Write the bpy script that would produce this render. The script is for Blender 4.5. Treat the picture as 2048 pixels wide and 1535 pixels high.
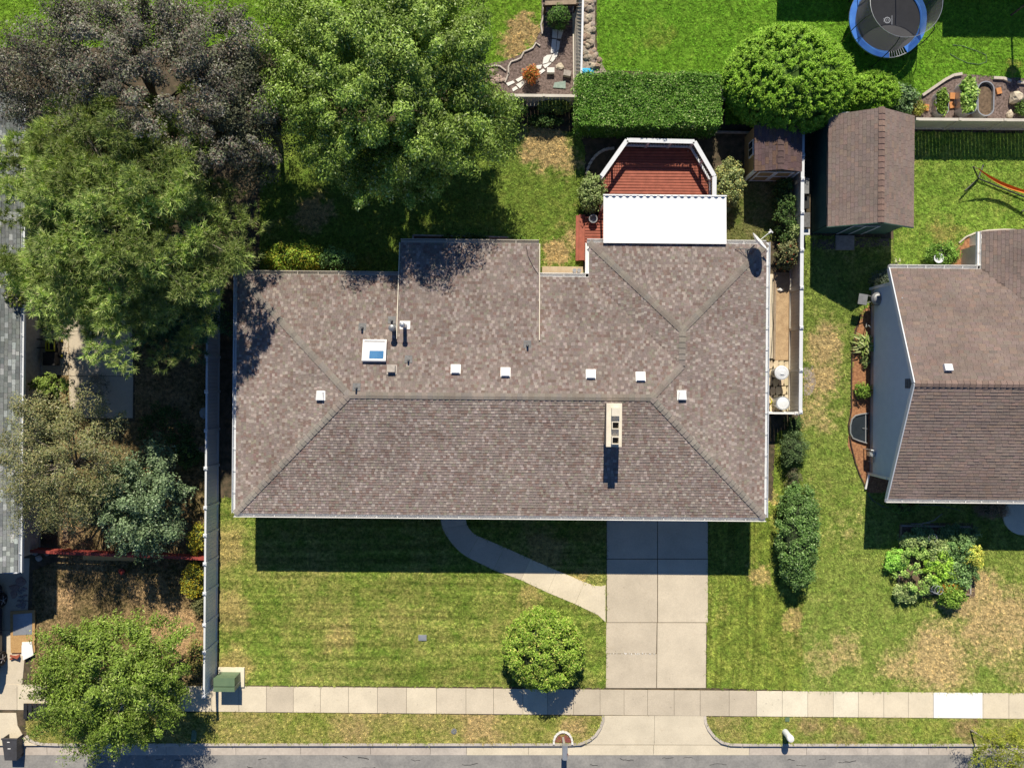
import bpy, math, random
import numpy as np
from mathutils import Vector, Matrix

for o in list(bpy.data.objects):
    bpy.data.objects.remove(o, do_unlink=True)
SC = bpy.context.scene
COL = SC.collection
# ---------------------------------------------------------------- camera
CAMH = 36.0          # metres above the ground, looking straight down
PXM = 41.0           # photograph pixels per metre on the ground
ROLL = math.radians(0.5)
cam_d = bpy.data.cameras.new('Camera')
cam_d.sensor_width = 36.0
cam_d.lens = 36.0 * CAMH / (2 * 1024 / PXM)
cam_d.clip_end = 2000
cam = bpy.data.objects.new('Camera', cam_d)
cam.location = (0, 0, CAMH)
cam.rotation_euler = (0, 0, ROLL)
COL.objects.link(cam)
SC.camera = cam
# ---------------------------------------------------------------- light
SUN_EL = math.radians(41.3)
SUN_AZ = 0.04        # sun stands up-image, a little to the left
world = bpy.data.worlds.new('World')
SC.world = world
world.use_nodes = True
wn = world.node_tree
bg = wn.nodes['Background']
sky = wn.nodes.new('ShaderNodeTexSky')
sky.sky_type = 'NISHITA'
sky.sun_disc = False
sky.sun_elevation = SUN_EL
sky.sun_rotation = -SUN_AZ
sky.altitude = 1300
sky.ozone_density = 10.0
sky.dust_density = 0.2
wn.links.new(sky.outputs[0], bg.inputs[0])
bg.inputs[1].default_value = 0.07
sun_d = bpy.data.lights.new('Sun', 'SUN')
sun_d.energy = 5.0
sun_d.angle = math.radians(0.5)
sun_d.color = (1.0, 0.91, 0.76)
sun = bpy.data.objects.new('Sun', sun_d)
sdir = Vector((SUN_AZ * math.cos(SUN_EL), -math.cos(SUN_EL), -math.sin(SUN_EL)))
sun.rotation_euler = sdir.to_track_quat('-Z', 'Y').to_euler()
sun.location = (0, 30, 30)
COL.objects.link(sun)
SC.view_settings.view_transform = 'Standard'
SC.view_settings.look = 'None'
SC.view_settings.gamma = 1.0
SC.view_settings.exposure = 0.34
SC.view_settings.use_curve_mapping = False
SC.render.engine = 'CYCLES'

# ---------------------------------------------------------------- helpers
def P(px, py, z=0.0):
    f = (CAMH - z) / CAMH / PXM
    u = (px - 1024) * f
    v = (767.5 - py) * f
    c, s = math.cos(ROLL), math.sin(ROLL)
    return Vector((u * c - v * s, u * s + v * c, z))

def P2(px, py, z=0.0):
    p = P(px, py, z)
    return (p.x, p.y)

def tag(o, label=None, cat=None, group=None, kind=None):
    if label: o['label'] = label
    if cat: o['category'] = cat
    if group: o['group'] = group
    if kind: o['kind'] = kind
    return o

def thing(name, label, cat, loc, group=None):
    o = bpy.data.objects.new(name, None)
    o.empty_display_size = 0.2
    COL.objects.link(o)
    o.location = loc
    return tag(o, label, cat, group)

def link_mesh(name, me, mat, parent=None, loc=None):
    if mat is not None and not me.materials:
        for m in (mat if isinstance(mat, (list, tuple)) else [mat]):
            me.materials.append(m)
    o = bpy.data.objects.new(name, me)
    COL.objects.link(o)
    if parent is not None:
        o.parent = parent
    if loc is not None:
        o.location = loc
    return o

def world_origin(o):
    v = Vector(o.location)
    p = o.parent
    while p is not None:
        v += Vector(p.location)
        p = p.parent
    return v

class MB:
    def __init__(s):
        s.v = []; s.f = []; s.c = []; s.m = []
        s.col = None; s.mi = 0; s.smooth = False
    def face(s, pts):
        i = len(s.v)
        s.v.extend([tuple(p) for p in pts])
        s.f.append(tuple(range(i, i + len(pts))))
        s.c.append(s.col); s.m.append(s.mi)
    def mesh(s, vs, fs):
        i = len(s.v)
        s.v.extend([tuple(p) for p in vs])
        for f in fs:
            s.f.append(tuple(k + i for k in f)); s.c.append(s.col); s.m.append(s.mi)
        return s
    def box(s, c, size, rz=0.0, rot=None):
        hx, hy, hz = size[0] / 2, size[1] / 2, size[2] / 2
        R = rot if rot is not None else Matrix.Rotation(rz, 3, 'Z')
        c = Vector(c)
        vs = [c + R @ Vector((x * hx, y * hy, z * hz)) for z in (-1, 1) for y in (-1, 1) for x in (-1, 1)]
        s.mesh(vs, [(0, 2, 3, 1), (4, 5, 7, 6), (0, 1, 5, 4), (2, 6, 7, 3), (0, 4, 6, 2), (1, 3, 7, 5)])
        return s
    def bar(s, a, b, w, h):
        a = Vector(a); b = Vector(b); d = b - a
        L = d.length
        x = d.normalized()
        up = Vector((0, 0, 1)) if abs(x.z) < 0.98 else Vector((0, 1, 0))
        y = up.cross(x).normalized(); z = x.cross(y)
        R = Matrix((x, y, z)).transposed()
        return s.box((a + b) / 2, (L, w, h), rot=R)
    def prism(s, poly, z0, z1, bottom=True):
        n = len(poly)
        ar = sum(poly[i][0] * poly[(i + 1) % n][1] - poly[(i + 1) % n][0] * poly[i][1] for i in range(n))
        if ar < 0: poly = list(reversed(poly))
        vs = [(p[0], p[1], z0) for p in poly] + [(p[0], p[1], z1) for p in poly]
        fs = [tuple(range(n, 2 * n))]
        if bottom: fs.append(tuple(reversed(range(n))))
        for i in range(n):
            j = (i + 1) % n
            fs.append((i, j, n + j, n + i))
        return s.mesh(vs, fs)
    def tube(s, path, r, n=8, caps=True):
        path = [Vector(p) for p in path]
        rs = r if isinstance(r, (list, tuple)) else [r] * len(path)
        vs = []; fs = []
        prev = None
        for k, p in enumerate(path):
            if k == 0: d = path[1] - p
            elif k == len(path) - 1: d = p - path[k - 1]
            else: d = path[k + 1] - path[k - 1]
            d.normalize()
            if prev is None:
                up = Vector((0, 0, 1)) if abs(d.z) < 0.9 else Vector((1, 0, 0))
                x = up.cross(d).normalized()
            else:
                x = (prev - d * prev.dot(d))
                x = x.normalized() if x.length > 1e-6 else Vector((1, 0, 0))
            prev = x
            y = d.cross(x)
            for i in range(n):
                a = 2 * math.pi * i / n
                vs.append(p + (x * math.cos(a) + y * math.sin(a)) * rs[k])
        for k in range(len(path) - 1):
            for i in range(n):
                j = (i + 1) % n
                fs.append((k * n + i, k * n + j, (k + 1) * n + j, (k + 1) * n + i))
        if caps:
            fs.append(tuple(reversed(range(n))))
            fs.append(tuple(range((len(path) - 1) * n, len(path) * n)))
        return s.mesh(vs, fs)
    def lathe(s, c, prof, n=20, rot=None):
        # prof: (radius, z) pairs from bottom to top
        c = Vector(c); vs = []; fs = []
        for (r, z) in prof:
            for i in range(n):
                a = 2 * math.pi * i / n
                q = Vector((r * math.cos(a), r * math.sin(a), z))
                if rot is not None: q = rot @ q
                vs.append(c + q)
        for k in range(len(prof) - 1):
            for i in range(n):
                j = (i + 1) % n
                fs.append((k * n + i, k * n + j, (k + 1) * n + j, (k + 1) * n + i))
        fs.append(tuple(reversed(range(n))))
        fs.append(tuple(range((len(prof) - 1) * n, len(prof) * n)))
        return s.mesh(vs, fs)
    def to_mesh(s, name, org=(0, 0, 0)):
        me = bpy.data.meshes.new(name)
        ox, oy, oz = org
        me.from_pydata([(a - ox, b - oy, c - oz) for (a, b, c) in s.v], [], s.f)
        if any(c is not None for c in s.c):
            at = me.attributes.new('Col', 'FLOAT_COLOR', 'FACE')
            fl = []
            for c in s.c:
                c = c or (0.5, 0.5, 0.5)
                fl.extend((c[0], c[1], c[2], 1.0))
            at.data.foreach_set('color', fl)
        if any(s.m):
            me.polygons.foreach_set('material_index', s.m)
        if s.smooth:
            me.polygons.foreach_set('use_smooth', [True] * len(me.polygons))
        me.update()
        return me
    def build(s, name, mat, parent=None, loc=None):
        if parent is not None:
            return link_mesh(name, s.to_mesh(name, world_origin(parent)), mat, parent)
        org = loc if loc is not None else (0, 0, 0)
        return link_mesh(name, s.to_mesh(name, org), mat, None, org)

def one(name, mb, mat, label, cat, loc, group=None, kind=None):
    return tag(mb.build(name, mat, None, Vector(loc)), label, cat, group, kind)

def struct(name, mb, mat, parent=None):
    o = mb.build(name, mat, parent)
    if parent is None: o['kind'] = 'structure'
    return o

def inset(poly, d):
    cx = sum(p[0] for p in poly) / len(poly); cy = sum(p[1] for p in poly) / len(poly)
    out = []
    for p in poly:
        dx, dy = cx - p[0], cy - p[1]
        out.append((p[0] + d * (1 if dx > 0 else -1) * min(1, abs(dx)), p[1] + d * (1 if dy > 0 else -1) * min(1, abs(dy))))
    return out

def array_mesh(name, V, F, colors=None):
    me = bpy.data.meshes.new(name)
    nv = len(V); nf, k = F.shape
    me.vertices.add(nv)
    me.vertices.foreach_set('co', V.astype(np.float32).ravel())
    me.loops.add(nf * k)
    me.loops.foreach_set('vertex_index', F.astype(np.int32).ravel())
    me.polygons.add(nf)
    me.polygons.foreach_set('loop_start', np.arange(0, nf * k, k, dtype=np.int32))
    if colors is not None:
        at = me.attributes.new('Col', 'FLOAT_COLOR', 'FACE')
        c4 = np.ones((nf, 4), np.float32); c4[:, :3] = colors
        at.data.foreach_set('color', c4.ravel())
    me.update(calc_edges=True)
    me.validate()
    return me

# ---------------------------------------------------------------- materials
def new_mat(name):
    m = bpy.data.materials.new(name)
    m.use_nodes = True
    nt = m.node_tree
    return m, nt, nt.nodes['Principled BSDF']

def nd(nt, t, **kw):
    n = nt.nodes.new(t)
    for k, v in kw.items():
        setattr(n, k, v)
    return n

def mixc(nt, fac, a, b, blend='MIX'):
    n = nd(nt, 'ShaderNodeMix', data_type='RGBA', blend_type=blend)
    for sock, val in ((0, fac), (6, a), (7, b)):
        if hasattr(val, 'links') or hasattr(val, 'is_linked'):
            nt.links.new(val, n.inputs[sock])
        elif sock == 0:
            n.inputs[0].default_value = val
        else:
            n.inputs[sock].default_value = (val[0], val[1], val[2], 1)
    return n.outputs[2]

def math_n(nt, op, a, b=0.0, c=None, clamp=False):
    n = nd(nt, 'ShaderNodeMath', operation=op)
    n.use_clamp = clamp
    for i, v in enumerate((a, b) if c is None else (a, b, c)):
        if hasattr(v, 'is_linked'): nt.links.new(v, n.inputs[i])
        else: n.inputs[i].default_value = v
    return n.outputs[0]

def maprange(nt, v, a, b, c=0.0, d=1.0):
    n = nd(nt, 'ShaderNodeMapRange')
    nt.links.new(v, n.inputs[0])
    for i, x in enumerate((a, b, c, d)): n.inputs[i + 1].default_value = x
    return n.outputs[0]

def noise(nt, vec, scale, detail=3.0, rough=0.55):
    n = nd(nt, 'ShaderNodeTexNoise')
    nt.links.new(vec, n.inputs['Vector'])
    n.inputs['Scale'].default_value = scale
    n.inputs['Detail'].default_value = detail
    n.inputs['Roughness'].default_value = rough
    return n

def pos_of(nt):
    return nd(nt, 'ShaderNodeNewGeometry').outputs['Position']

def bump(nt, bsdf, h, strength=0.3, dist=0.02):
    b = nd(nt, 'ShaderNodeBump')
    b.inputs['Strength'].default_value = strength
    b.inputs['Distance'].default_value = dist
    nt.links.new(h, b.inputs['Height'])
    nt.links.new(b.outputs[0], bsdf.inputs['Normal'])

def plain(name, c1, c2=None, scale=6.0, rough=0.7, metal=0.0, spec=0.4, bmp=0.15, detail=5.0, fine=0.12, contrast=(0.35, 0.65)):
    m, nt, b = new_mat(name)
    p = pos_of(nt)
    c2 = c2 or tuple(x * 0.75 for x in c1)
    n = noise(nt, p, scale, detail)
    col = mixc(nt, maprange(nt, n.outputs[0], contrast[0], contrast[1]), c1, c2)
    n2 = noise(nt, p, scale * 9, 2)
    k = maprange(nt, n2.outputs[0], 0.2, 0.8, 1 - fine, 1 + fine)
    v = nd(nt, 'ShaderNodeVectorMath', operation='SCALE')
    nt.links.new(col, v.inputs[0]); nt.links.new(k, v.inputs['Scale'])
    nt.links.new(v.outputs[0], b.inputs['Base Color'])
    b.inputs['Roughness'].default_value = rough
    b.inputs['Metallic'].default_value = metal
    b.inputs['Specular IOR Level'].default_value = spec
    if bmp: bump(nt, b, n2.outputs[0], bmp, 0.01)
    return m

def attr_mat(name, rough=0.9, fine=0.25, scale=25.0, spec=0.2, stain=None, bmp=0.4):
    m, nt, b = new_mat(name)
    p = pos_of(nt)
    a = nd(nt, 'ShaderNodeAttribute', attribute_name='Col')
    n = noise(nt, p, scale, 3)
    big = noise(nt, p, 0.5, 5, .65)
    k = math_n(nt, 'MULTIPLY', maprange(nt, n.outputs[0], 0.25, 0.75, 1 - fine, 1 + fine), maprange(nt, big.outputs[0], 0.3, 0.7, 0.84, 1.14))
    v = nd(nt, 'ShaderNodeVectorMath', operation='SCALE')
    nt.links.new(a.outputs['Color'], v.inputs[0]); nt.links.new(k, v.inputs['Scale'])
    nt.links.new(v.outputs[0], b.inputs['Base Color'])
    b.inputs['Roughness'].default_value = rough
    b.inputs['Specular IOR Level'].default_value = spec
    b.inputs['Diffuse Roughness'].default_value = 0.7
    if bmp: bump(nt, b, n.outputs[0], bmp, 0.01)
    return m

def concrete(name, c):
    m, nt, b = new_mat(name)
    p = pos_of(nt)
    big = noise(nt, p, 0.8, 5, .6); fine = noise(nt, p, 22, 3); mid = noise(nt, p, 4.5, 6, .7)
    col = mixc(nt, maprange(nt, big.outputs[0], .35, .68), c, tuple(x * .84 for x in c))
    # stains: small dark spots and faint rusty blotches
    vo = nd(nt, 'ShaderNodeTexVoronoi'); nt.links.new(p, vo.inputs['Vector']); vo.inputs['Scale'].default_value = 3.2
    spot = math_n(nt, 'MULTIPLY', maprange(nt, vo.outputs['Distance'], .05, .10, 1, 0), maprange(nt, big.outputs[0], .5, .56))
    col = mixc(nt, math_n(nt, 'MULTIPLY', spot, .55), col, (.16, .13, .10))
    col = mixc(nt, maprange(nt, mid.outputs[0], .56, .74, 0, .35), col, (c[0] * .72, c[1] * .66, c[2] * .58))
    v = nd(nt, 'ShaderNodeVectorMath', operation='SCALE')
    nt.links.new(col, v.inputs[0]); nt.links.new(maprange(nt, fine.outputs[0], .25, .75, .9, 1.1), v.inputs['Scale'])
    nt.links.new(v.outputs[0], b.inputs['Base Color'])
    b.inputs['Roughness'].default_value = .88
    b.inputs['Specular IOR Level'].default_value = .25
    bump(nt, b, fine.outputs[0], .15, .01)
    return m

def leaf_mat(name, transl=0.13, rough=0.5):
    m, nt, b = new_mat(name)
    a = nd(nt, 'ShaderNodeAttribute', attribute_name='Col')
    nt.links.new(a.outputs['Color'], b.inputs['Base Color'])
    b.inputs['Roughness'].default_value = rough
    b.inputs['Specular IOR Level'].default_value = 0.15
    t = nd(nt, 'ShaderNodeBsdfTranslucent')
    c = mixc(nt, 1.0, a.outputs['Color'], (1.5, 1.45, 0.7), 'MULTIPLY')
    nt.links.new(c, t.inputs[0])
    mx = nd(nt, 'ShaderNodeMixShader')
    mx.inputs[0].default_value = transl
    nt.links.new(b.outputs[0], mx.inputs[1]); nt.links.new(t.outputs[0], mx.inputs[2])
    nt.links.new(mx.outputs[0], nt.nodes['Material Output'].inputs[0])
    return m

def lawn_mat(name, g1, g2, dry, thr=0.62, wid=0.12, blobs=(), stripe=None, blades=False, seed=0.0):
    m, nt, b = new_mat(name)
    p0 = pos_of(nt)
    mp = nd(nt, 'ShaderNodeVectorMath', operation='ADD')
    nt.links.new(p0, mp.inputs[0]); mp.inputs[1].default_value = (seed, seed * 1.7, 0)
    p = mp.outputs[0]
    n1 = noise(nt, p, 0.28, 4); n2 = noise(nt, p, 1.7, 6, 0.65); n3 = noise(nt, p, 6.0, 5, 0.75); n4 = noise(nt, p, 30.0, 2)
    s = math_n(nt, 'ADD', math_n(nt, 'MULTIPLY', n1.outputs[0], 0.5), math_n(nt, 'MULTIPLY', n2.outputs[0], 0.35))
    s = math_n(nt, 'ADD', s, math_n(nt, 'MULTIPLY', math_n(nt, 'SUBTRACT', n3.outputs[0], 0.25), 0.42))
    if blobs:
        w = nd(nt, 'ShaderNodeVectorMath', operation='SUBTRACT')
        wn_ = noise(nt, p, 1.6, 5, 0.7)
        nt.links.new(wn_.outputs['Color'], w.inputs[0]); w.inputs[1].default_value = (0.5, 0.5, 0.5)
        sc = nd(nt, 'ShaderNodeVectorMath', operation='SCALE'); sc.inputs['Scale'].default_value = 2.2
        nt.links.new(w.outputs[0], sc.inputs[0])
        ad = nd(nt, 'ShaderNodeVectorMath', operation='ADD')
        nt.links.new(sc.outputs[0], ad.inputs[0]); nt.links.new(p0, ad.inputs[1])
        fl = nd(nt, 'ShaderNodeVectorMath', operation='MULTIPLY')
        nt.links.new(ad.outputs[0], fl.inputs[0]); fl.inputs[1].default_value = (1, 1, 0)
        acc = None
        for (bx, by, br, bs) in blobs:
            q = P(bx, by)
            d = nd(nt, 'ShaderNodeVectorMath', operation='DISTANCE')
            nt.links.new(fl.outputs[0], d.inputs[0]); d.inputs[1].default_value = (q.x, q.y, 0)
            v = maprange(nt, d.outputs['Value'], br, br * 0.45, 0.0, bs)
            acc = v if acc is None else math_n(nt, 'MAXIMUM', acc, v)
        s = math_n(nt, 'ADD', s, acc)
    fd = maprange(nt, s, thr - wid + 0.035, thr + wid + 0.035)
    col = mixc(nt, maprange(nt, n2.outputs[0], 0.35, 0.65), g1, g2)
    col = mixc(nt, fd, col, dry)
    k = maprange(nt, n3.outputs[0], 0.33, 0.67, 0.52, 1.5)
    k = math_n(nt, 'MULTIPLY', k, maprange(nt, n4.outputs[0], 0.3, 0.7, 0.65, 1.35))
    if stripe:
        st = nd(nt, 'ShaderNodeVectorMath', operation='MULTIPLY')
        nt.links.new(p, st.inputs[0]); st.inputs[1].default_value = stripe
        ns = noise(nt, st.outputs[0], 1.0, 3)
        k = math_n(nt, 'MULTIPLY', k, maprange(nt, ns.outputs[0], 0.32, 0.68, 0.7, 1.3))
    if blades:
        a = nd(nt, 'ShaderNodeAttribute', attribute_name='Col')
        k = math_n(nt, 'MULTIPLY', k, a.outputs['Fac'])
    v = nd(nt, 'ShaderNodeVectorMath', operation='SCALE')
    nt.links.new(col, v.inputs[0]); nt.links.new(k, v.inputs['Scale'])
    nt.links.new(v.outputs[0], b.inputs['Base Color'])
    b.inputs['Roughness'].default_value = 0.85
    b.inputs['Diffuse Roughness'].default_value = 0.8
    b.inputs['Specular IOR Level'].default_value = 0.12
    if not blades: bump(nt, b, n3.outputs[0], 1.0, 0.12)
    return m
rnd = random.Random(7)
NR = np.random.default_rng(11)
# ---------------------------------------------------------------- material library
M = {}
M['dirt'] = plain('dirt', (0.10, 0.072, 0.045), (0.045, 0.034, 0.022), 2.5, 0.95, fine=0.4, bmp=0.8)
M['leafdirt'] = plain('leaf_litter', (0.13, 0.095, 0.06), (0.05, 0.045, 0.025), 3.5, 0.95, fine=0.45, bmp=0.9)
M['asphalt'] = plain('asphalt', (0.30, 0.29, 0.27), (0.22, 0.215, 0.205), 1.2, 0.9, fine=0.18, bmp=0.3)
M['mulch_red'] = plain('red_mulch', (0.42, 0.21, 0.10), (0.22, 0.10, 0.05), 9.0, 0.95, fine=0.45, bmp=1.0)
M['mulch_grey'] = plain('grey_bark', (0.24, 0.18, 0.16), (0.09, 0.065, 0.055), 10.0, 0.95, fine=0.5, bmp=1.0)
M['sand'] = plain('sandy_soil', (0.50, 0.36, 0.21), (0.38, 0.26, 0.15), 3.0, 0.95, fine=0.25, bmp=0.6)
M['gravel'] = plain('gravel', (0.42, 0.36, 0.30), (0.25, 0.2, 0.17), 12.0, 0.95, fine=0.5, bmp=1.0)
M['soil'] = plain('planter_soil', (0.20, 0.14, 0.09), (0.10, 0.07, 0.045), 8.0, 0.95, fine=0.4, bmp=0.9)
CONC = [concrete('concrete_%d' % i, c) for i, c in enumerate(
    [(0.64, 0.56, 0.43), (0.58, 0.505, 0.39), (0.72, 0.635, 0.48), (0.55, 0.48, 0.37), (0.78, 0.71, 0.55)])]
M['white_conc'] = plain('new_white_concrete', (0.93, 0.91, 0.85), (0.88, 0.86, 0.8), 1.0, 0.8, fine=0.03)
M['curb'] = plain('curb_concrete', (0.56, 0.50, 0.43), (0.43, 0.385, 0.335), 1.5, 0.9, fine=0.12)
M['gutter_c'] = plain('gutter_concrete', (0.55, 0.485, 0.41), (0.44, 0.385, 0.33), 0.8, 0.9, fine=0.12)
M['white'] = plain('white_paint', (0.82, 0.81, 0.78), (0.76, 0.75, 0.72), 2.0, 0.5, fine=0.04, bmp=0.03)
M['vinyl'] = plain('white_vinyl', (0.69, 0.715, 0.735), (0.64, 0.665, 0.69), 1.5, 0.45, fine=0.04, bmp=0.03)
M['vinyl_warm'] = plain('weathered_vinyl', (0.60, 0.56, 0.48), (0.52, 0.48, 0.41), 1.5, 0.7, fine=0.08, bmp=0.05)
M['roofwhite'] = plain('white_metal_roof', (0.88, 0.88, 0.86), (0.84, 0.84, 0.82), 1.0, 0.4, fine=0.02, bmp=0)
M['cream'] = plain('cream_render', (0.74, 0.68, 0.56), (0.66, 0.6, 0.48), 2.0, 0.8, fine=0.08)
M['brick'] = plain('wall_brick', (0.35, 0.2, 0.15), (0.25, 0.14, 0.1), 6, 0.9, fine=0.25)
M['glass'] = plain('dark_glass', (0.02, 0.025, 0.03), (0.03, 0.04, 0.05), 1, 0.08, spec=0.6, bmp=0)
M['skyglass'] = plain('blue_skylight_pane', (0.08, 0.22, 0.42), (0.05, 0.16, 0.34), 2, 0.1, spec=0.6, bmp=0)
M['black'] = plain('black_plastic', (0.018, 0.018, 0.02), (0.028, 0.028, 0.03), 4, 0.5, bmp=0.05)
M['dark'] = plain('dark_metal', (0.05, 0.05, 0.052), (0.03, 0.03, 0.032), 6, 0.5, metal=0.3, bmp=0.05)
M['pipegrey'] = plain('grey_pipe', (0.16, 0.16, 0.165), (0.10, 0.10, 0.10), 8, 0.6, bmp=0.05)
M['galv'] = plain('galvanised_steel', (0.55, 0.57, 0.58), (0.45, 0.47, 0.49), 5, 0.4, metal=0.6, bmp=0.05)
M['steel'] = plain('grey_steel', (0.30, 0.31, 0.32), (0.22, 0.23, 0.24), 5, 0.45, metal=0.4, bmp=0.05)
M['greenbox'] = plain('green_enamel', (0.14, 0.21, 0.12), (0.115, 0.18, 0.105), 3, 0.5, fine=0.05, bmp=0.03)
M['redwood'] = plain('red_deck_stain', (0.40, 0.115, 0.07), (0.30, 0.085, 0.05), 4, 0.6, fine=0.15, bmp=0.1)
M['redwood2'] = plain('red_deck_stain_dark', (0.33, 0.095, 0.058), (0.25, 0.07, 0.042), 4, 0.6, fine=0.15, bmp=0.1)
M['redpaint'] = plain('red_fence_paint', (0.38, 0.07, 0.05), (0.25, 0.05, 0.04), 5, 0.7, fine=0.2)
M['darkwood'] = plain('dark_brown_timber', (0.06, 0.035, 0.025), (0.04, 0.025, 0.018), 6, 0.8, fine=0.2)
M['timber'] = plain('weathered_timber', (0.36, 0.28, 0.2), (0.26, 0.2, 0.14), 5, 0.85, fine=0.2)
M['greytimber'] = plain('grey_timber', (0.42, 0.38, 0.34), (0.3, 0.27, 0.24), 6, 0.85, fine=0.2)
M['osb'] = plain('strand_board', (0.52, 0.33, 0.14), (0.40, 0.24, 0.10), 14, 0.85, fine=0.3)
M['tan'] = plain('tan_siding', (0.40, 0.26, 0.115), (0.34, 0.22, 0.1), 3, 0.75, fine=0.08)
M['greenwall'] = plain('dark_green_siding', (0.045, 0.11, 0.085), (0.035, 0.09, 0.07), 3, 0.7, fine=0.08)
M['palesiding'] = plain('pale_blue_grey_siding', (0.64, 0.70, 0.75), (0.60, 0.66, 0.71), 3, 0.65, fine=0.04, bmp=0.03)
M['stone'] = plain('pale_boulder', (0.62, 0.55, 0.43), (0.45, 0.38, 0.28), 5, 0.9, fine=0.2, bmp=0.5)
M['flag'] = plain('white_flagstone', (0.80, 0.78, 0.74), (0.70, 0.68, 0.63), 4, 0.85, fine=0.08)
M['terracotta'] = plain('terracotta', (0.58, 0.27, 0.10), (0.48, 0.2, 0.07), 6, 0.85, fine=0.15)
M['orange'] = plain('orange_canvas', (0.62, 0.20, 0.03), (0.52, 0.15, 0.02), 6, 0.8, fine=0.1)
M['blue'] = plain('blue_vinyl_pad', (0.045, 0.16, 0.55), (0.07, 0.22, 0.62), 3, 0.35, fine=0.08)
M['tarp'] = plain('bright_blue_tarp', (0.03, 0.33, 0.62), (0.05, 0.42, 0.7), 9, 0.5, fine=0.2)
M['mat'] = plain('trampoline_mat', (0.045, 0.047, 0.055), (0.055, 0.057, 0.065), 2, 0.7, bmp=0.02)
M['yellow'] = plain('yellow_plastic', (0.55, 0.52, 0.03), (0.5, 0.45, 0.02), 4, 0.45, bmp=0.02)
M['carpaint'] = plain('dark_car_paint', (0.02, 0.022, 0.03), (0.024, 0.026, 0.036), 2, 0.2, spec=0.6, bmp=0)
M['tyre'] = plain('tyre_rubber', (0.015, 0.015, 0.016), (0.02, 0.02, 0.021), 10, 0.8)
M['bin'] = plain('grey_bin_plastic', (0.075, 0.075, 0.082), (0.06, 0.058, 0.06), 3, 0.55, bmp=0.04)
M['bark'] = plain('tree_bark', (0.16, 0.125, 0.095), (0.09, 0.07, 0.05), 9, 0.95, fine=0.3, bmp=0.8)
M['palebark'] = plain('pale_tree_bark', (0.32, 0.28, 0.23), (0.2, 0.17, 0.14), 9, 0.95, fine=0.3, bmp=0.6)
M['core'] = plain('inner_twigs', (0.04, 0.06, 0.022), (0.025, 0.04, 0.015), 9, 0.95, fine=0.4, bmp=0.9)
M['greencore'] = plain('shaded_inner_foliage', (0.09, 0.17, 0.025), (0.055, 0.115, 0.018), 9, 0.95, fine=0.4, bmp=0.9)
M['pvcpanel'] = plain('patio_step_concrete', (0.58, 0.47, 0.32), (0.46, 0.36, 0.23), 2.5, 0.85, fine=0.15)
M['shingle'] = attr_mat('roof_shingles')
M['stones'] = attr_mat('natural_stone', fine=0.2, scale=14, bmp=0.6)
M['leaf'] = leaf_mat('leaves')
M['needle'] = leaf_mat('needles', 0.2, 0.6)

# ---------------------------------------------------------------- ground and street
def sheet(name, pts, z, mat, kind='structure'):
    mb = MB()
    q = [P2(*p) for p in pts]
    n = len(q)
    ar = sum(q[i][0] * q[(i + 1) % n][1] - q[(i + 1) % n][0] * q[i][1] for i in range(n))
    if ar < 0: q.reverse()
    mb.face([(a, b, z) for a, b in q])
    o = mb.build(name, mat)
    o['kind'] = kind
    return o

YC = P(1024, 1491).y            # kerb face line
def yc_(px): return P2(px, 1490.5)
g = MB(); g.face([(-400, -400, -0.3), (400, -400, -0.3), (400, 400, -0.3), (-400, 400, -0.3)])
struct('ground', g, M['dirt'])
_n = [P2(*p) for p in ((1165, 1489), (1183, 1480), (1196, 1467), (1204, 1452), (1207.5, 1438), (1208, 1426), (1408, 1426), (1409, 1440), (1415, 1456), (1425, 1470), (1441, 1482), (1460, 1489))]
g = MB(); g.prism([yc_(-2000)] + [yc_(1163)] + _n[1:-1] + [yc_(1461), yc_(4000), (80, 90), (-60, 90)], -0.29, 0.0, bottom=False)
struct('yard_ground', g, M['leafdirt'])
g = MB(); g.face([(-80, -60, -0.13), (80, -60, -0.13), P2(4000, 1509) + (-0.13,), P2(-2000, 1509) + (-0.13,)])
street = struct('street', g, M['asphalt'])
# cracks and tar seams on the street
mb = MB()
for k in range(26):
    x = rnd.uniform(-24, 25); y = P(1024, 1512).y - rnd.uniform(0.02, 0.75)
    pts = [(x, y)]
    for i in range(rnd.randint(3, 7)):
        x += rnd.uniform(0.05, 0.16); y += rnd.uniform(-0.05, 0.05); pts.append((x, y))
    w = rnd.uniform(0.008, 0.02)
    for a, b in zip(pts[:-1], pts[1:]):
        mb.face([(a[0], a[1] - w, -0.126), (b[0], b[1] - w, -0.126), (b[0], b[1] + w, -0.126), (a[0], a[1] + w, -0.126)])
mb.build('road_crack', M['dark'], street)['kind'] = 'stuff'

# gutter pan, in pours
gut = MB(); gp = bpy.data.objects.new('gutter_pan', None); COL.objects.link(gp); gp['kind'] = 'structure'
gx = [-20, 40, 91, 230, 330, 470, 600, 740, 860, 933, 1057, 1308, 1500, 1615, 1738, 1860, 1990, 2080]
y0, y1 = P(1024, 1511.5).y, P(1024, 1491.5).y
for a, b in zip(gx[:-1], gx[1:]):
    xa, xb = P(a, 1500).x + 0.008, P(b, 1500).x - 0.008
    warm = 933 <= a < 1500
    m = MB()
    c4 = [P2(a + .3, 1511.5), P2(b - .3, 1511.5), P2(b - .3, 1491.2), P2(a + .3, 1491.2)]
    m.mesh([c + (z_,) for c, z_ in zip(c4, (-.122, -.122, -.1, -.1))] + [c + (-.25,) for c in c4],
           [(0, 1, 2, 3), (0, 4, 5, 1), (1, 5, 6, 2), (3, 7, 4, 0), (2, 6, 7, 3)])
    m.build('gutter_slab', CONC[2] if warm else (M['gutter_c'] if rnd.random() < .5 else M['curb']), gp)
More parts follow.
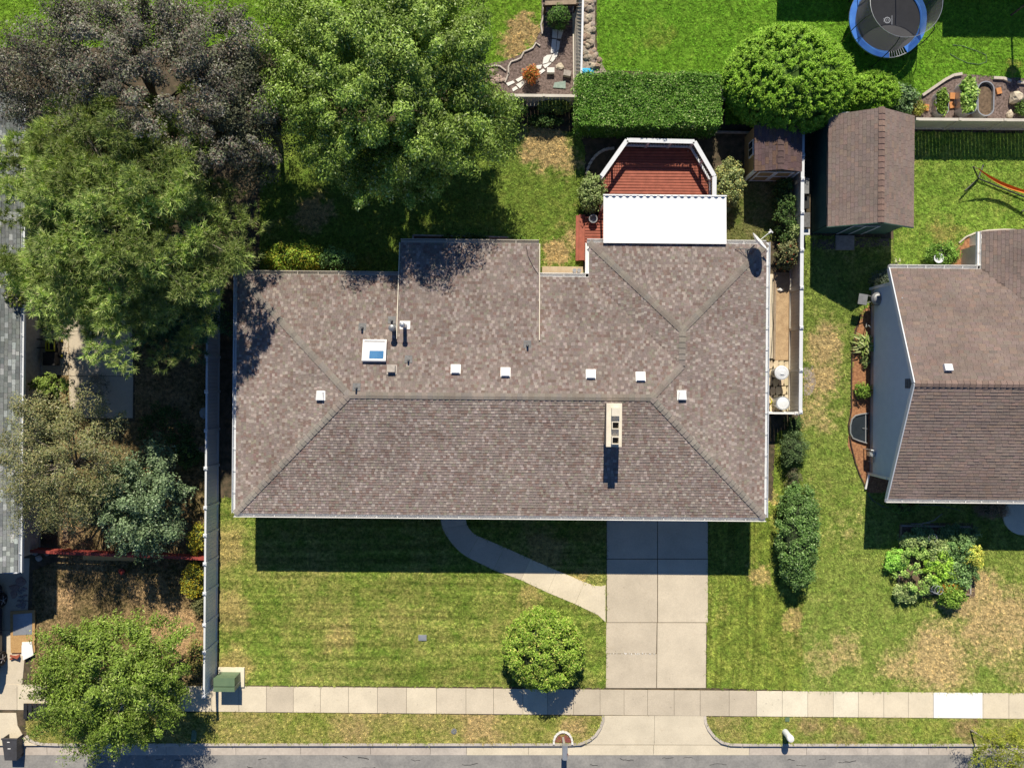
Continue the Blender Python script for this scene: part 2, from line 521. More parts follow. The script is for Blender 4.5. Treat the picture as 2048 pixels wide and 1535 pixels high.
# kerb with the flares of the driveway apron
kp = bpy.data.objects.new('kerb', None); COL.objects.link(kp); kp['kind'] = 'structure'
def kerb(pts, w=0.15):
    # pts: pixel centre line
    q = [P(*p) for p in pts]
    vs = []
    for i, c in enumerate(q):
        d = (q[min(i + 1, len(q) - 1)] - q[max(i - 1, 0)]); d.z = 0; d.normalize()
        n = Vector((-d.y, d.x, 0)) * w / 2
        for (o, z) in ((1, -0.2), (1, 0.022), (-0.7, 0.022), (-1, 0.0), (-1, -0.2)):
            e = c + n * o
            vs.append((e.x, e.y, z))
    fs = []
    for i in range(len(q) - 1):
        for k in range(4):
            fs.append((i * 5 + k, (i + 1) * 5 + k, (i + 1) * 5 + k + 1, i * 5 + k + 1))
    fs.append((4, 3, 2, 1, 0)); e = (len(q) - 1) * 5
    fs.append((e, e + 1, e + 2, e + 3, e + 4))
    m = MB(); m.mesh(vs, [tuple(reversed(f)) for f in fs]); m.build('kerb_stone', M['curb'], kp)
kx = [118, 230, 330, 470, 600, 740, 860, 985, 1140]
for a, b in zip(kx[:-1], kx[1:]):
    kerb([(a + .3, 1488.4), (b - .3, 1488.4)])
kerb([(52, 1470), (58, 1478), (68, 1484), (84, 1487.5), (117, 1488.4)])
kerb([(1140.3, 1488.4), (1160, 1487), (1178, 1480), (1192, 1469), (1201, 1455), (1206, 1441), (1207, 1430)])
kerb([(1409, 1430), (1411, 1444), (1418, 1459), (1429, 1473), (1444, 1484), (1462, 1488.4), (1485, 1489)])
kx = [1485.6, 1615, 1738, 1860, 1990, 2080]
for a, b in zip(kx[:-1], kx[1:]):
    kerb([(a + .3, 1489), (b - .3, 1489)])

# ---------------------------------------------------------------- pavements
def slab(par, pts, mat, top=0.03, j=0.012, name='concrete_slab', bot=-0.08):
    m = MB(); m.prism(inset([P2(*p) for p in pts], j), bot, top)
    return m.build(name, mat, par)

pav = bpy.data.objects.new('sidewalk', None); COL.objects.link(pav); pav['kind'] = 'structure'
sx = [-30, 35, 91, 146, 202, 258, 314, 370, 424, 478, 533, 587, 641, 697, 755, 813, 873, 932, 987, 1046, 1095, 1147, 1200, 1248, 1295, 1348, 1400, 1458, 1513, 1564, 1615, 1666, 1716, 1767, 1816, 1866, 1965, 2017, 2070]
def sw(x, t): return (x, (1376 if t else 1427) + (x - 1024) * 0.0087)
for a, b in zip(sx[:-1], sx[1:]):
    if a == 1866: mt = M['white_conc']
    elif a in (1513, 1564, 1666): mt = CONC[4]
    elif 1147 <= a < 1458: mt = CONC[3] if rnd.random() < .6 else CONC[1]
    else: mt = rnd.choice([CONC[0], CONC[2], CONC[2], CONC[1]])
    slab(pav, [sw(a, 1), sw(b, 1), sw(b, 0), sw(a, 0)], mt)
drv = bpy.data.objects.new('driveway', None); COL.objects.link(drv); drv['kind'] = 'structure'
for (a, b, c, d, mi) in ((1213, 1315, 1000, 1117, 1), (1315, 1416, 1000, 1117, 1), (1213, 1315, 1117, 1244, 1), (1315, 1416, 1117, 1244, 0),
                         (1212, 1314, 1244, 1306, 1), (1212, 1314, 1306, 1375, 1), (1314, 1413, 1244, 1375, 0)):
    slab(drv, [(a, c), (b, c), (b - (1 if d > 1300 else 0), d), (a - (1 if d > 1300 else 0), d)], CONC[mi], 0.028, 0.018)
# crumbled joint filler across the lower left slab
m = MB()
for k in range(26):
    q = P(1214 + rnd.random() * 97, 1306 + rnd.uniform(-1, 1)); m.box((q.x, q.y, 0.03), (rnd.uniform(.03, .1), rnd.uniform(.02, .04), 0.012), rnd.random() * 3)
m.build('joint_filler', M['flag'], drv)['kind'] = 'stuff'
for pts in ([(1208, 1430), (1309, 1430), (1309, 1490), (1165, 1490), (1181, 1482), (1195, 1469), (1203, 1455), (1207, 1441)],
            [(1309, 1430), (1407, 1430), (1409, 1444), (1416, 1460), (1427, 1474), (1443, 1485), (1460, 1490.5), (1309, 1490)]):
    m = MB(); q = [P2(*p) for p in pts]
    n = len(q); ar = sum(q[i][0] * q[(i + 1) % n][1] - q[(i + 1) % n][0] * q[i][1] for i in range(n))
    if ar < 0: q.reverse()
    q = inset(q, 0.006)
    yt, yb_ = P(1309, 1430).y, P(1309, 1490).y
    top = [(a, b, -0.085 + 0.105 * (b - yb_) / (yt - yb_)) for a, b in q]
    k = len(q)
    m.mesh(top + [(a, b, -0.28) for a, b in q], [tuple(range(k))] + [(i, k + i, k + (i + 1) % k, (i + 1) % k) for i in range(k)])
    m.build('apron_slab', CONC[2], drv)
walk = bpy.data.objects.new('front_path', None); COL.objects.link(walk); walk['kind'] = 'structure'
wo = [[(880.5, 1000), (880.5, 1036), (885, 1056)], [(885, 1056), (893, 1071), (906, 1089), (919, 1102), (934, 1113)], [(934, 1113), (987, 1139)], [(987, 1139), (1042, 1159)], [(1042, 1159), (1095, 1184)], [(1095, 1184), (1150, 1207)], [(1150, 1207), (1196, 1229), (1211, 1243)]]
wi = [[(931, 1000), (931, 1036), (934, 1048)], [(934, 1048), (938, 1056), (946, 1065), (958, 1072)], [(958, 1072), (1009, 1093.5)], [(1009, 1093.5), (1061, 1117)], [(1061, 1117), (1114, 1140)], [(1114, 1140), (1169, 1163)], [(1169, 1163), (1188, 1170), (1202, 1171.5), (1211, 1169)]]
for k, (a, b) in enumerate(zip(wo, wi)):
    slab(walk, a + list(reversed(b)), CONC[[0, 3, 1, 1, 2, 2, 2][k]], 0.026, 0.006)
# neighbour's driveway and the yard path on the left
ndr = bpy.data.objects.new('neighbour_driveway', None); COL.objects.link(ndr); ndr['kind'] = 'structure'
for pts, mi in (([(-80, 1115), (60, 1115), (55, 1260), (-80, 1260)], 3), ([(-80, 1260), (55, 1260), (45, 1372), (-80, 1372)], 0), ([(-80, 1424), (33, 1424), (36, 1450), (48, 1472), (60, 1484), (75, 1490), (-80, 1490)], 2)):
    slab(ndr, pts, CONC[mi], 0.022)
ypa = bpy.data.objects.new('garden_path', None); COL.objects.link(ypa); ypa['kind'] = 'structure'
for pts, mi in (([(116, 590), (138, 590), (138, 660), (116, 660)], 3), ([(116, 660), (138, 660), (138, 750), (78, 750), (78, 664)], 3), ([(138, 560), (160, 560), (160, 662), (138, 662)], 2), ([(160, 560), (255, 560), (265, 662), (160, 662)], 1), ([(138, 662), (265, 662), (267, 752), (138, 752)], 1), ([(200, 752), (267, 752), (266, 836), (210, 836)], 3), ([(138, 752), (200, 752), (210, 836), (140, 836)], 1)):
    slab(ypa, pts, CONC[mi], 0.022)

# ---------------------------------------------------------------- lawns
FRONT = dict(g1=(0.098, 0.155, 0.022), g2=(0.168, 0.208, 0.04), dry=(0.36, 0.30, 0.11), thr=0.595, wid=0.15)
LAWNS = [
    ('front_lawn', [(441, 995), (1213, 1000), (1212, 1374), (438, 1369)], dict(FRONT, stripe=(0.12, 3.4, 1), blobs=[(452, 1090, 1.2, .22), (460, 1220, 1.3, .25), (680, 1275, 1.0, .18), (470, 1330, 1.2, .25), (790, 1240, 1.3, .12), (1060, 1190, 0.8, .2), (1150, 1160, 0.8, .25), (1090, 1100, 1.2, .3)])),
    ('drive_side_lawn', [(1417, 995), (1545, 1002), (1551, 870), (1560, 860), (1601, 860), (1604, 960), (1612, 1060), (1603, 1150), (1611, 1200), (1600, 1260), (1609, 1310), (1601, 1350), (1606, 1380), (1413, 1374)], dict(g1=(0.10, 0.15, 0.022), g2=(0.19, 0.225, 0.04), dry=(0.42, 0.34, 0.13), thr=0.64, wid=0.12, stripe=(4.0, 0.2, 1), seed=5.0, blobs=[(1520, 1150, 0.7, .3), (1540, 990, .5, .2), (1600, 1240, .8, .3)])),
    ('neighbour_lawn', [(1608, 470), (1786, 478), (1786, 560), (1750, 572), (1738, 610), (1708, 660), (1699, 830), (1695, 890), (1735, 985), (2080, 985), (2080, 1385), (1604, 1381), (1599, 1350), (1607, 1310), (1598, 1260), (1609, 1200), (1601, 1150), (1610, 1060), (1602, 960), (1600, 860)], dict(g1=(0.12, 0.18, 0.03), g2=(0.20, 0.235, 0.055), dry=(0.46, 0.36, 0.17), thr=0.645, wid=0.1, seed=9.0, blobs=[(1990, 1260, 2.6, .24), (1880, 1310, 2.3, .24), (1930, 1200, 1.6, .2), (1790, 1330, 1.3, .2), (2040, 1330, 1.6, .16), (1690, 1300, 1.2, .14), (1650, 690, 1.3, .26), (1640, 760, 1.2, .3), (1630, 830, 1.4, .2), (1960, 1170, 1.0, .22), (1640, 1330, 1.2, .12)])),
    ('left_verge', [(50, 1430), (440, 1423), (1207, 1431), (1206, 1441), (1200, 1456), (1190, 1470), (1176, 1480), (1160, 1486), (1100, 1486), (440, 1486), (120, 1486), (85, 1484), (64, 1478), (54, 1465), (50, 1432)], dict(g1=(0.13, 0.165, 0.03), g2=(0.21, 0.215, 0.05), dry=(0.38, 0.29, 0.13), thr=0.57, wid=0.14, seed=21.0, blobs=[(960, 1450, 1.2, .15), (1150, 1450, .8, .15), (700, 1455, 1.2, .12)])),
    ('right_verge', [(1411, 1432), (2080, 1437), (2080, 1487), (1485, 1487), (1462, 1486), (1446, 1482), (1431, 1471), (1420, 1458), (1413, 1444)], dict(g1=(0.12, 0.175, 0.028), g2=(0.22, 0.24, 0.05), dry=(0.30, 0.22, 0.11), thr=0.60, wid=0.14, seed=31.0, blobs=[(1930, 1455, .9, .2), (1690, 1470, 1.0, .15), (1620, 1440, .8, .12)])),
    ('back_lawn', [(520, 245), (1022, 245), (1160, 268), (1170, 300), (1165, 545), (800, 545), (520, 560)], dict(g1=(0.11, 0.18, 0.026), g2=(0.17, 0.22, 0.04), dry=(0.48, 0.37, 0.17), thr=0.66, wid=0.1, seed=41.0, blobs=[(1090, 295, 1.6, .3), (1130, 320, 1.1, .25), (1110, 505, 0.9, .3), (630, 430, 1.2, .28), (1150, 480, .6, .2)])),
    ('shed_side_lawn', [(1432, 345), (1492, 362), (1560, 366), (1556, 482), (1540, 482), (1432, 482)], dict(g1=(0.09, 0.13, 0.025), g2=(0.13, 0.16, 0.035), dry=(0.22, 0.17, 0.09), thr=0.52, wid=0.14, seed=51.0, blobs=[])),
    ('upper_lawn', [(1193, -80), (2100, -80), (2100, 158), (2010, 158), (1925, 148), (1890, 160), (1850, 186), (1820, 200), (1690, 225), (1450, 250), (1450, 150), (1195, 140)], dict(g1=(0.125, 0.27, 0.02), g2=(0.175, 0.33, 0.03), dry=(0.36, 0.32, 0.08), thr=0.72, wid=0.14, seed=61.0, blobs=[(1240, 90, 1.6, .12), (1310, 60, 1.4, .1), (2025, 138, .6, .25)])),
    ('far_left_lawn', [(-80, -80), (1084, -80), (1082, 60), (1062, 100), (1010, 122), (965, 130), (700, 130), (520, 95), (-80, 95)], dict(g1=(0.14, 0.27, 0.02), g2=(0.20, 0.32, 0.035), dry=(0.50, 0.38, 0.17), thr=0.74, wid=0.1, seed=71.0, blobs=[(1047, 60, 1.15, .4), (1025, 95, 1.0, .35)])),
    ('hammock_lawn', [(1787, 262), (2080, 268), (2080, 462), (1960, 461), (1925, 480), (1900, 545), (1787, 545)], dict(g1=(0.135, 0.235, 0.03), g2=(0.21, 0.29, 0.05), dry=(0.42, 0.31, 0.12), thr=0.67, wid=0.14, seed=81.0, blobs=[(1890, 470, 1.2, .16), (1830, 330, 1.0, .1)])),
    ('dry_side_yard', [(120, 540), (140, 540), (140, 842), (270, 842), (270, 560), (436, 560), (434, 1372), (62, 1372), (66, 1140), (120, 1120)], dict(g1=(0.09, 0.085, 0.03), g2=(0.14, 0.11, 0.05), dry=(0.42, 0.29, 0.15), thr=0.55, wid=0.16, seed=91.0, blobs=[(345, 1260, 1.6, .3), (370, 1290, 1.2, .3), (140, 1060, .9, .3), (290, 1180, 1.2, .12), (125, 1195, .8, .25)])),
]
def pip(pts, poly):
    x, y = pts[:, 0], pts[:, 1]
    ins = np.zeros(len(pts), bool)
    n = len(poly)
    for i in range(n):
        x1, y1 = poly[i]; x2, y2 = poly[(i + 1) % n]
        c = ((y1 > y) != (y2 > y)) & (x < (x2 - x1) * (y - y1) / (y2 - y1 + 1e-12) + x1)
        ins ^= c
    return ins
KEEP_OUT = [[P2(*p) for p in (wo[0] + wo[1] + wo[2] + wo[3] + wo[4] + wo[5] + wo[6] + list(reversed(wi[0] + wi[1] + wi[2] + wi[3] + wi[4] + wi[5] + wi[6])))]]
GRASS_DENS = 420
for li, (nm, pts, kw) in enumerate(LAWNS):
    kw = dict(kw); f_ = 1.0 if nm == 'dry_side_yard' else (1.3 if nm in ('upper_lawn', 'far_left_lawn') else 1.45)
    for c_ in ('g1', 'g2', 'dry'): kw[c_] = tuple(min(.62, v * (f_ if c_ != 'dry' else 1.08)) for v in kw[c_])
    z = 0.006 + 0.002 * (li % 3)
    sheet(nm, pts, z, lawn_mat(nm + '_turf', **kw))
    poly = [P2(*p) for p in pts]
    A = np.array(poly)
    lo, hi = np.maximum(A.min(0), [-25.6, -19.2]), np.minimum(A.max(0), [25.6, 19.4])
    dens = GRASS_DENS * (0.5 if nm in ('dry_side_yard', 'shed_side_lawn') else 1.0)
    nb = int((hi[0] - lo[0]) * (hi[1] - lo[1]) * dens / 6)
    c = lo + NR.random((nb, 2)) * (hi - lo)
    ok = pip(c, poly)
    for ko in KEEP_OUT: ok &= ~pip(c, ko)
    c = c[ok]; nb = len(c)
    rep = 6
    shade = np.repeat(NR.uniform(0.65, 1.6, nb), rep) * NR.uniform(0.8, 1.2, nb * rep)
    c = np.repeat(c, rep, 0) + NR.normal(0, 0.04, (nb * rep, 2))
    th = NR.random(len(c)) * 2 * np.pi
    L = NR.uniform(0.06, 0.15, len(c)); W = NR.uniform(0.010, 0.022, len(c)); Hh = NR.uniform(0.03, 0.085, len(c))
    d = np.stack([np.cos(th), np.sin(th)], 1); pe = np.stack([-d[:, 1], d[:, 0]], 1)
    V = np.zeros((len(c), 3, 3))
    V[:, 0, :2] = c - pe * W[:, None]; V[:, 1, :2] = c + pe * W[:, None]
    V[:, 2, :2] = c + d * L[:, None]; V[:, :2, 2] = z - 0.004; V[:, 2, 2] = z + Hh
    F = np.arange(len(c) * 3).reshape(-1, 3)
    me = array_mesh('grass', V.reshape(-1, 3), F, np.repeat(shade[:, None], 3, 1))
    o = link_mesh('grass', me, lawn_mat(nm + '_blades', blades=True, **kw))
    tag(o, None, None, None, 'stuff')
    o['label'] = {'front_lawn': 'mown yellow green grass of the lawn before the large brown roof', 'drive_side_lawn': 'mown grass strip between the driveway and the long clipped bush', 'neighbour_lawn': 'patchy grass with straw coloured dry areas before the grey sided house', 'left_verge': 'grass verge between sidewalk and kerb beside the mailbox', 'right_verge': 'grass verge between sidewalk and kerb beside the white pedestal', 'back_lawn': 'back yard grass beside the red deck with dry patches', 'shed_side_lawn': 'shaded thin grass beside the small tan shed', 'upper_lawn': 'bright green grass around the trampoline', 'far_left_lawn': 'bright green grass beyond the purple leaved tree', 'hammock_lawn': 'lush grass under the orange hammock', 'dry_side_yard': 'sparse dry grass of the side yard behind the white fence'}[nm]
    o['category'] = 'grass'

# beds and soil areas
for k, (nm, pts, mt) in enumerate([
        ('mulch_bed', [(1750, 572), (1738, 610), (1722, 625), (1708, 660), (1699, 830), (1695, 890), (1735, 985), (1775, 985), (1775, 560)], 'mulch_red'),
        ('bark_garden', [(1062, 100), (1082, 60), (1086, -80), (1150, -80), (1146, 200), (1020, 196), (985, 165), (965, 130), (1010, 122)], 'mulch_grey'),
        ('rock_border', [(1160, -80), (1190, -80), (1190, 95), (1215, 150), (1160, 165)], 'gravel'),
        ('planter_bed', [(1835, 232), (1845, 192), (1890, 160), (1925, 148), (1950, 150), (2100, 160), (2100, 245), (1835, 242)], 'mulch_grey'),
        ('shed_bed', [(1625, 480), (1700, 476), (1778, 478), (1778, 492), (1625, 500)], 'mulch_grey'),
        ('sand_strip', [(1546, 545), (1578, 545), (1577, 720), (1546, 720)], 'sand'),
        ('house_corner_bed', [(1885, 540), (1925, 482), (1965, 462), (1990, 460), (1990, 556), (1885, 556)], 'mulch_red'),
        ('veg_bed', [(1800, 1045), (1945, 1045), (1950, 1195), (1795, 1195)], 'soil'),
        ('mound_bed', [(1608, 735), (1625, 730), (1632, 765), (1622, 790), (1608, 790)], 'gravel')]):
    sheet(nm, pts, 0.013 + 0.003 * (k % 3), M[mt])
# ---------------------------------------------------------------- roofs
def tabs(mb, o, t, n, z0, m, ulen, vlen, keep, pal, e=0.125, wmin=0.10, wmax=0.185, thick=0.018, rn=rnd):
    """courses of single shingle tabs on a plane: o eave corner, t along the eave, n up the slope"""
    o = Vector((o[0], o[1])); t = Vector(t); n = Vector(n)
    nrow = int(vlen / e) + 1
    for r in range(nrow):
        v = r * e
        u = -rn.random() * wmax
        while u < ulen:
            w = rn.uniform(wmin, wmax)
            u0 = max(u, 0); u1 = min(u + w, ulen)
            u += w
            if u1 - u0 < 0.03: continue
            cpt = o + t * ((u0 + u1) / 2) + n * (v + e * 0.5)
            if not keep(cpt.x, cpt.y): continue
            g_ = 0.004
            vt = min(v + e + 0.02, vlen)
            h = thick + rn.choice((0, 0.009, 0.003))
            dv = rn.uniform(-0.006, 0.006)
            a = o + t * (u0 + g_) + n * (v + dv); b = o + t * (u1 - g_) + n * (v + dv)
            c = o + t * (u1 - g_) + n * vt; d = o + t * (u0 + g_) + n * vt
            zl = z0 + m * (v + dv); zu = z0 + m * vt
            i = len(mb.v)
            mb.v.extend([(a.x, a.y, zl + h), (b.x, b.y, zl + h), (c.x, c.y, zu + 0.003), (d.x, d.y, zu + 0.003), (a.x, a.y, zl), (b.x, b.y, zl)])
            fs = [(i, i + 1, i + 2, i + 3), (i, i + 4, i + 5, i + 1), (i, i + 3, i + 4), (i + 1, i + 5, i + 2)]
            col = pal(rn)
            mb.f.extend(fs); mb.c.extend([col] * 4); mb.m.extend([0] * 4)

def jit(c, rn, k=0.12):
    s = 1 + rn.uniform(-k, k)
    return tuple(max(0.0, x * s * (1 + rn.uniform(-0.03, 0.03))) for x in c)
_last = [0]
def pal_main(rn):
    r = rn.random()
    if _last[0] and r > .6: r = rn.random() * .66
    _last[0] = r >= .66
    if r < 0.50: c = (0.29, 0.238, 0.213)
    elif r < 0.66: c = (0.25, 0.182, 0.157)
    elif r < 0.92: c = (0.40, 0.343, 0.307)
    else: c = (0.29, 0.26, 0.21)
    return jit(c, rn)
def pal_brown(rn):
    r = rn.random()
    c = (0.27, 0.21, 0.182) if r < .65 else ((0.29, 0.215, 0.178) if r < .85 else (0.24, 0.19, 0.166))
    return jit(c, rn, 0.07)
def pal_grey(rn):
    r = rn.random()
    c = (0.24, 0.26, 0.255) if r < .6 else ((0.42, 0.45, 0.44) if r < .78 else (0.17, 0.19, 0.19))
    return jit(c, rn, 0.1)

def cap_line(par, a, b, w1, w2, mesh_cache, mat, step=0.24, pal=(0.2, 0.19, 0.15)):
    """single cap shingles along a hip or ridge from a (low) to b (high); w1, w2 fall-off slopes of both wings"""
    a = Vector(a); b = Vector(b)
    d = b - a; L = d.length; n = max(1, int(L / step))
    x = d.normalized(); y = Vector((0, 0, 1)).cross(x).normalized(); z = x.cross(y)
    org = world_origin(par)
    for i in range(n):
        key = (round(w1, 2), round(w2, 2), round(L / n, 2), rnd.randint(0, 7))
        if key not in mesh_cache:
            m = MB(); h = 0.145; l = L / n
            m.col = jit(pal, rnd, 0.12)
            t0, t1 = 0.055, 0.026
            for s, w in ((1, w1), (-1, w2)):
                p = [(0, 0, t0), (l + .03, 0, t1), (l + .03, s * h, t1 - w * h), (0, s * h, t0 - w * h)]
                q = [(0, 0, t0 - .018), (0, s * h, t0 - w * h - .018)]
                m.face(p if s < 0 else [p[0], p[3], p[2], p[1]][::-1])
                m.face([p[0], p[3], q[1], q[0]] if s < 0 else [p[0], q[0], q[1], p[3]])
                m.face([p[3], p[2], (l + .03, s * h, t1 - w * h - .02), q[1]])
            me = m.to_mesh('ridge_cap'); me.materials.append(mat)
            mesh_cache[key] = me
        o = bpy.data.objects.new('ridge_cap', mesh_cache[key])
        COL.objects.link(o); o.parent = par
        R = Matrix((x, y, z)).transposed().to_4x4()
        p = a + d * (i / n)
        R.translation = p - org
        o.matrix_local = R

def gutter_run(par, a, b, out, mat, w=0.17, h=0.13, z=2.77, hangers=0.9):
    """open gutter from a to b (2D), out = outward normal"""
    a = Vector((a[0], a[1], 0)); b = Vector((b[0], b[1], 0)); out = Vector((out[0], out[1], 0))
    m = MB()
    def strip(o0, o1, z0, z1):
        c0 = a + out * ((o0 + o1) / 2); c1 = b + out * ((o0 + o1) / 2)
        m.bar((c0.x, c0.y, (z0 + z1) / 2), (c1.x, c1.y, (z0 + z1) / 2), abs(o1 - o0), z1 - z0)
    strip(0.004, 0.016, z - h, z)
    strip(0.016, w - 0.02, z - h, z - h + 0.012)
    strip(w - 0.012, w + 0.008, z - h, z + 0.012)
    d = (b - a); L = d.length; d.normalize(); k = int(L / hangers)
    for i in range(1, k):
        c = a + d * (L * i / k) + out * (w / 2)
        m.bar((c - out * w * .4 + Vector((0, 0, z - .01))), (c + out * w * .4 + Vector((0, 0, z - .01))), 0.025, 0.012)
    return m.build('gutter', mat, par)

# ---------------------------------------------------------------- main house
ZE = 2.8; MS = 0.255
xl = (P(470, 545, ZE).x + P(465, 1032, ZE).x) / 2
xr = (P(1541, 487, ZE).x + P(1531, 1040, ZE).x) / 2
yf = (P(465, 1032, ZE).y + P(1531, 1040, ZE).y) / 2
yb = (P(470, 541, ZE).y + P(1120, 553, ZE).y) / 2
yn = (P(1175, 479, ZE).y + P(1541, 487, ZE).y) / 2
xw = P(1175, 520, ZE).x
xl += .12; xr -= .12; yf += .13; yb -= .08; yn -= .08; xw += .08
hw = (yb - yf) / 2; yr = (yb + yf) / 2; zr = ZE + MS * hw
R1 = (xl + hw, yr, zr); R2 = (xr - hw, yr, zr)
he = (xr - xw) / 2; xe = (xw + xr) / 2; ze = ZE + MS * he
E1 = (xe, yn - he, ze); E2 = (xe, yb - he, ze)
xa, xb = P(801, 486, 2.9).x, P(1078, 489, 2.9).x
yE = P(940, 486, 2.92).y; zE = 2.92
ys = P(940, 690, 3.65).y; zs = ZE + MS * (yb - ys); mE = (zs - zE) / (yE - ys)
def hF(x, y): return ZE + MS * (y - yf)
def hB(x, y): return ZE + MS * (yb - y)
def hL(x, y): return ZE + MS * (x - xl)
def hR(x, y): return ZE + MS * (xr - x)
def hN(x, y): return ZE + MS * (yn - y)
def hW(x, y): return ZE + MS * (x - xw)
def hE(x, y): return zE + mE * (yE - y)
def roof_z(x, y):
    main = min(hF(x, y), hB(x, y), hL(x, y), hR(x, y)); ell = min(hN(x, y), hR(x, y), hW(x, y))
    z = max(main, ell) if y > yb - he else main
    if xa <= x <= xb and y > ys: z = max(z, hE(x, y))
    return z
def active(x, y):
    vals = {'F': hF(x, y), 'B': hB(x, y), 'L': hL(x, y), 'R': hR(x, y)}
    k = min(vals, key=vals.get); z = vals[k]
    v2 = {'N': hN(x, y), 'R': hR(x, y), 'W': hW(x, y)}
    k2 = min(v2, key=v2.get)
    if y > yb - he and v2[k2] > z + 1e-6: k, z = k2, v2[k2]
    if xa <= x <= xb and ys < y <= yE and hE(x, y) > z: k = 'E'
    return k if (z > ZE - 0.02 or k == 'E') else None

house = thing('house', 'low house with large mottled brown shingle hip roof and a cream chimney', 'house', (xl + 13, yr, 0))
# walls
ow = 0.5
fp = [(xl + ow, yf + ow), (xr - ow, yf + ow), (xr - ow, yn - ow), (xw + ow, yn - ow), (xw + ow, yb - ow), (xb - .3, yb - ow), (xb - .3, yE - ow), (xa + .3, yE - ow), (xa + .3, yb - ow), (xl + ow, yb - ow)]
mb = MB(); mb.prism(fp, 0.0, ZE - 0.1); mb.build('wall', M['brick'], house)
# garage door and front windows, door
def wall_panel(name, x0, x1, z0, z1, mat, sub=None):
    m = MB(); m.box(((x0 + x1) / 2, yf + ow - 0.02, (z0 + z1) / 2), (x1 - x0, 0.06, z1 - z0)); o = m.build(name, mat, house)
    return o
gx0, gx1 = P(1218, 1005).x, P(1411, 1005).x
gd = wall_panel('garage_door', gx0, gx1, 0.03, 2.15, M['white'])
for i in range(4):
    m = MB(); m.box(((gx0 + gx1) / 2, yf + ow - 0.06, 0.3 + i * .52), (gx1 - gx0 - .1, 0.02, 0.46)); m.build('door_panel', M['vinyl'], gd)
wall_panel('front_door', P(892, 1000).x, P(925, 1000).x, 0.05, 2.1, M['darkwood'])
for (a, b) in ((540, 600), (660, 740), (980, 1080)):
    w_ = wall_panel('window', P(a, 1000).x, P(b, 1000).x, 0.9, 2.0, M['white'])
    m = MB(); m.box((P((a + b) / 2, 1000).x, yf + ow - 0.055, 1.45), ((b - a) / PXM - .12, 0.02, 0.98)); m.build('pane', M['glass'], w_)
# roof deck
rb = MB()
rb.col = (0.2, 0.16, 0.14)
rb.face([(xl, yf, ZE), (xr, yf, ZE), R2, R1])
rb.face([(xl, yb, ZE), (xl, yf, ZE), R1])
rb.face([(xr, yf, ZE), (xr, yn, ZE), E1, E2, R2])
rb.face([(xl, yb, ZE), R1, R2, E2, (xw, yb, ZE)])
rb.face([(xw, yb, ZE), E2, E1, (xw, yn, ZE)])
rb.face([(xw, yn, ZE), E1, (xr, yn, ZE)])
rb.face([(xa, ys, zs - .004), (xb, ys, zs - .004), (xb, yE, zE), (xa, yE, zE)])
roof = rb.build('roof', M['shingle'], house)
sb = MB()   # soffit and cheeks of the rear extension
out = [(xl, yf), (xr, yf), (xr, yn), (xw, yn), (xw, yb), (xl, yb)]
sb.prism(out, ZE - 0.16, ZE - 0.006)
sb.prism([(xa + .01, yb), (xb - .01, yb), (xb - .01, yE - .01), (xa + .01, yE - .01)], zE - 0.2, zE - 0.012)
for x, s in ((xa, 1), (xb, -1)):
    sb.mesh([(x + s * .012, ys, zs - .01), (x + s * .012, yE, zE - .01), (x + s * .012, yE, zE - .2), (x + s * .012, yb, ZE - .1), (x + s * .012, ys, zs - .2)], [(0, 1, 2, 3, 4)])
sb.build('fascia', M['vinyl'], house)
for x, s in ((xa, -1), (xb, 1)):
    m = MB(); m.bar((x + s * .03, ys + .25, hE(x, ys + .25) + .012), (x + s * .03, yE, zE + .012), 0.035, 0.05)
    m.build('rake_trim', M['cream'], house)
sh = MB()
tabs(sh, (xl, yf), (1, 0), (0, 1), ZE, MS, xr - xl, hw, lambda x, y: active(x, y) == 'F', pal_main)
tabs(sh, (xl, yb), (1, 0), (0, -1), ZE, MS, xr - xl, hw, lambda x, y: active(x, y) == 'B', pal_main)
tabs(sh, (xl, yf), (0, 1), (1, 0), ZE, MS, yb - yf, hw, lambda x, y: active(x, y) == 'L', pal_main)
tabs(sh, (xr, yf), (0, 1), (-1, 0), ZE, MS, yn - yf, hw, lambda x, y: active(x, y) == 'R', pal_main)
tabs(sh, (xw, yn), (1, 0), (0, -1), ZE, MS, xr - xw, he, lambda x, y: active(x, y) == 'N', pal_main)
tabs(sh, (xw, yb - he), (0, 1), (1, 0), ZE, MS, yn - yb + he, he, lambda x, y: active(x, y) == 'W', pal_main)
tabs(sh, (xa, yE), (1, 0), (0, -1), zE, mE, xb - xa, yE - ys, lambda x, y: True, pal_main)
sh.build('shingles', M['shingle'], roof)['kind'] = 'stuff'
MC = {}
hipw = MS / math.sqrt(2) * 1.05
for a, b, w1, w2 in (((xl, yf, ZE), R1, hipw, hipw), ((xr, yf, ZE), R2, hipw, hipw), ((xl, yb, ZE), R1, hipw, hipw),
                     (R1, R2, MS, MS), (E2, R2, hipw, hipw), (E2, E1, MS, MS), ((xw, yn, ZE), E1, hipw, hipw), ((xr, yn, ZE), E1, hipw, hipw)):
    cap_line(roof, a, b, w1, w2, MC, M['shingle'], pal=(0.285, 0.25, 0.218))
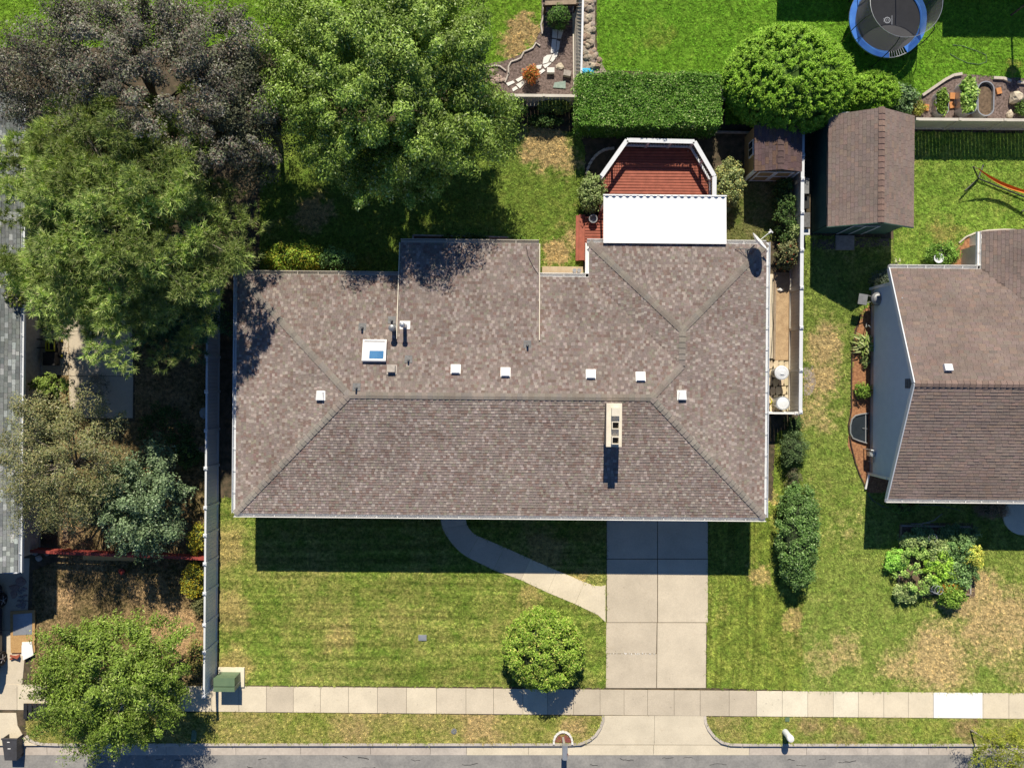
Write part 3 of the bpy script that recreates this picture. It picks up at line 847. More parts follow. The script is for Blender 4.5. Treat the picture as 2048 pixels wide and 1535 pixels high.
# gutters
gutter_run(house, (xl - .1, yf), (xr + .1, yf), (0, -1), M['white'])
gutter_run(house, (xr, yf), (xr, yn + .1), (1, 0), M['vinyl'])
gutter_run(house, (xl, yf), (xl, yb), (-1, 0), M['vinyl'])
gutter_run(house, (xl - .1, yb), (xa, yb), (0, 1), M['vinyl_warm'])
gutter_run(house, (xb, yb), (xw, yb), (0, 1), M['white'])
gutter_run(house, (xw, yb), (xw, yn), (-1, 0), M['white'])
gutter_run(house, (xw - .1, yn), (xr, yn), (0, 1), M['white'])
gutter_run(house, (xa, yE), (xb, yE), (0, 1), M['vinyl_warm'], z=zE - 0.03)
# chimney with three flues
cx = P(1228, 850, 4.7).x; cya, cyb = P(1228, 893, 4.7).y, P(1228, 806, 4.7).y
CT = 4.66
m = MB(); m.box((cx, (cya + cyb) / 2, CT / 2 + 1.0), (0.62, cyb - cya - .08, CT - 2.0)); chim = m.build('chimney', M['timber'], house)
m = MB(); m.box((cx, (cya + cyb) / 2, CT + .03), (0.66, cyb - cya, 0.09)); m.build('chimney_top', M['cream'], chim)
for i, py in enumerate((823, 850, 880)):
    fy = P(1231, py, 4.85).y; fx = cx + .03
    m = MB(); h = 0.28; w = 0.29; t = 0.03
    for dx, dy, sx_, sy_ in ((0, w / 2, w + t, t), (0, -w / 2, w + t, t), (w / 2, 0, t, w - t), (-w / 2, 0, t, w - t)):
        m.box((fx + dx, fy + dy, CT + .075 + h / 2), (sx_, sy_, h))
    if i == 0: m.box((fx, fy, CT + .09 + h), (w + .06, w + .06, 0.03))
    fl = m.build('flue', M['cream'], chim)
    m = MB(); m.box((fx, fy, CT + .09), (w - t - .01, w - t - .01, 0.02)); m.build('flue_opening', M['black'], chim)
# skylight
sc_ = P(749, 702, 3.9); zz = roof_z(sc_.x, sc_.y)
sl = math.atan(MS); Rb = Matrix.Rotation(-sl, 3, 'X')
def on_roof(px, py, zoff=0.0, it=3):
    z = 3.5
    for _ in range(it):
        q = P(px, py, z + zoff); z = roof_z(q.x, q.y)
    return Vector((q.x, q.y, z))
q = on_roof(749, 702, .12)
m = MB(); m.box(q + Vector((0, 0, .07)), (1.0, 0.97, 0.16), rot=Rb); skl = m.build('skylight', M['white'], house)
m = MB()
for dx, dy, a_, b_ in ((0, .45, 1.04, .07), (0, -.45, 1.04, .07), (.485, 0, .07, .83), (-.485, 0, .07, .83)):
    m.box(q + Rb @ Vector((dx, dy, .165)), (a_, b_, .06), rot=Rb)
m.build('skylight_frame', M['white'], skl)
m = MB(); m.box(q + Rb @ Vector((.1, -.2, .155)), (.62, .36, .012), rot=Rb); m.build('pane', M['skyglass'], skl)
# box vents
def roof_tilt(x, y):
    e = .05
    gx_ = (roof_z(x + e, y) - roof_z(x - e, y)) / (2 * e); gy_ = (roof_z(x, y + e) - roof_z(x, y - e)) / (2 * e)
    zv = Vector((-gx_, -gy_, 1)).normalized()
    xv = Vector((1, 0, gx_)).normalized(); yv = zv.cross(xv)
    return Matrix((xv, yv, zv)).transposed()
for i, (px, py, mt) in enumerate(((911, 738, 'roofwhite'), (1011, 744, 'roofwhite'), (1182, 748, 'roofwhite'), (1282, 753, 'roofwhite'), (641, 791, 'roofwhite'), (1364, 790, 'roofwhite'), (783, 739, 'greytimber'))):
    q = on_roof(px, py, .12); R = roof_tilt(q.x, q.y)
    m = MB(); k = 0.85 if mt != 'roofwhite' else 0.82
    m.box(q + R @ Vector((0, 0, .024)), (.52 * k, .52 * k, .016), rot=R)
    if mt == 'roofwhite':
        wv = [(-.19, -.2, .03), (.19, -.2, .03), (.19, .2, .03), (-.19, .2, .03), (-.22, -.22, .17), (.22, -.22, .17), (.17, .17, .19), (-.17, .17, .19)]
    else:
        wv = [(-.16, -.16, .03), (.16, -.16, .03), (.16, .16, .03), (-.16, .16, .03), (-.16, -.16, .22), (.16, -.16, .22), (.16, .16, .2), (-.16, .16, .2)]
    m.mesh([q + R @ (Vector(v) * (.86 if mt == 'roofwhite' else 1)) for v in wv], [(0, 3, 2, 1), (4, 5, 6, 7), (0, 1, 5, 4), (1, 2, 6, 5), (2, 3, 7, 6), (3, 0, 4, 7)])
    m.build('roof_vent', M[mt], house)
# plumbing pipes and flues
for i, (px, py, r, h, mt, cap) in enumerate(((723, 655, .05, .28, 'pipegrey', 0), (816, 720, .04, .24, 'pipegrey', 0), (1055, 690, .045, .28, 'pipegrey', 0), (711, 776, .04, .32, 'pipegrey', 0), (782, 641, .045, .34, 'pipegrey', 0), (785, 656, .105, .75, 'steel', 1), (806, 650, .085, .85, 'galv', 2), (841, 552, .05, .3, 'pipegrey', 0))):
    q = on_roof(px, py, h * .7)
    R = roof_tilt(q.x, q.y)
    m = MB(); m.box(q + R @ Vector((0, .05, .02)), (.34, .34, .012) if cap != 2 else (.46, .36, .012), rot=R)
    fl = m.build('pipe_flashing', M['pipegrey'] if cap != 2 else M['roofwhite'], house)
    m = MB()
    m.lathe(q, [(r * 1.6, -.02), (r * 1.25, .08), (r, .1), (r, h)], 14)
    if cap: m.lathe(q + Vector((0, 0, h - .12)), [(r, 0), (r * 1.35, .05), (r * 1.45, .1), (r * 1.2, .17), (r * .4, .21)], 16)
    m.build('vent_pipe', M[mt], house)
# aerial cable on the rear roof
q = [on_roof(1052, 490, .02), on_roof(1056, 512, .02), on_roof(1066, 533, .02), on_roof(1076, 548, .02)]
m = MB(); m.tube([v + Vector((0, 0, .03)) for v in q], .012, 5); m.build('cable', M['black'], house)
# satellite dish
q = on_roof(1497, 500, 0.2)
dish = thing('satellite_dish', 'white satellite dish with feed arm on the corner of the brown roof', 'satellite dish', q)
m = MB(); top = q + Vector((.12, .12, .62))
m.tube([q + Vector((0, 0, 0)), q + Vector((0, 0, .45)), top], .03, 8); m.box(q + Vector((0, 0, .03)), (.2, .2, .03)); m.build('mast', M['pipegrey'], dish)
m = MB()
for dx, dy in ((-.55, .08), (-.35, .1)): m.tube([(q.x + dx, q.y + dy, roof_z(q.x + dx, q.y + dy) + .02), q + Vector((0, 0, .42))], .012, 6)
m.build('brace', M['pipegrey'], dish)
dn = Vector((.62, .55, .42)).normalized(); up_ = Vector((0, 0, 1)); ux = up_.cross(dn).normalized(); uy = dn.cross(ux)
Rd = Matrix((ux, uy, dn)).transposed(); dc = top + Vector((.12, .12, .08))
m = MB(); m.smooth = True
N_, K_ = 28, 6
vs = []; fs = []
for k in range(K_ + 1):
    r = .46 * k / K_
    for i in range(N_):
        a = 2 * math.pi * i / N_
        vs.append(dc + Rd @ Vector((r * math.cos(a), r * 1.05 * math.sin(a), r * r * .55)))
for k in range(K_):
    for i in range(N_):
        j = (i + 1) % N_
        fs.append((k * N_ + i, k * N_ + j, (k + 1) * N_ + j, (k + 1) * N_ + i))
nv = len(vs)
vs += [v - dn * .015 for v in vs]
fs += [tuple(nv + a for a in reversed(f)) for f in fs[:]]
m.mesh(vs, fs); m.build('reflector', M['white'], dish)
m = MB(); fe = dc + dn * .62 + uy * -.15
m.tube([dc - uy * .3, fe], .018, 6); m.lathe(fe, [(.02, -.05), (.05, -.02), (.05, .05), (.02, .09)], 10, rot=Rd); m.box(fe + dn * .1, (.2, .05, .05), rot=Rd); m.build('feed_arm', M['white'], dish)

# concrete landing with two small pots between the wings
q0, q1 = P2(1079, 556, .5), P2(1171, 534, .5)
m = MB(); m.box(((q0[0] + q1[0]) / 2, (q0[1] + q1[1]) / 2 + .02, .25), (q1[0] - q0[0] - .25, q1[1] - q0[1], .5))
one('landing', m, M['pvcpanel'], 'tan concrete landing between the two rear wings of the large roof', 'landing', ((q0[0] + q1[0]) / 2, (q0[1] + q1[1]) / 2, 0))
for i, px in enumerate((1149, 1158)):
    q = P(px, 541, .7); m = MB(); m.lathe((q.x, q.y, .5), [(.07, 0), (.09, .2), (.1, .26), (.08, .26)], 12); m.lathe((q.x, q.y, .72), [(.075, 0), (.075, .01)], 12)
    one('can', m, M['galv'], 'small metal can standing on the tan concrete landing', 'can', (q.x, q.y, .5), 'cans on the tan landing')
# rear raised planter along the wall of the middle wing
t = thing('raised_planter', 'long grey timber planter along the rear wall of the large house', 'planter', P(938, 476))
a, b = P2(826, 470, .4), P2(1046, 475, .4)
yw = yE - .06
for (p, q_) in (((a[0], a[1]), (b[0], b[1])), ((a[0], a[1]), (a[0], yw)), ((b[0], b[1]), (b[0], yw))):
    m = MB(); m.bar((p[0], p[1], .2), (q_[0], q_[1], .2), .07, .42); m.build('board', M['greytimber'], t)
m = MB(); m.box(((a[0] + b[0]) / 2, (a[1] + yw) / 2, .15), (b[0] - a[0] - .1, abs(a[1] - yw), .3)); m.build('soil', M['soil'], t)

# ---------------------------------------------------------------- generic gable roof builder (ridge along x or y)
def gable(par, x0, x1, y0, y1, ze_, zr_, axis, pal, e=.14, wmin=.24, wmax=.36, caps=True, capcol=(.265, .195, .165), skip=None, rid=None):
    mb = MB(); mb.col = (.17, .13, .11)
    s = MB()
    if axis == 'x':
        ym = (y0 + y1) / 2 if rid is None else rid
        mb.face([(x0, y0, ze_), (x1, y0, ze_), (x1, ym, zr_), (x0, ym, zr_)]); mb.face([(x1, y1, ze_), (x0, y1, ze_), (x0, ym, zr_), (x1, ym, zr_)])
        mb.face([(x0, y0, ze_ - .1), (x0, ym, zr_ - .1), (x1, ym, zr_ - .1), (x1, y0, ze_ - .1)]); mb.face([(x0, y1, ze_ - .1), (x1, y1, ze_ - .1), (x1, ym, zr_ - .1), (x0, ym, zr_ - .1)])
        m_ = (zr_ - ze_) / (ym - y0)
        tabs(s, (x0, y0), (1, 0), (0, 1), ze_, m_, x1 - x0, ym - y0, lambda x, y: True, pal, e, wmin, wmax)
        tabs(s, (x0, y1), (1, 0), (0, -1), ze_, m_, x1 - x0, y1 - ym, (lambda x, y: True) if skip is None else skip, pal, e, wmin, wmax)
        line = ((x0, ym, zr_), (x1, ym, zr_))
    else:
        xm = (x0 + x1) / 2 if rid is None else rid
        mb.face([(x0, y1, ze_), (x0, y0, ze_), (xm, y0, zr_), (xm, y1, zr_)]); mb.face([(x1, y0, ze_), (x1, y1, ze_), (xm, y1, zr_), (xm, y0, zr_)])
        mb.face([(x0, y0, ze_ - .1), (x0, y1, ze_ - .1), (xm, y1, zr_ - .1), (xm, y0, zr_ - .1)]); mb.face([(x1, y1, ze_ - .1), (x1, y0, ze_ - .1), (xm, y0, zr_ - .1), (xm, y1, zr_ - .1)])
        m_ = (zr_ - ze_) / (xm - x0)
        tabs(s, (x0, y0), (0, 1), (1, 0), ze_, m_, y1 - y0, xm - x0, (lambda x, y: True) if skip is None else skip, pal, e, wmin, wmax)
        tabs(s, (x1, y0), (0, 1), (-1, 0), ze_, m_, y1 - y0, x1 - xm, lambda x, y: True, pal, e, wmin, wmax)
        line = ((xm, y0, zr_), (xm, y1, zr_))
    r = mb.build('roof', M['shingle'], par)
    s.build('shingles', M['shingle'], r)['kind'] = 'stuff'
    if caps: cap_line(r, line[0], line[1], m_, m_, MC, M['shingle'], .26, capcol)
    return r

def lap_wall(mb, a, b, z0, ztop, h=0.18, out=(0, 0)):
    """lapped siding between 2D points a and b; ztop is a function of the share along the wall"""
    a = Vector((a[0], a[1])); b = Vector((b[0], b[1])); out = Vector(out)
    K = 24
    z = z0
    zmax = max(ztop(i / K) for i in range(K + 1))
    while z < zmax - 1e-3:
        for i in range(K):
            t0, t1 = i / K, (i + 1) / K
            za, zb = min(z + h, ztop(t0)), min(z + h, ztop(t1))
            if za <= z + 1e-4 and zb <= z + 1e-4: continue
            za, zb = max(za, z), max(zb, z)
            p, q = a.lerp(b, t0) , a.lerp(b, t1)
            lo = out * 0.035
            mb.face([(p.x + lo.x, p.y + lo.y, z), (q.x + lo.x, q.y + lo.y, z), (q.x, q.y, zb), (p.x, p.y, za)])
            mb.face([(p.x, p.y, z), (q.x, q.y, z), (q.x + lo.x, q.y + lo.y, z), (p.x + lo.x, p.y + lo.y, z)])
        z += h

# ---------------------------------------------------------------- right-hand neighbour house
RE, RZ = 2.36, 4.55
rx0 = P(1775, 997, RE).x; rx1 = 36.0
ry0, ry1 = P(1900, 998, RE).y, P(1870, 537, RE).y
ryr = (ry0 + ry1) / 2
rh = thing('house', 'grey sided house with brown shingle gable roof beside the wide lawn', 'house', (rx0 + 6, ryr, 0))
wx0 = P(1739, 800).x; wy0, wy1 = P(1739, 946).y, P(1745, 578).y
ex0 = P(1963, 500, RE).x; ey1 = P(1990, 463, RE).y
slp = (RZ - RE) / (ryr - ry0)
def rskip(x, y): return not (x > ex0 and RE + slp * (x - ex0) > RE + slp * (ry1 - y) + .01)
gable(rh, rx0, rx1, ry0, ry1, RE, RZ, 'x', pal_brown, skip=rskip)
# wing roof: west slope only shows
ew = 7.0
m = MB(); m.col = (.17, .13, .11)
zw = RE + slp * ew
m.face([(ex0, ey1, RE), (ex0, ry1 - ew, RE), (ex0 + ew, ry1 - ew, zw), (ex0 + ew, ey1, zw)])
m.face([(ex0 + 2 * ew, ry1 - ew, RE), (ex0 + 2 * ew, ey1, RE), (ex0 + ew, ey1, zw), (ex0 + ew, ry1 - ew, zw)])
wr = m.build('wing_roof', M['shingle'], rh)
m = MB(); tabs(m, (ex0, ry1 - ew), (0, 1), (1, 0), RE, slp, ey1 - ry1 + ew, ew, lambda x, y: RE + slp * (x - ex0) > RE + slp * (ry1 - y) - .02 or y > ry1, pal_brown, .14, .24, .36)
m.build('shingles', M['shingle'], wr)['kind'] = 'stuff'
m = MB()
hgab = lambda t: RE - .12 + slp * min(abs((wy0 + (wy1 - wy0) * t) - ry0), abs(ry1 - (wy0 + (wy1 - wy0) * t)))
lap_wall(m, (wx0, wy1), (wx0, wy0), 0.45, lambda t: hgab(1 - t), out=(-1, 0))
lap_wall(m, (wx0, wy0), (rx1, wy0), 0.45, lambda t: RE - .12, out=(0, -1))
lap_wall(m, (rx1, wy1), (wx0, wy1), 0.45, lambda t: RE - .12, out=(0, 1))
m.build('siding', M['palesiding'], rh)
m = MB(); m.prism([(wx0 + .03, wy0 + .03), (rx1, wy0 + .03), (rx1, wy1 - .03), (wx0 + .03, wy1 - .03)], 0, .5); m.prism([(ex0 + .5, wy1 - .04), (rx1, wy1 - .04), (rx1, ey1 - .4), (ex0 + .5, ey1 - .4)], 0, RE - .1)
m.build('foundation', M['curb'], rh)
m = MB(); m.box((wx0 - .03, wy0, 1.15), (.12, .12, 2.2)); m.box((wx0 - .03, wy1, 1.15), (.12, .12, 2.2)); m.build('corner_board', M['white'], rh)
m = MB()
for y0_, z0_, y1_, z1_ in ((ry0, RE, ryr, RZ), (ry1, RE, ryr, RZ)):
    m.bar((rx0 - .02, y0_, z0_ - .06), (rx0 - .02, y1_, z1_ - .06), .05, .2)
m.build('barge_board', M['vinyl'], rh)
m = MB()
for k in range(7): m.box((wx0 - .035, ryr, 3.35 + k * .1), (.04, .42, .035))
m.build('gable_louvre', M['pipegrey'], rh)
gutter_run(rh, (rx0 - .05, ry0), (rx1, ry0), (0, -1), M['white'], z=RE - .02, hangers=.7)
gutter_run(rh, (rx0, ry1), (ex0, ry1), (0, 1), M['white'], z=RE - .02, hangers=.7)
gutter_run(rh, (ex0, ry1), (ex0, ey1), (-1, 0), M['white'], z=RE - .02, hangers=.7)
q = P(1897, 735, 4.4)
m = MB(); m.box((q.x, q.y, RE + slp * (ry1 - q.y) + .1), (.34, .3, .16), rot=Matrix.Rotation(-math.atan(slp), 3, 'X')); m.build('roof_vent', M['vinyl'], rh)
# downspout at the corner
m = MB(); m.tube([(wx0 - .08, wy0 - .02, 1.9), (wx0 - .08, wy0 - .02, .2), (wx0 - .2, wy0 - .75, .1)], .05, 6); m.build('downspout', M['white'], rh)
# porch step of that house
m = MB(); q = P(2040, 1040); m.lathe((q.x + .1, q.y + .3, 0), [(1.0, 0), (1.0, .12)], 24); one('porch_step', m, CONC[4], 'pale rounded concrete porch step before the grey sided house', 'step', (q.x + .1, q.y + .3, 0))

# ---------------------------------------------------------------- left-hand neighbour house
LE = 2.5
lx = P(40, 650, LE).x; ly0 = P(27, 1143, LE).y; ly1 = P(57, 190, LE).y
lh = thing('house', 'house with grey green shingle roof behind the pine', 'house', (lx - 4, (ly0 + ly1) / 2, 0))
gable(lh, lx - 12, lx, ly0, ly1, LE, LE + 2.2, 'y', pal_grey, wmin=.18, wmax=.32, capcol=(.25, .26, .25))
m = MB(); lap_wall(m, (lx - .55, ly0 + .4), (lx - .55, ly1 - .4), .3, lambda t: LE - .1, out=(1, 0)); m.build('siding', M['greytimber'], lh)
m = MB(); m.prism([(lx - 11.5, ly0 + .4), (lx - .58, ly0 + .4), (lx - .58, ly1 - .4), (lx - 11.5, ly1 - .4)], 0, LE - .12); m.build('wall', M['greytimber'], lh)
gutter_run(lh, (lx, ly0 - .05), (lx, ly1), (1, 0), M['vinyl'], z=LE - .02)
m = MB(); m.bar((lx - 12, ly0 - .03, LE - .05), (lx, ly0 - .03, LE - .05), .06, .18); m.build('fascia', M['vinyl'], lh)

# unseen house beyond the top edge, guessed and placed to cast the lawn shadow
nx0, nx1 = P(1548, 0).x, 34
ns = P(1700, -72).y
nh = thing('house', 'unseen pale house guessed beyond the trampoline lawn for its shadow', 'house', (nx0 + 9, ns + 5, 0))
gable(nh, nx0, nx1, ns, ns + 9, 2.5, 4.4, 'x', pal_brown, caps=False, wmin=.4, wmax=.6, e=.3)
m = MB(); m.prism([(nx0 + .3, ns + .4), (nx1, ns + .4), (nx1, ns + 8.6), (nx0 + .3, ns + 8.6)], 0, 2.4); m.build('wall', M['cream'], nh)
m = MB(); m.box(((P(1880, 0).x + nx1) / 2, ns + .2, 2.55), (nx1 - P(1880, 0).x, 1.6, .12)); m.build('shadow_slab', M['vinyl_warm'], nh)  # slab added to lengthen the right part of the house shadow
for a in range(3):
    m = MB(); m.box((nx0 + 3 + a * 5, ns + .38, 1.4), (1.4, .06, 1.1)); m.build('window', M['glass'], nh)

# ---------------------------------------------------------------- sheds
# big green shed
SZ0, SZ1 = 2.2, 3.2
s0 = P(1655, 455, SZ0); s1 = P(1832, 235, SZ0)
sx0, sx1 = s0.x, P(1828, 345, SZ0).x; sy0, sy1 = P(1740, 454, SZ0).y, P(1740, 231, SZ0).y
bs = thing('garden_shed', 'dark green shed with brown shingle gable roof beside the hammock lawn', 'shed', ((sx0 + sx1) / 2, (sy0 + sy1) / 2, 0))
gable(bs, sx0, sx1, sy0, sy1, SZ0, SZ1, 'y', pal_brown, wmin=.2, wmax=.34, capcol=(.275, .19, .155))
m = MB(); i_ = .18; xm = (sx0 + sx1) / 2
def gab(t): return SZ0 - .08 + (SZ1 - SZ0) * (1 - abs(2 * t - 1)) * .95
lap_wall(m, (sx0 + i_, sy0 + i_), (sx1 - i_, sy0 + i_), .02, gab, out=(0, -1))
lap_wall(m, (sx1 - i_, sy1 - i_), (sx0 + i_, sy1 - i_), .02, gab, out=(0, 1))
lap_wall(m, (sx0 + i_, sy1 - i_), (sx0 + i_, sy0 + i_), .02, lambda t: SZ0 - .02, out=(-1, 0))
lap_wall(m, (sx1 - i_, sy0 + i_), (sx1 - i_, sy1 - i_), .02, lambda t: SZ0 - .02, out=(1, 0))
m.build('wall', M['greenwall'], bs)
m = MB(); m.box((xm, sy0 + i_ - .03, .95), (1.2, .05, 1.85)); dr = m.build('door', M['greenwall'], bs)
m = MB()
for dx in (-.6, 0, .6): m.box((xm + dx, sy0 + i_ - .065, .95), (.07, .02, 1.85))
m.box((xm, sy0 + i_ - .067, 1.86), (1.27, .02, .07)); m.build('door_trim', M['vinyl'], dr)
m = MB()
for s_, x_ in ((1, sx0), (-1, sx1)): m.bar((x_, sy0 - .01, SZ0 - .05), (xm, sy0 - .01, SZ1 - .05), .04, .1)
m.build('barge_board', M['greenwall'], bs)
m = MB(); q = P(1688, 486); m.box((q.x, q.y, .06), (.9, .7, .12)); m.box((q.x, q.y - .2, .125), (.86, .25, .02)); one('shed_ramp', m, M['greytimber'], 'grey timber ramp before the green shed', 'ramp', (q.x, q.y, 0))

# small tan shed
TZ0, TZ1 = 1.75, 2.1
tx0, tx1 = P(1509, 300, TZ0).x, P(1604, 300, TZ0).x; ty0, ty1 = P(1555, 343, TZ0).y, P(1555, 246, TZ0).y
ts = thing('garden_shed', 'small tan shed with white double doors below the round conifer', 'shed', ((tx0 + tx1) / 2, (ty0 + ty1) / 2, 0))
gable(ts, tx0, tx1, ty0, ty1, TZ0, TZ1, 'y', lambda r: jit(r.choice([(.15, .10, .10), (.17, .115, .11), (.19, .12, .09)]), r), wmin=.2, wmax=.36, e=.15, capcol=(.16, .11, .1))
m = MB(); i_ = .08
m.prism([(tx0 + i_, ty0 + i_), (tx1 - i_, ty0 + i_), (tx1 - i_, ty1 - i_), (tx0 + i_, ty1 - i_)], 0, TZ0 - .03); m.build('wall', M['tan'], ts)
xm = (tx0 + tx1) / 2
for s in (-1, 1):
    m = MB(); m.box((xm + s * .42, ty0 + i_ - .03, .85), (.8, .05, 1.55)); d_ = m.build('door', M['tan'], ts)
    m = MB()
    for dx in (-.37, .37): m.box((xm + s * .42 + dx, ty0 + i_ - .066, .85), (.09, .02, 1.55))
    for z in (.12, .85, 1.58): m.box((xm + s * .42, ty0 + i_ - .063, z), (.64, .02, .09))
    m.build('door_trim', M['white'], d_)
m = MB(); 
for x in (tx0 + i_, tx1 - i_): m.box((x, ty0 + i_ - .01, .85), (.12, .12, 1.7))
m.build('corner_board', M['white'], ts)
m = MB(); wy = P(1510, 298, 1.1).y; m.box((tx0 + i_ - .02, wy, 1.1), (.05, .75, .62)); w_ = m.build('window', M['white'], ts)
for s in (-1, 1):
    m = MB(); m.box((tx0 + i_ - .05, wy + s * .165, 1.1), (.02, .28, .48)); m.build('pane', M['glass'], w_)
# ---------------------------------------------------------------- fences
def vinyl_fence(label, pts, h, mat, capmat=None, name='vinyl_fence', t=0.05, post=0.12, boards=0, toprail=0.09, cap=True):
    q = [Vector((p[0], p[1], 0)) for p in pts]
    th = thing(name, label, 'fence', q[len(q) // 2])
    for p in q:
        m = MB(); m.box((p.x, p.y, (h + .04) / 2), (post, post, h + .04)); po = m.build('post', mat, th)
        if cap:
            m = MB(); k = post / 2 + .025
            m.mesh([(p.x - k, p.y - k, h + .045), (p.x + k, p.y - k, h + .045), (p.x + k, p.y + k, h + .045), (p.x - k, p.y + k, h + .045), (p.x, p.y, h + .1)], [(0, 1, 4), (1, 2, 4), (2, 3, 4), (3, 0, 4), (3, 2, 1, 0)])
            m.build('post_cap', capmat or mat, po)
    for a, b in zip(q[:-1], q[1:]):
        d = (b - a); L = d.length; d.normalize()
        a1, b1 = a + d * (post / 2 + .003), b - d * (post / 2 + .003)
        m = MB(); m.bar(a1 + Vector((0, 0, h - .03)), b1 + Vector((0, 0, h - .03)), toprail, .06); m.build('top_rail', capmat or mat, th)
        m = MB(); m.bar(a1 + Vector((0, 0, .1)), b1 + Vector((0, 0, .1)), toprail * .8, .1); m.build('bottom_rail', mat, th)
        m = MB()
        n = boards or max(1, int(L / .18))
        for i in range(n):
            c0 = a1.lerp(b1, i / n); c1 = a1.lerp(b1, (i + 1) / n)
            g_ = d * .004
            if boards == 0: m.bar(c0 + g_ + Vector((0, 0, (h + .09) / 2 - .01)), c1 - g_ + Vector((0, 0, (h + .09) / 2 - .01)), t * .5, h - .21)
            else: pass
        if boards == 0: m.build('panel', mat, th)
    return th

ZF = 1.5
fx = P(415, 900, ZF).x
ys_f = [P(417, y, ZF).y for y in (565, 640, 712, 783, 861, 936, 1015, 1070, 1127, 1186, 1249, 1304, 1391)]
fxs = [P(436.5, 767 + (767.5 - 767)).x for _ in ys_f]
vinyl_fence('long white vinyl fence between the side yard and the front lawn', [(P(437.5, 900).x, y) for y in ys_f], ZF, M['vinyl'])
RF = 1.45
xf_ = P(1579, 700).x
vinyl_fence('tall weathered vinyl fence beside the sandy side strip', [(xf_, P(1602, y, RF).y) for y in (262, 310, 358, 425, 500, 575, 655, 740, 824)], RF, M['vinyl_warm'], M['vinyl'], toprail=.16)
yg = P(1570, 826, 1.4).y
vinyl_fence('short white gate fence closing the sandy side strip', [(xr - .45, yg), (P(1571, 826).x, yg), (xf_ - .16, yg)], 1.35, M['white'])
BF = 1.3
vinyl_fence('weathered fence along the bark garden', [(P(x, 191, BF).x, P(1090, 191, BF).y) for x in (1022, 1088, 1152)], BF, M['vinyl_warm'], M['vinyl_warm'], toprail=.13, cap=False)
vinyl_fence('weathered fence behind the metal trough planters', [(P(x, 238, BF).x, P(1930, 239, BF).y) for x in (1834, 1920, 2010, 2100)], BF, M['vinyl_warm'], M['vinyl_warm'], toprail=.13, cap=False)
yB = P(1090, 205).y
vinyl_fence('fence stretch hidden behind the clipped hedge', [(P(x, 210).x, P(1300, 200).y) for x in (1160, 1240, 1320, 1400, 1500, 1600)], BF, M['vinyl_warm'], M['vinyl_warm'], toprail=.1, cap=False)
q0, q1 = P(1665, 227, BF), P(1704, 227, BF)
m = MB(); m.bar((q0.x, q0.y, BF - .06), (q1.x, q1.y, BF - .06), .14, .12); m.box((q0.x + .1, q0.y, BF / 2), (.12, .12, BF)); m.box((q1.x - .1, q1.y, BF / 2), (.12, .12, BF))
one('fence_rail', m, M['vinyl'], 'short white fence rail behind the green shed', 'fence', ((q0.x + q1.x) / 2, q0.y, 0))
# slatted fence leaning over the rock border
sf = thing('slatted_fence', 'leaning grey slatted fence between bark garden and rock border', 'fence', P(1150, 90))
ba, bb = P(1148, 196), P(1146, -40)
ta, tb = P(1162, 188, 1.5), P(1168, -60, 1.5)
for k, (f, mt) in enumerate(((0.02, 'vinyl_warm'), (0.33, 'greytimber'), (0.97, 'vinyl'))):
    a = ba.lerp(ta, f); b = bb.lerp(tb, f)
    m = MB(); m.bar((a.x, a.y, max(a.z, .05)), (b.x, b.y, max(b.z, .05)), .09, .07); m.build('rail', M[mt], sf)
pa = [ba.lerp(ta, .06), bb.lerp(tb, .06), bb.lerp(tb, .95), ba.lerp(ta, .95)]
m = MB(); m.mesh([(v.x, v.y, max(v.z, .08)) for v in pa] + [(v.x + .03, v.y, max(v.z, .08) - .02) for v in pa], [(3, 2, 1, 0), (4, 5, 6, 7), (0, 1, 5, 4), (2, 3, 7, 6), (1, 2, 6, 5), (3, 0, 4, 7)]); m.build('panel', M['vinyl_warm'], sf)
m = MB()
for i in range(34):
    f0 = i / 34
    lo = ba.lerp(bb, min(1, f0 + .035)).lerp(ta.lerp(tb, min(1, f0 + .035)), .36); hi = ba.lerp(bb, f0).lerp(ta.lerp(tb, f0), .93)
    m.bar((lo.x - .015, lo.y, lo.z + .02), (hi.x - .015, hi.y, hi.z + .02), .03, .03)
m.build('slats', M['greytimber'], sf)['kind'] = 'stuff'

# ---------------------------------------------------------------- deck
DZ = 0.5; RZT = 1.42
deck = thing('deck', 'red stained timber deck with white railing behind the large house', 'deck', P(1315, 400))
hexa = [P(1203, 352, RZT), P(1254, 280, RZT), P(1389, 283, RZT), P(1429, 352, RZT)]
floor = [(v.x, v.y) for v in hexa] + [(hexa[3].x, yn - .5), (P(1170, 440, DZ).x, yn - .5), (P(1170, 440, DZ).x, P(1170, 432, DZ).y), (hexa[0].x, P(1170, 432, DZ).y)]
def clip_x(poly, y):
    xs = []
    n = len(poly)
    for i in range(n):
        (x1, y1), (x2, y2) = poly[i], poly[(i + 1) % n]
        if (y1 > y) != (y2 > y): xs.append(x1 + (y - y1) / (y2 - y1) * (x2 - x1))
    return (min(xs), max(xs)) if xs else None
y = min(p[1] for p in floor) + .005; ymax = max(p[1] for p in floor)
while y < ymax - .05:
    w = .138
    ra, rb_ = clip_x(floor, y + .01), clip_x(floor, min(y + w - .006, ymax - .005))
    if ra and rb_:
        m = MB(); xa_ = max(ra[0], rb_[0]) ; xb_ = min(ra[1], rb_[1])
        m.box(((xa_ + xb_) / 2, y + w / 2 - .005, DZ - .02), (xb_ - xa_, w - .03, .04)); m.build('plank', M['redwood'] if rnd.random() < .6 else M['redwood2'], deck)
    y += w
m = MB(); m.prism(inset(floor[:6] + floor[6:], .12), .02, DZ - .045); m.build('deck_base', M['darkwood'], deck)
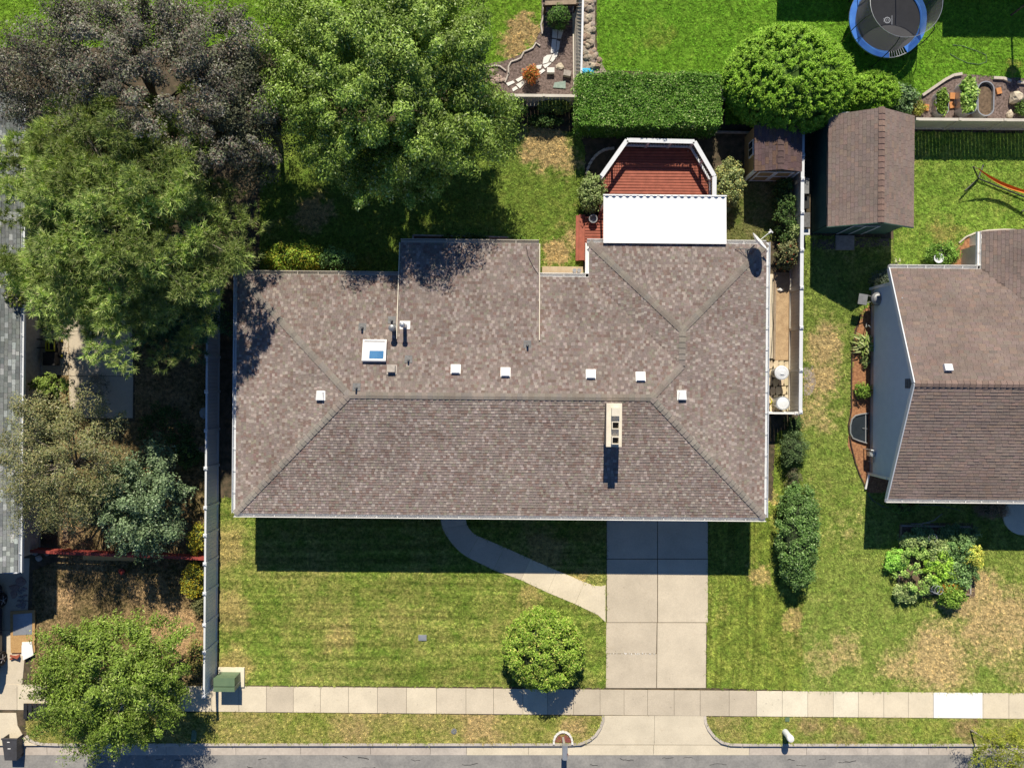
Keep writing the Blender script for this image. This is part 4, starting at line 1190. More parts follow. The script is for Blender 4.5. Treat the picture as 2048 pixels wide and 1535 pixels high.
segs = [(hexa[0], hexa[1]), (hexa[1], hexa[2]), (hexa[2], hexa[3]), (hexa[3], Vector((hexa[3].x, P(1424, 392, RZT).y, RZT)))]
for a, b in segs:
    d = (b - a).normalized(); L = (b - a).length
    m = MB(); m.bar((a.x, a.y, RZT - .02), (b.x, b.y, RZT - .02), .2, .04); m.build('handrail', M['vinyl'], deck)
    m = MB(); m.bar((a.x + d.x * .05, a.y + d.y * .05, DZ + .14), (b.x - d.x * .05, b.y - d.y * .05, DZ + .14), .09, .09); m.build('bottom_rail', M['vinyl'], deck)
    n = max(1, round(L / 1.15))
    for i in range(n + (1 if b is segs[-1][1] else 0)):
        c = a.lerp(b, i / n); m = MB(); m.box((c.x, c.y, (RZT - .045 + .0) / 2), (.09, .09, RZT - .05), rz=math.atan2(d.y, d.x)); m.build('post', M['vinyl'], deck)
    m = MB()
    k = int(L / .13)
    for i in range(1, k):
        c = a.lerp(b, i / k); m.box((c.x, c.y, (DZ + .19 + RZT - .05) / 2), (.022, .022, RZT - DZ - .26))
    m.build('balusters', M['steel'], deck)['kind'] = 'stuff'
for i in range(2):
    m = MB(); x_ = P(1164 - i * 6, 480, .3).x; m.box((x_, P(1165, 475, .3).y, .33 - .16 * i), (.3, 2.2, .05)); m.build('step', M['redwood'], deck)
# patio cover
cv = thing('patio_cover', 'flat white metal patio cover over the red deck', 'patio cover', P(1330, 430))
cx0, cx1 = P(1207, 436, 2.920).x, P(1453, 440, 2.920).x
cyt, cyb_ = P(1330, 392, 2.880).y, P(1330, 486.5, 2.980).y
m = MB()
m.mesh([(cx0, cyt, 2.860), (cx1, cyt, 2.860), (cx1, cyb_, 2.960), (cx0, cyb_, 2.960), (cx0, cyt, 2.800), (cx1, cyt, 2.800), (cx1, cyb_, 2.900), (cx0, cyb_, 2.900)],
       [(0, 3, 2, 1), (4, 5, 6, 7), (0, 1, 5, 4), (2, 3, 7, 6), (1, 2, 6, 5), (3, 0, 4, 7)])
m.build('roof_panel', M['roofwhite'], cv)
m = MB(); n = 18; w = (cx1 - cx0) / n
for i in range(n):
    c = cx0 + (i + .5) * w
    for dx, hh in ((-.21, .06), (-.07, .085), (.07, .085), (.21, .06)):
        k = w * .13
        m.mesh([(c + dx * w - k, cyt - .012, 2.863), (c + dx * w + k, cyt - .012, 2.863), (c + dx * w + k * .5, cyt - .012, 2.863 + hh), (c + dx * w - k * .5, cyt - .012, 2.863 + hh),
                (c + dx * w - k, cyt + .012, 2.860), (c + dx * w + k, cyt + .012, 2.860), (c + dx * w + k * .5, cyt + .012, 2.860 + hh), (c + dx * w - k * .5, cyt + .012, 2.860 + hh)],
               [(0, 1, 2, 3), (7, 6, 5, 4), (1, 5, 6, 2), (4, 0, 3, 7), (3, 2, 6, 7)])
m.build('rib_ends', M['roofwhite'], cv)
m = MB(); m.bar((cx0 - .02, cyt + .035, 2.810), (cx1 + .02, cyt + .035, 2.810), .05, .16); m.build('front_beam', M['roofwhite'], cv)
for x in (cx0 + .15, (cx0 + cx1) / 2, cx1 - .15):
    m = MB(); m.box((x, cyt - .1, 1.65), (.09, .09, 2.3)); m.build('post', M['white'], cv)
q = P(1187, 436, .9); m = MB(); m.lathe((q.x, q.y, DZ), [(.14, 0), (.19, .25), (.21, .28), (.16, .28), (.15, .1)], 16); one('tub', m, M['steel'], 'grey round tub standing on the red deck beside the patio cover', 'tub', (q.x, q.y, DZ))

# ---------------------------------------------------------------- trampoline
tr = thing('trampoline', 'round trampoline with blue padded rim and grey safety net', 'trampoline', P(1776, 62))
TZ = 0.9; tc = P(1776, 38, TZ); TR = 1.83
def ring(r0, r1, z0, z1, a0, a1, n=40, th=.04):
    m = MB(); vs = []
    for i in range(n + 1):
        a = a0 + (a1 - a0) * i / n
        for r, z in ((r0, z0), (r1, z1), (r1, z1 - th), (r0, z0 - th)):
            vs.append((tc.x + r * math.cos(a), tc.y + r * math.sin(a), z))
    fs = []
    for i in range(n):
        for k in range(4):
            fs.append((i * 4 + k, i * 4 + (k + 1) % 4, (i + 1) * 4 + (k + 1) % 4, (i + 1) * 4 + k))
    m.mesh(vs, fs); m.smooth = False
    return m
D = math.radians
for a0, a1 in ((-60, -5), (-5, 50), (50, 105), (105, 160), (160, 213), (214, 272)):
    ring(TR - .3, TR + .02, TZ + .02, TZ + .03, D(a0), D(a1), 16).build('pad', M['blue'], tr)
m = MB(); m.lathe((tc.x, tc.y, TZ - .04), [(TR - .3, 0), (TR - .3, .012)], 40); m.build('jumping_mat', M['mat'], tr)
m = MB(); m.tube([(tc.x + TR * math.cos(a), tc.y + TR * math.sin(a), TZ - .04) for a in [2 * math.pi * i / 40 for i in range(41)]], .025, 6)
m.build('frame', M['galv'], tr)
m = MB()
for i in range(7):
    a = D(-87 + i * 4); m.bar((tc.x + (TR - .3) * math.cos(a), tc.y + (TR - .3) * math.sin(a), TZ - .02), (tc.x + TR * math.cos(a), tc.y + TR * math.sin(a), TZ - .02), .02, .02)
m.build('springs', M['galv'], tr)['kind'] = 'stuff'
NZ = 2.55
for i in range(6):
    a = D(20 + i * 60); b = 1.06
    m = MB(); m.tube([(tc.x + TR * b * math.cos(a), tc.y + TR * b * math.sin(a), .0), (tc.x + TR * b * math.cos(a), tc.y + TR * b * math.sin(a), 1.5), (tc.x + TR * 1.0 * math.cos(a), tc.y + TR * 1.0 * math.sin(a), 2.3), (tc.x + TR * .9 * math.cos(a), tc.y + TR * .9 * math.sin(a), NZ)], .022, 6)
    m.build('pole', M['dark'], tr)
m = MB(); m.tube([(tc.x + TR * .9 * math.cos(a), tc.y + TR * .9 * math.sin(a), NZ) for a in [2 * math.pi * i / 40 for i in range(41)]], .012, 5, False); m.build('top_hoop', M['galv'], tr)
netm, nt, b = new_mat('safety_net')
b.inputs['Base Color'].default_value = (.11, .112, .115, 1); b.inputs['Roughness'].default_value = .8
tp = nd(nt, 'ShaderNodeBsdfTransparent'); mx = nd(nt, 'ShaderNodeMixShader'); mx.inputs[0].default_value = .56
nt.links.new(tp.outputs[0], mx.inputs[1]); nt.links.new(b.outputs[0], mx.inputs[2]); nt.links.new(mx.outputs[0], nt.nodes['Material Output'].inputs[0])
m = MB(); vs = []; fs = []; n = 48; K = 5
for k in range(K + 1):
    f = k / K; r = (TR - .25) * (1 - f) + TR * .9 * f - .12 * math.sin(math.pi * f)
    for i in range(n):
        a = 2 * math.pi * i / n; rr = r * (1 + .02 * math.cos(6 * (a - D(20))))
        vs.append((tc.x + rr * math.cos(a), tc.y + rr * math.sin(a), TZ + .03 + (NZ - TZ - .03) * f))
for k in range(K):
    for i in range(n):
        j = (i + 1) % n
        if 38 <= i <= 40 : continue
        fs.append((k * n + i, k * n + j, (k + 1) * n + j, (k + 1) * n + i))
m.mesh(vs, fs); m.build('net', netm, tr)
# emblem printed on the mat: a ring with a crest and a column of small marks
m = MB(); ec = (tc.x - .02, tc.y - .05)
for r0, r1 in ((.115, .15), (.05, .065)):
    for i in range(24):
        a, b_ = 2 * math.pi * i / 24, 2 * math.pi * (i + 1) / 24
        m.face([(ec[0] + r0 * math.cos(a), ec[1] + r0 * math.sin(a), TZ - .022), (ec[0] + r1 * math.cos(a), ec[1] + r1 * math.sin(a), TZ - .022), (ec[0] + r1 * math.cos(b_), ec[1] + r1 * math.sin(b_), TZ - .022), (ec[0] + r0 * math.cos(b_), ec[1] + r0 * math.sin(b_), TZ - .022)])
for k in (-1, 0, 1):
    m.face([(ec[0] - .15, ec[1] + k * .06 - .02, TZ - .022), (ec[0] - .15, ec[1] + k * .06 + .02, TZ - .022), (ec[0] - .19, ec[1] + k * .07, TZ - .022)])
for k in range(9):
    m.face([(ec[0] + .2, ec[1] - .22 + k * .05, TZ - .022), (ec[0] + .24, ec[1] - .22 + k * .05, TZ - .022), (ec[0] + .24, ec[1] - .19 + k * .05, TZ - .022), (ec[0] + .2, ec[1] - .19 + k * .05, TZ - .022)])
m.build('emblem', M['vinyl'], tr)

# ---------------------------------------------------------------- hammock
hm = thing('hammock', 'orange hammock on a grey steel stand', 'hammock', P(2012, 385))
A, B = P(1957, 357, .12), P(2068, 402, .12)
L_ = B - A; L_.z = 0; u = L_.normalized(); pv = Vector((-u.y, u.x, 0))
topA = P(1946, 333, 1.15); topB = B + u * .65; topB.z = 1.15
m = MB(); m.tube([topA, A, A.lerp(B, .5), B, topB], .035, 8); m.build('stand', M['dark'], hm)
for c in (A, B):
    m = MB(); m.tube([c - pv * .75 - u * .35 + Vector((0, 0, -.08)), c + Vector((0, 0, -.02)), c + pv * .75 + Vector((0, 0, -.08))], .03, 8); m.build('foot', M['dark'], hm)
m = MB(); vs = []; fs = []; n = 24; K = 6; h0 = topA + (topB - topA) * .06; h1 = topB - (topB - topA) * .06
for i in range(n + 1):
    f = i / n; c = h0.lerp(h1, f); c.z = 1.12 - .62 * math.sin(math.pi * f); wdt = .04 + .16 * math.sin(math.pi * f)
    for k in range(K + 1):
        s = k / K * 2 - 1
        p = c + pv * wdt * s * .45; p.z += .3 * wdt * s * s * 1.6
        vs.append(p)
for i in range(n):
    for k in range(K):
        fs.append((i * (K + 1) + k, (i + 1) * (K + 1) + k, (i + 1) * (K + 1) + k + 1, i * (K + 1) + k + 1))
m.mesh(vs, fs); m.build('cloth', M['orange'], hm)
m = MB(); m.tube([topA, h0], .012, 5); m.tube([topB, h1], .012, 5); m.build('rope', M['timber'], hm)

# ---------------------------------------------------------------- trough planters and bits in the corner garden
def trough(px, py, w, l, h, label, soil_z, tilt=0.0, fill='soil'):
    c = P(px, py, h); t_ = thing('trough', label, 'planter', (c.x, c.y, 0))
    n = 28; s = MB(); r = w / 2; st = l / 2 - r
    def oval(k, z):
        pts = []
        for i in range(n):
            a = 2 * math.pi * i / n
            y_ = r * k * math.sin(a) + (st if math.sin(a) >= 0 else -st)
            pts.append((c.x + r * k * math.cos(a), c.y + y_, z))
        return pts
    prof = [(1, 0), (1, h - .02), (1.05, h - .02), (1.05, h), (.93, h), (.93, .05)]
    vs = []; fs = []
    for k, z in prof: vs += oval(k, z)
    for j in range(len(prof) - 1):
        for i in range(n): fs.append((j * n + i, j * n + (i + 1) % n, (j + 1) * n + (i + 1) % n, (j + 1) * n + i))
    s.mesh(vs, fs); s.build('tank', M['galv'], t_)
    s = MB(); o_ = oval(.92, soil_z); s.face(o_); s.build('soil', M[fill], t_)
    return t_, c
trough(1972, 197, .78, 1.65, .55, 'galvanised oval trough filled with bare soil', .4)
trough(1938, 192, .78, 1.7, .55, 'galvanised oval trough overflowing with pale leafy vegetables', .42)
trough(1885, 205, .62, 1.2, .4, 'small galvanised trough with leafy greens at the end of the row', .3)
for i, (px, py, mt) in enumerate(((1903, 193, 'terracotta'), (1902, 211, 'terracotta'), (1952, 180, 'terracotta'), (1996, 183, 'terracotta'), (1851, 216, 'terracotta'))):
    q = P(px, py); m = MB(); m.box((q.x, q.y, .055), (.24, .3, .08), rz=rnd.uniform(-.3, .3)); one('paver', m, M[mt], ['dark orange clay paver at the middle of the small trough', 'pale orange clay paver at the lower end of the small trough', 'orange clay paver between the overflowing trough and the bare trough', 'orange clay paver between the bare trough and the pale boulder', 'orange clay paver in the weeds at the green shed end of the bed'][i], 'paver', (q.x, q.y, .015), 'orange clay pavers between the troughs')
def rock(name, px, py, sx_, sy_, sz_, mat, label, cat='rock', group=None, z0=0.0, col=None, seed=0, parent=None):
    r = random.Random(seed); q = P(px, py)
    m = MB(); m.col = col
    pts = []
    rings = [(.0, .0), (.75, .0), (1.0, .35), (.85, .75), (.45, 1.0)]
    n = 8; vs = []; fs = []
    ph = r.random() * 6
    for (k, z) in rings[1:]:
        for i in range(n):
            a = 2 * math.pi * i / n + ph; j = 1 + r.uniform(-.22, .22)
            vs.append((q.x + sx_ / 2 * k * j * math.cos(a), q.y + sy_ / 2 * k * j * math.sin(a), z0 + sz_ * z * (1 + r.uniform(-.1, .1)) - .02))
    for k in range(3):
        for i in range(n): fs.append((k * n + i, k * n + (i + 1) % n, (k + 1) * n + (i + 1) % n, (k + 1) * n + i))
    fs.append(tuple(range(3 * n, 4 * n))); fs.append(tuple(reversed(range(n))))
    m.mesh(vs, fs)
    if parent is not None: return m.build(name, mat, parent)
    return one(name, m, mat, label, cat, (q.x, q.y, z0), group)
rock('boulder', 2027, 200, .72, .66, .45, M['stone'], 'large pale boulder lying in the bark beside the bare trough', seed=3)
rock('boulder', 2018, 230, .35, .45, .2, M['stone'], 'small tan stone by the fence behind the troughs', seed=4)
for i, pts in enumerate((((1843, 192), (1866, 176), (1888, 161)), ((1888, 161), (1905, 152), (1922, 149)), ((1985, 157), (2005, 158), (2020, 164)), ((2034, 166), (2050, 167), (2075, 168)))):
    m = MB(); q = [P(*p) for p in pts]
    for a, b in zip(q[:-1], q[1:]): m.bar((a.x, a.y, .05), (b.x, b.y, .05), .13, .14)
    one('edging', m, M['curb'], 'pale concrete edging strip between the bright lawn and the trough bed', 'edging', q[1], 'edging strips of the trough bed')
# garden hose on the bright lawn
m = MB(); m.tube([P(*p, .03) for p in ((1905, 90), (1925, 92), (1948, 100), (1972, 110), (1973, 124), (1958, 129), (1935, 126), (1915, 117), (1900, 108))], .018, 6); one('garden_hose', m, M['greenbox'], 'thin green hose lying in a loop on the bright lawn', 'hose', P(1940, 110))
# unseen clipped tree that casts the round shadow is added with the shrubs
# ---------------------------------------------------------------- bark garden: arbor, stones, statues
ar_ = thing('garden_platform', 'low dark framed timber platform at the end of the garden path', 'platform', P(1118, 10))
pz = .95
ptop = [P(1090, 9, pz), P(1152, 7, pz), P(1152, -60, pz), P(1090, -60, pz)]
for q in ptop:
    m = MB(); m.box((q.x, q.y, pz / 2 - .05), (.11, .11, pz - .1)); m.build('post', M['darkwood'], ar_)
for a, b in ((0, 1), (2, 3)):
    m = MB(); m.bar((ptop[a].x - .1, ptop[a].y, pz - .1), (ptop[b].x + .1 * (1 if a == 0 else -1), ptop[b].y, pz - .1), .08, .14); m.build('beam', M['darkwood'], ar_)
for i in range(7):
    a = ptop[0].lerp(ptop[3], i / 6.5); b = ptop[1].lerp(ptop[2], i / 6.5); m = MB(); m.bar((a.x, a.y + .06, pz), (b.x, b.y + .06, pz), .2, .035); m.build('plank', M['timber'], ar_)
pth = bpy.data.objects.new('stepping_path', None); COL.objects.link(pth); pth['kind'] = 'structure'
stones = [[(1105, 60), (1115, 60), (1114, 78), (1104, 76)], [(1117, 60), (1127, 61), (1122, 78), (1115, 78)], [(1104, 70 + 9), (1113, 80), (1111, 106), (1101, 108)], [(1114, 82), (1120, 84), (1118, 100), (1112, 104)], [(1087, 116), (1094, 111), (1104, 110), (1096, 126), (1085, 129)], [(1105, 110), (1117, 102), (1115, 112), (1106, 124), (1098, 127)],
          [(1085, 131), (1095, 128), (1103, 122), (1102, 128), (1090, 138)], [(1073, 132), (1084, 130), (1082, 138), (1071, 140)], [(1075, 146), (1086, 138), (1091, 142), (1080, 150)], [(1060, 141), (1070, 140), (1068, 148), (1058, 148)], [(1012, 167), (1026, 162), (1030, 166), (1016, 173)], [(1031, 160), (1044, 153), (1047, 158), (1036, 165)], [(1032, 170), (1046, 162), (1049, 168), (1040, 178)], [(1024, 178), (1032, 173), (1036, 178), (1026, 184)]]
for s_ in stones: slab(pth, s_, M['flag'], .05, .008, 'paving_stone', -.03)
# scalloped edging between lawn and bark
for i, pts in enumerate((((948, 127), (958, 126), (968, 134), (976, 136), (988, 131), (1000, 133), (1012, 142)), ((1017, 150), (1017, 134), (1022, 124), (1034, 120), (1042, 116), (1048, 104)), ((1048, 104), (1058, 100), (1066, 96), (1072, 86), (1080, 92)), ((1085, 68), (1082, 50), (1088, 30), (1086, 10)), ((1010, 165), (1014, 155), (1018, 146)))):
    m = MB(); m.tube([P(*p, .05) for p in pts], .05, 6); one('bed_edging', m, M['curb'], ['wavy pale edging under the edge of the shade tree', 'looped pale edging around the dark gravel pocket', 'pale edging below the dry straw patch', 'pale edging running up to the timber platform', 'short pale edging beside the pink rocks'][i], 'edging', P(*pts[len(pts) // 2]), 'scalloped edging of the bark garden')
q = P(1101, 144); m = MB(); m.box((q.x, q.y, .12), (.36, .24, .24)); one('block', m, M['flag'], 'white stone block standing in the bark garden', 'block', q)
q = P(1134, 150); m = MB(); m.box((q.x, q.y, .12), (.36, .26, .24), rz=-.2); one('block', m, M['greytimber'], 'grey stone block in the bark beside the slatted fence', 'block', q)
q = P(1119, 170); m = MB(); m.prism([P2(1106, 176), P2(1109, 166), P2(1131, 163), P2(1131, 178)], .015, .06); one('slate', m, plain('green_slate', (.3, .38, .33), (.2, .28, .24), 6), 'flat green slate stone lying in the bark garden', 'slate', P(1119, 172))
rock('boulder', 1120, 134, .4, .35, .12, M['stone'], 'flat ochre stone lying in the bark garden', seed=12)
# rocks of the border
r_ = random.Random(5)
for i in range(70):
    yy = r_.uniform(-5, 142); xx = r_.uniform(1169, 1187) if yy < 95 else r_.uniform(1166, 1187 + (yy - 95) * .5)
    s_ = r_.uniform(.2, .38); c_ = r_.choice([(.5, .42, .33), (.42, .36, .31), (.58, .5, .4), (.45, .33, .25)])
    rock('rock', xx, yy, s_, s_ * r_.uniform(.7, 1.1), s_ * .5, M['stones'], 'rounded river rock in the border beside the slatted fence', 'rock', 'river rocks beside the slatted fence', .0, jit(c_, r_), i + 100)
for i in range(16):
    xx, yy = r_.uniform(970, 1008), r_.uniform(138, 165)
    rock('rock', xx, yy, r_.uniform(.15, .3), r_.uniform(.15, .3), .12, M['stones'], 'pale pink rock in the corner of the bark garden', 'rock', 'pink rocks in the bark garden corner', .0, jit((.55, .42, .36), r_), i + 300)
q = P(1173, 147); m = MB()
vs = []; fs = []; n = 9
for i in range(n + 1):
    for j in range(n + 1):
        u_, v_ = i / n - .5, j / n - .5; k = math.hypot(u_, v_)
        vs.append((q.x + u_ * .75, q.y + v_ * .5, max(.02, (.24 * math.cos(k * 3.0)) + r_.uniform(-.04, .04))))
for i in range(n):
    for j in range(n): fs.append((i * (n + 1) + j, (i + 1) * (n + 1) + j, (i + 1) * (n + 1) + j + 1, i * (n + 1) + j + 1))
m.mesh(vs, fs); one('tarpaulin', m, M['tarp'], 'crumpled bright blue tarpaulin at the hedge corner', 'tarpaulin', q)
# curved stone edging by the deck
m = MB(); th_ = bpy.data.objects.new('stone_edging', None); COL.objects.link(th_); th_.location = P(1195, 320)
tag(th_, 'curved row of grey edging stones beside the red deck', 'edging')
for i in range(9):
    a = i / 8; px = 1174 + 50 * a ** 1.5; py = 345 - 47 * math.sin(a * math.pi / 2)
    q = P(px, py); m = MB(); m.box((q.x, q.y, .06), (.2, .12, .14), rz=1.2 - a * 1.0); m.build('stone', M['curb'], th_)
m = MB(); a, b = P(1150, 262), P(1600, 268); m.bar((a.x, a.y, .08), (b.x, b.y, .08), .08, .2); one('timber_edging', m, M['greytimber'], 'long grey timber edging at the foot of the clipped hedge', 'edging', (a + b) / 2)

# ---------------------------------------------------------------- side strip right of the large house
def paver_strip():
    par = bpy.data.objects.new('paver_walk', None); COL.objects.link(par); par['kind'] = 'structure'
    y = 548
    while y < 716:
        l = rnd.uniform(15, 24)
        slab(par, [(1536, y), (1546, y), (1546, y + l), (1536, y + l)], CONC[rnd.choice([0, 2])], .04, .006, 'paver', -.03); y += l
    r = random.Random(9)
    for i in range(6):
        for j in range(4):
            x = 1535 + j * 11 + r.uniform(-1, 1) + (5 if i % 2 else 0); yy = 722 + i * 17 + r.uniform(-1, 1)
            slab(par, [(x + 1, yy), (x + 9, yy - 1), (x + 11, yy + 8), (x + 8, yy + 15), (x + 1, yy + 16), (x - 1, yy + 7)], plain('cream_paver_%d%d' % (i, j), jit((.66, .56, .38), r), None, 3), .04, .008, 'paver', -.03)
paver_strip()
a, b = P(1549, 548), P(1547, 718); m = MB(); m.bar((a.x, a.y, .06), (b.x, b.y, .06), .1, .14); one('timber_edging', m, M['timber'], 'tan timber edging between pavers and the sandy strip', 'edging', (a + b) / 2)
m = MB(); m.tube([P(1545, 560, .06), P(1544, 600, .06), P(1546, 650, .06), P(1543, 700, .06), P(1541, 722, .06)], .015, 5); one('garden_hose', m, M['black'], 'thin black hose running along the tan timber edging', 'hose', P(1544, 640))
for i, (px, py, lab, lid) in enumerate(((1563, 745, 'pale round lidded bin standing on cream pavers', 1), (1566, 806, 'pale round bin beside the white gate fence', 0))):
    q = P(px, py, .85); t_ = thing('dustbin', lab, 'bin', (q.x, q.y, .03))
    m = MB(); m.lathe((q.x, q.y, .04), [(.24, 0), (.3, .74), (.33, .76), (.33, .8), (.29, .8), (.28, .4)], 22); m.build('body', M['galv'], t_)
    m = MB()
    if lid: m.lathe((q.x, q.y, .84), [(.34, 0), (.34, .04), (.26, .07), (.24, .06), (.1, .09)], 22); m.box((q.x, q.y - .06, .945), (.16, .04, .03))
    else: m.lathe((q.x, q.y, .8), [(.3, .0), (.28, .06), (.1, .1)], 22)
    m.build('lid', M['vinyl'], t_)
m = MB(); m.tube([P(1540, 795, .06), P(1545, 805, .06), P(1552, 808, .06), P(1545, 815, .06), P(1541, 806, .06), P(1550, 798, .06)], .02, 6); one('garden_hose', m, M['yellow'], 'coiled yellow hose on the cream pavers beside the gate fence', 'hose', P(1545, 806))
rock('rock', 1560, 580, .3, .18, .14, M['flag'], 'white stone in the sandy side strip', seed=60)
# storage boxes between fence and green shed
for i, (px, py, w, l, h, mt, lab) in enumerate(((1612, 372, .42, .75, .6, 'steel', 'grey storage box between fence and green shed'), (1613, 405, .4, .6, .35, 'dark', 'low dark crate between fence and green shed'), (1614, 440, .42, .7, .7, 'pipegrey', 'tall dark grey tote beside the green shed corner'), (1613, 464, .44, .28, .5, 'vinyl', 'white plastic tub beside the green shed corner'))):
    q = P(px, py, h); t_ = thing('storage_box', lab, 'box', (q.x - .08, q.y, 0))
    m = MB(); m.box((q.x - .08, q.y, h / 2), (w - .04, l - .04, h)); m.build('body', M[mt], t_)
    m = MB(); m.box((q.x - .08, q.y, h + .025), (w, l, .04)); m.build('lid', M[mt], t_)

# ---------------------------------------------------------------- things along the grey sided house
# barbecue
q = P(1757, 597, 1.0); bq = thing('barbecue', 'round grey lidded barbecue with side shelf at the corner of the grey house', 'barbecue', (q.x, q.y, 0))
m = MB(); m.lathe((q.x, q.y, .55), [(.12, 0), (.28, .12), (.31, .3), (.31, .34)], 22); m.build('bowl', M['black'], bq)
m = MB(); m.lathe((q.x, q.y, .9), [(.315, 0), (.31, .06), (.24, .16), (.1, .21), (.02, .22)], 22); m.lathe((q.x, q.y, 1.11), [(.05, 0), (.05, .05), (.02, .06)], 10); m.build('lid', M['steel'], bq)
for i in range(3):
    a = i * 2.1 + .5; m = MB(); m.tube([(q.x + .18 * math.cos(a), q.y + .18 * math.sin(a), .62), (q.x + .36 * math.cos(a), q.y + .36 * math.sin(a), 0)], .018, 6); m.build('leg', M['dark'], bq)
m = MB(); m.box((q.x - .68, q.y - .02, .86), (.42, .5, .03), rz=-.15); m.bar((q.x - .5, q.y - .2, .83), (q.x - .2, q.y - .1, .83), .03, .03); m.bar((q.x - .5, q.y + .2, .83), (q.x - .2, q.y + .1, .83), .03, .03); m.build('side_shelf', M['steel'], bq)
# window well
ww = thing('window_well', 'dark covered window well with curved metal rim beside the grey siding', 'window well', P(1720, 857))
pts = [(1737, 826), (1722, 828), (1711, 831), (1704, 838), (1701, 850), (1701, 866), (1706, 876), (1718, 881), (1734, 886)]
m = MB(); m.tube([P(*p, .1) for p in pts] , .035, 6); m.build('rim', M['galv'], ww)
m = MB(); qs = [P(*p, .05) for p in pts]; m.face([(v.x, v.y, .06) for v in qs]); m.build('cover', M['glass'], ww)
m = MB(); m.bar(P(1731, 829, .08), P(1731, 884, .08), .04, .04); m.bar(P(1725, 856, .1), P(1736, 857, .1), .03, .03); m.build('frame', M['galv'], ww)
# gas meter
q = P(1731, 905); gm = thing('gas_meter', 'grey gas meter with bent pipes on red mulch', 'gas meter', (q.x, q.y, 0))
m = MB(); m.box((q.x, q.y, .55), (.26, .2, .3)); m.lathe((q.x, q.y, .7), [(.12, 0), (.12, .04)], 14); m.build('body', M['galv'], gm)
m = MB(); m.tube([(q.x - .1, q.y + .2, 0), (q.x - .1, q.y + .2, .8), (q.x, q.y + .18, .85), (q.x + .05, q.y - .02, .72)], .025, 6); m.tube([(q.x + .05, q.y - .1, .65), (q.x + .1, q.y - .4, .6), (q.x + .12, q.y - .4, .05)], .025, 6); m.build('pipe', M['galv'], gm)
# bed border and hose
m = MB(); m.tube([P(*p, .04) for p in ((1722, 628), (1712, 660), (1704, 700), (1703, 760), (1703, 820), (1697, 850), (1702, 890), (1712, 930), (1722, 955), (1733, 978))], .04, 6); one('bed_edging', m, M['darkwood'], 'dark curved edging between lawn and red mulch', 'edging', P(1703, 800))
m = MB(); m.tube([P(*p, .03) for p in ((1735, 985), (1745, 1000), (1765, 1012), (1790, 1016), (1840, 1009), (1880, 1010), (1920, 1020))], .02, 6); one('garden_hose', m, M['pipegrey'], 'grey hose in the shade before the grey sided house', 'hose', P(1790, 1016))
# hose bib loop
m = MB(); m.tube([P(1733, 645, .1), P(1732, 655, .3), P(1737, 650, .5), P(1742, 655, .5)], .02, 6); one('garden_hose', m, M['galv'], 'looped grey hose hanging beside the barbecue', 'hose', P(1736, 652))
# items by the wing wall
q = P(1950, 483); m = MB(); m.box((q.x, q.y, .3), (.55, .45, .6)); m.lathe((q.x, q.y, .6), [(.08, 0), (.08, .03)], 12); one('air_conditioner', m, M['white'], 'white box unit in the mulch by the wing of the grey house', 'air conditioner', (q.x, q.y, 0))
q = P(1945, 520); t_ = thing('bench', 'green slatted bench by the wing of the grey house', 'bench', (q.x, q.y, 0))
for i in range(7):
    m = MB(); m.box((q.x - .35 + i * .12, q.y, .42), (.09, .5, .04), rz=0); m.build('slat', M['greenbox'], t_)
m = MB(); m.bar((q.x - .42, q.y + .27, .44), (q.x + .45, q.y + .27, .44), .06, .05); m.build('back_rail', M['greenbox'], t_)
for dx in (-.35, .35): m = MB(); m.box((q.x + dx, q.y, .2), (.06, .4, .4)); m.build('leg', M['greenbox'], t_)
q = P(1878, 516, .8); m = MB(); m.lathe((q.x, q.y, 0), [(.03, 0), (.03, .72), (.2, .75), (.24, .8), (.2, .8), (.18, .76)], 18); one('bird_bath', m, M['vinyl'], 'round white bird bath standing in the leafy shrub', 'bird bath', (q.x, q.y, 0))
m = MB(); m.tube([P(*p, .04) for p in ((1918, 486), (1932, 474), (1950, 466), (1975, 461), (2010, 459), (2050, 461))], .045, 6); one('bed_edging', m, M['curb'], 'pale curved edging beside the wing of the grey house', 'edging', P(1950, 466))

# ---------------------------------------------------------------- front: utility box, mailbox, pedestal, covers
tb_ = thing('transformer_box', 'green metal utility box on a concrete pad at the fence end', 'utility box', P(463, 1352))
q = P(447.5, 1369, .92)
bx0, bx1 = P(427.5, 1369, .92).x, P(468.5, 1369, .92).x; by0, by1 = P(447, 1382.5, .92).y, P(447, 1356, .92).y
m = MB(); m.box(((bx0 + bx1) / 2 + .03, (by0 + by1) / 2 + .05, .06), (bx1 - bx0 + .3, by1 - by0 + .3, .12)); m.build('pad', CONC[4], tb_)
m = MB(); m.box(((bx0 + bx1) / 2, (by0 + by1) / 2, .5), (bx1 - bx0, by1 - by0, .76)); m.build('cabinet', M['greenbox'], tb_)
m = MB(); m.box(((bx0 + bx1) / 2, (by0 + by1) / 2 + .14, .9), (bx1 - bx0 + .03, (by1 - by0) * .6 + .02, .05)); m.box(((bx0 + bx1) / 2, by0 + .1, .898), (bx1 - bx0 + .03, .2, .046)); m.build('lid', M['greenbox'], tb_)
m = MB(); m.box((bx1 + .012, (by0 + by1) / 2 - .1, .5), (.02, .02, .76)); m.build('seam', M['galv'], tb_)
mbx = thing('mailbox', 'grey mailbox on a post at the kerb', 'mailbox', P(1127, 1469))
q = P(1126, 1470); d_ = P(1130, 1503, 1.15)
m = MB(); m.box((q.x, q.y - .1, .5), (.1, .1, 1.0)); m.bar((q.x, q.y - .1, .95), (d_.x, d_.y + .1, 1.0), .09, .08); m.build('post', M['greytimber'], mbx)
m = MB(); m.smooth = False; n = 10; w_ = .13; vs = []; fs = []
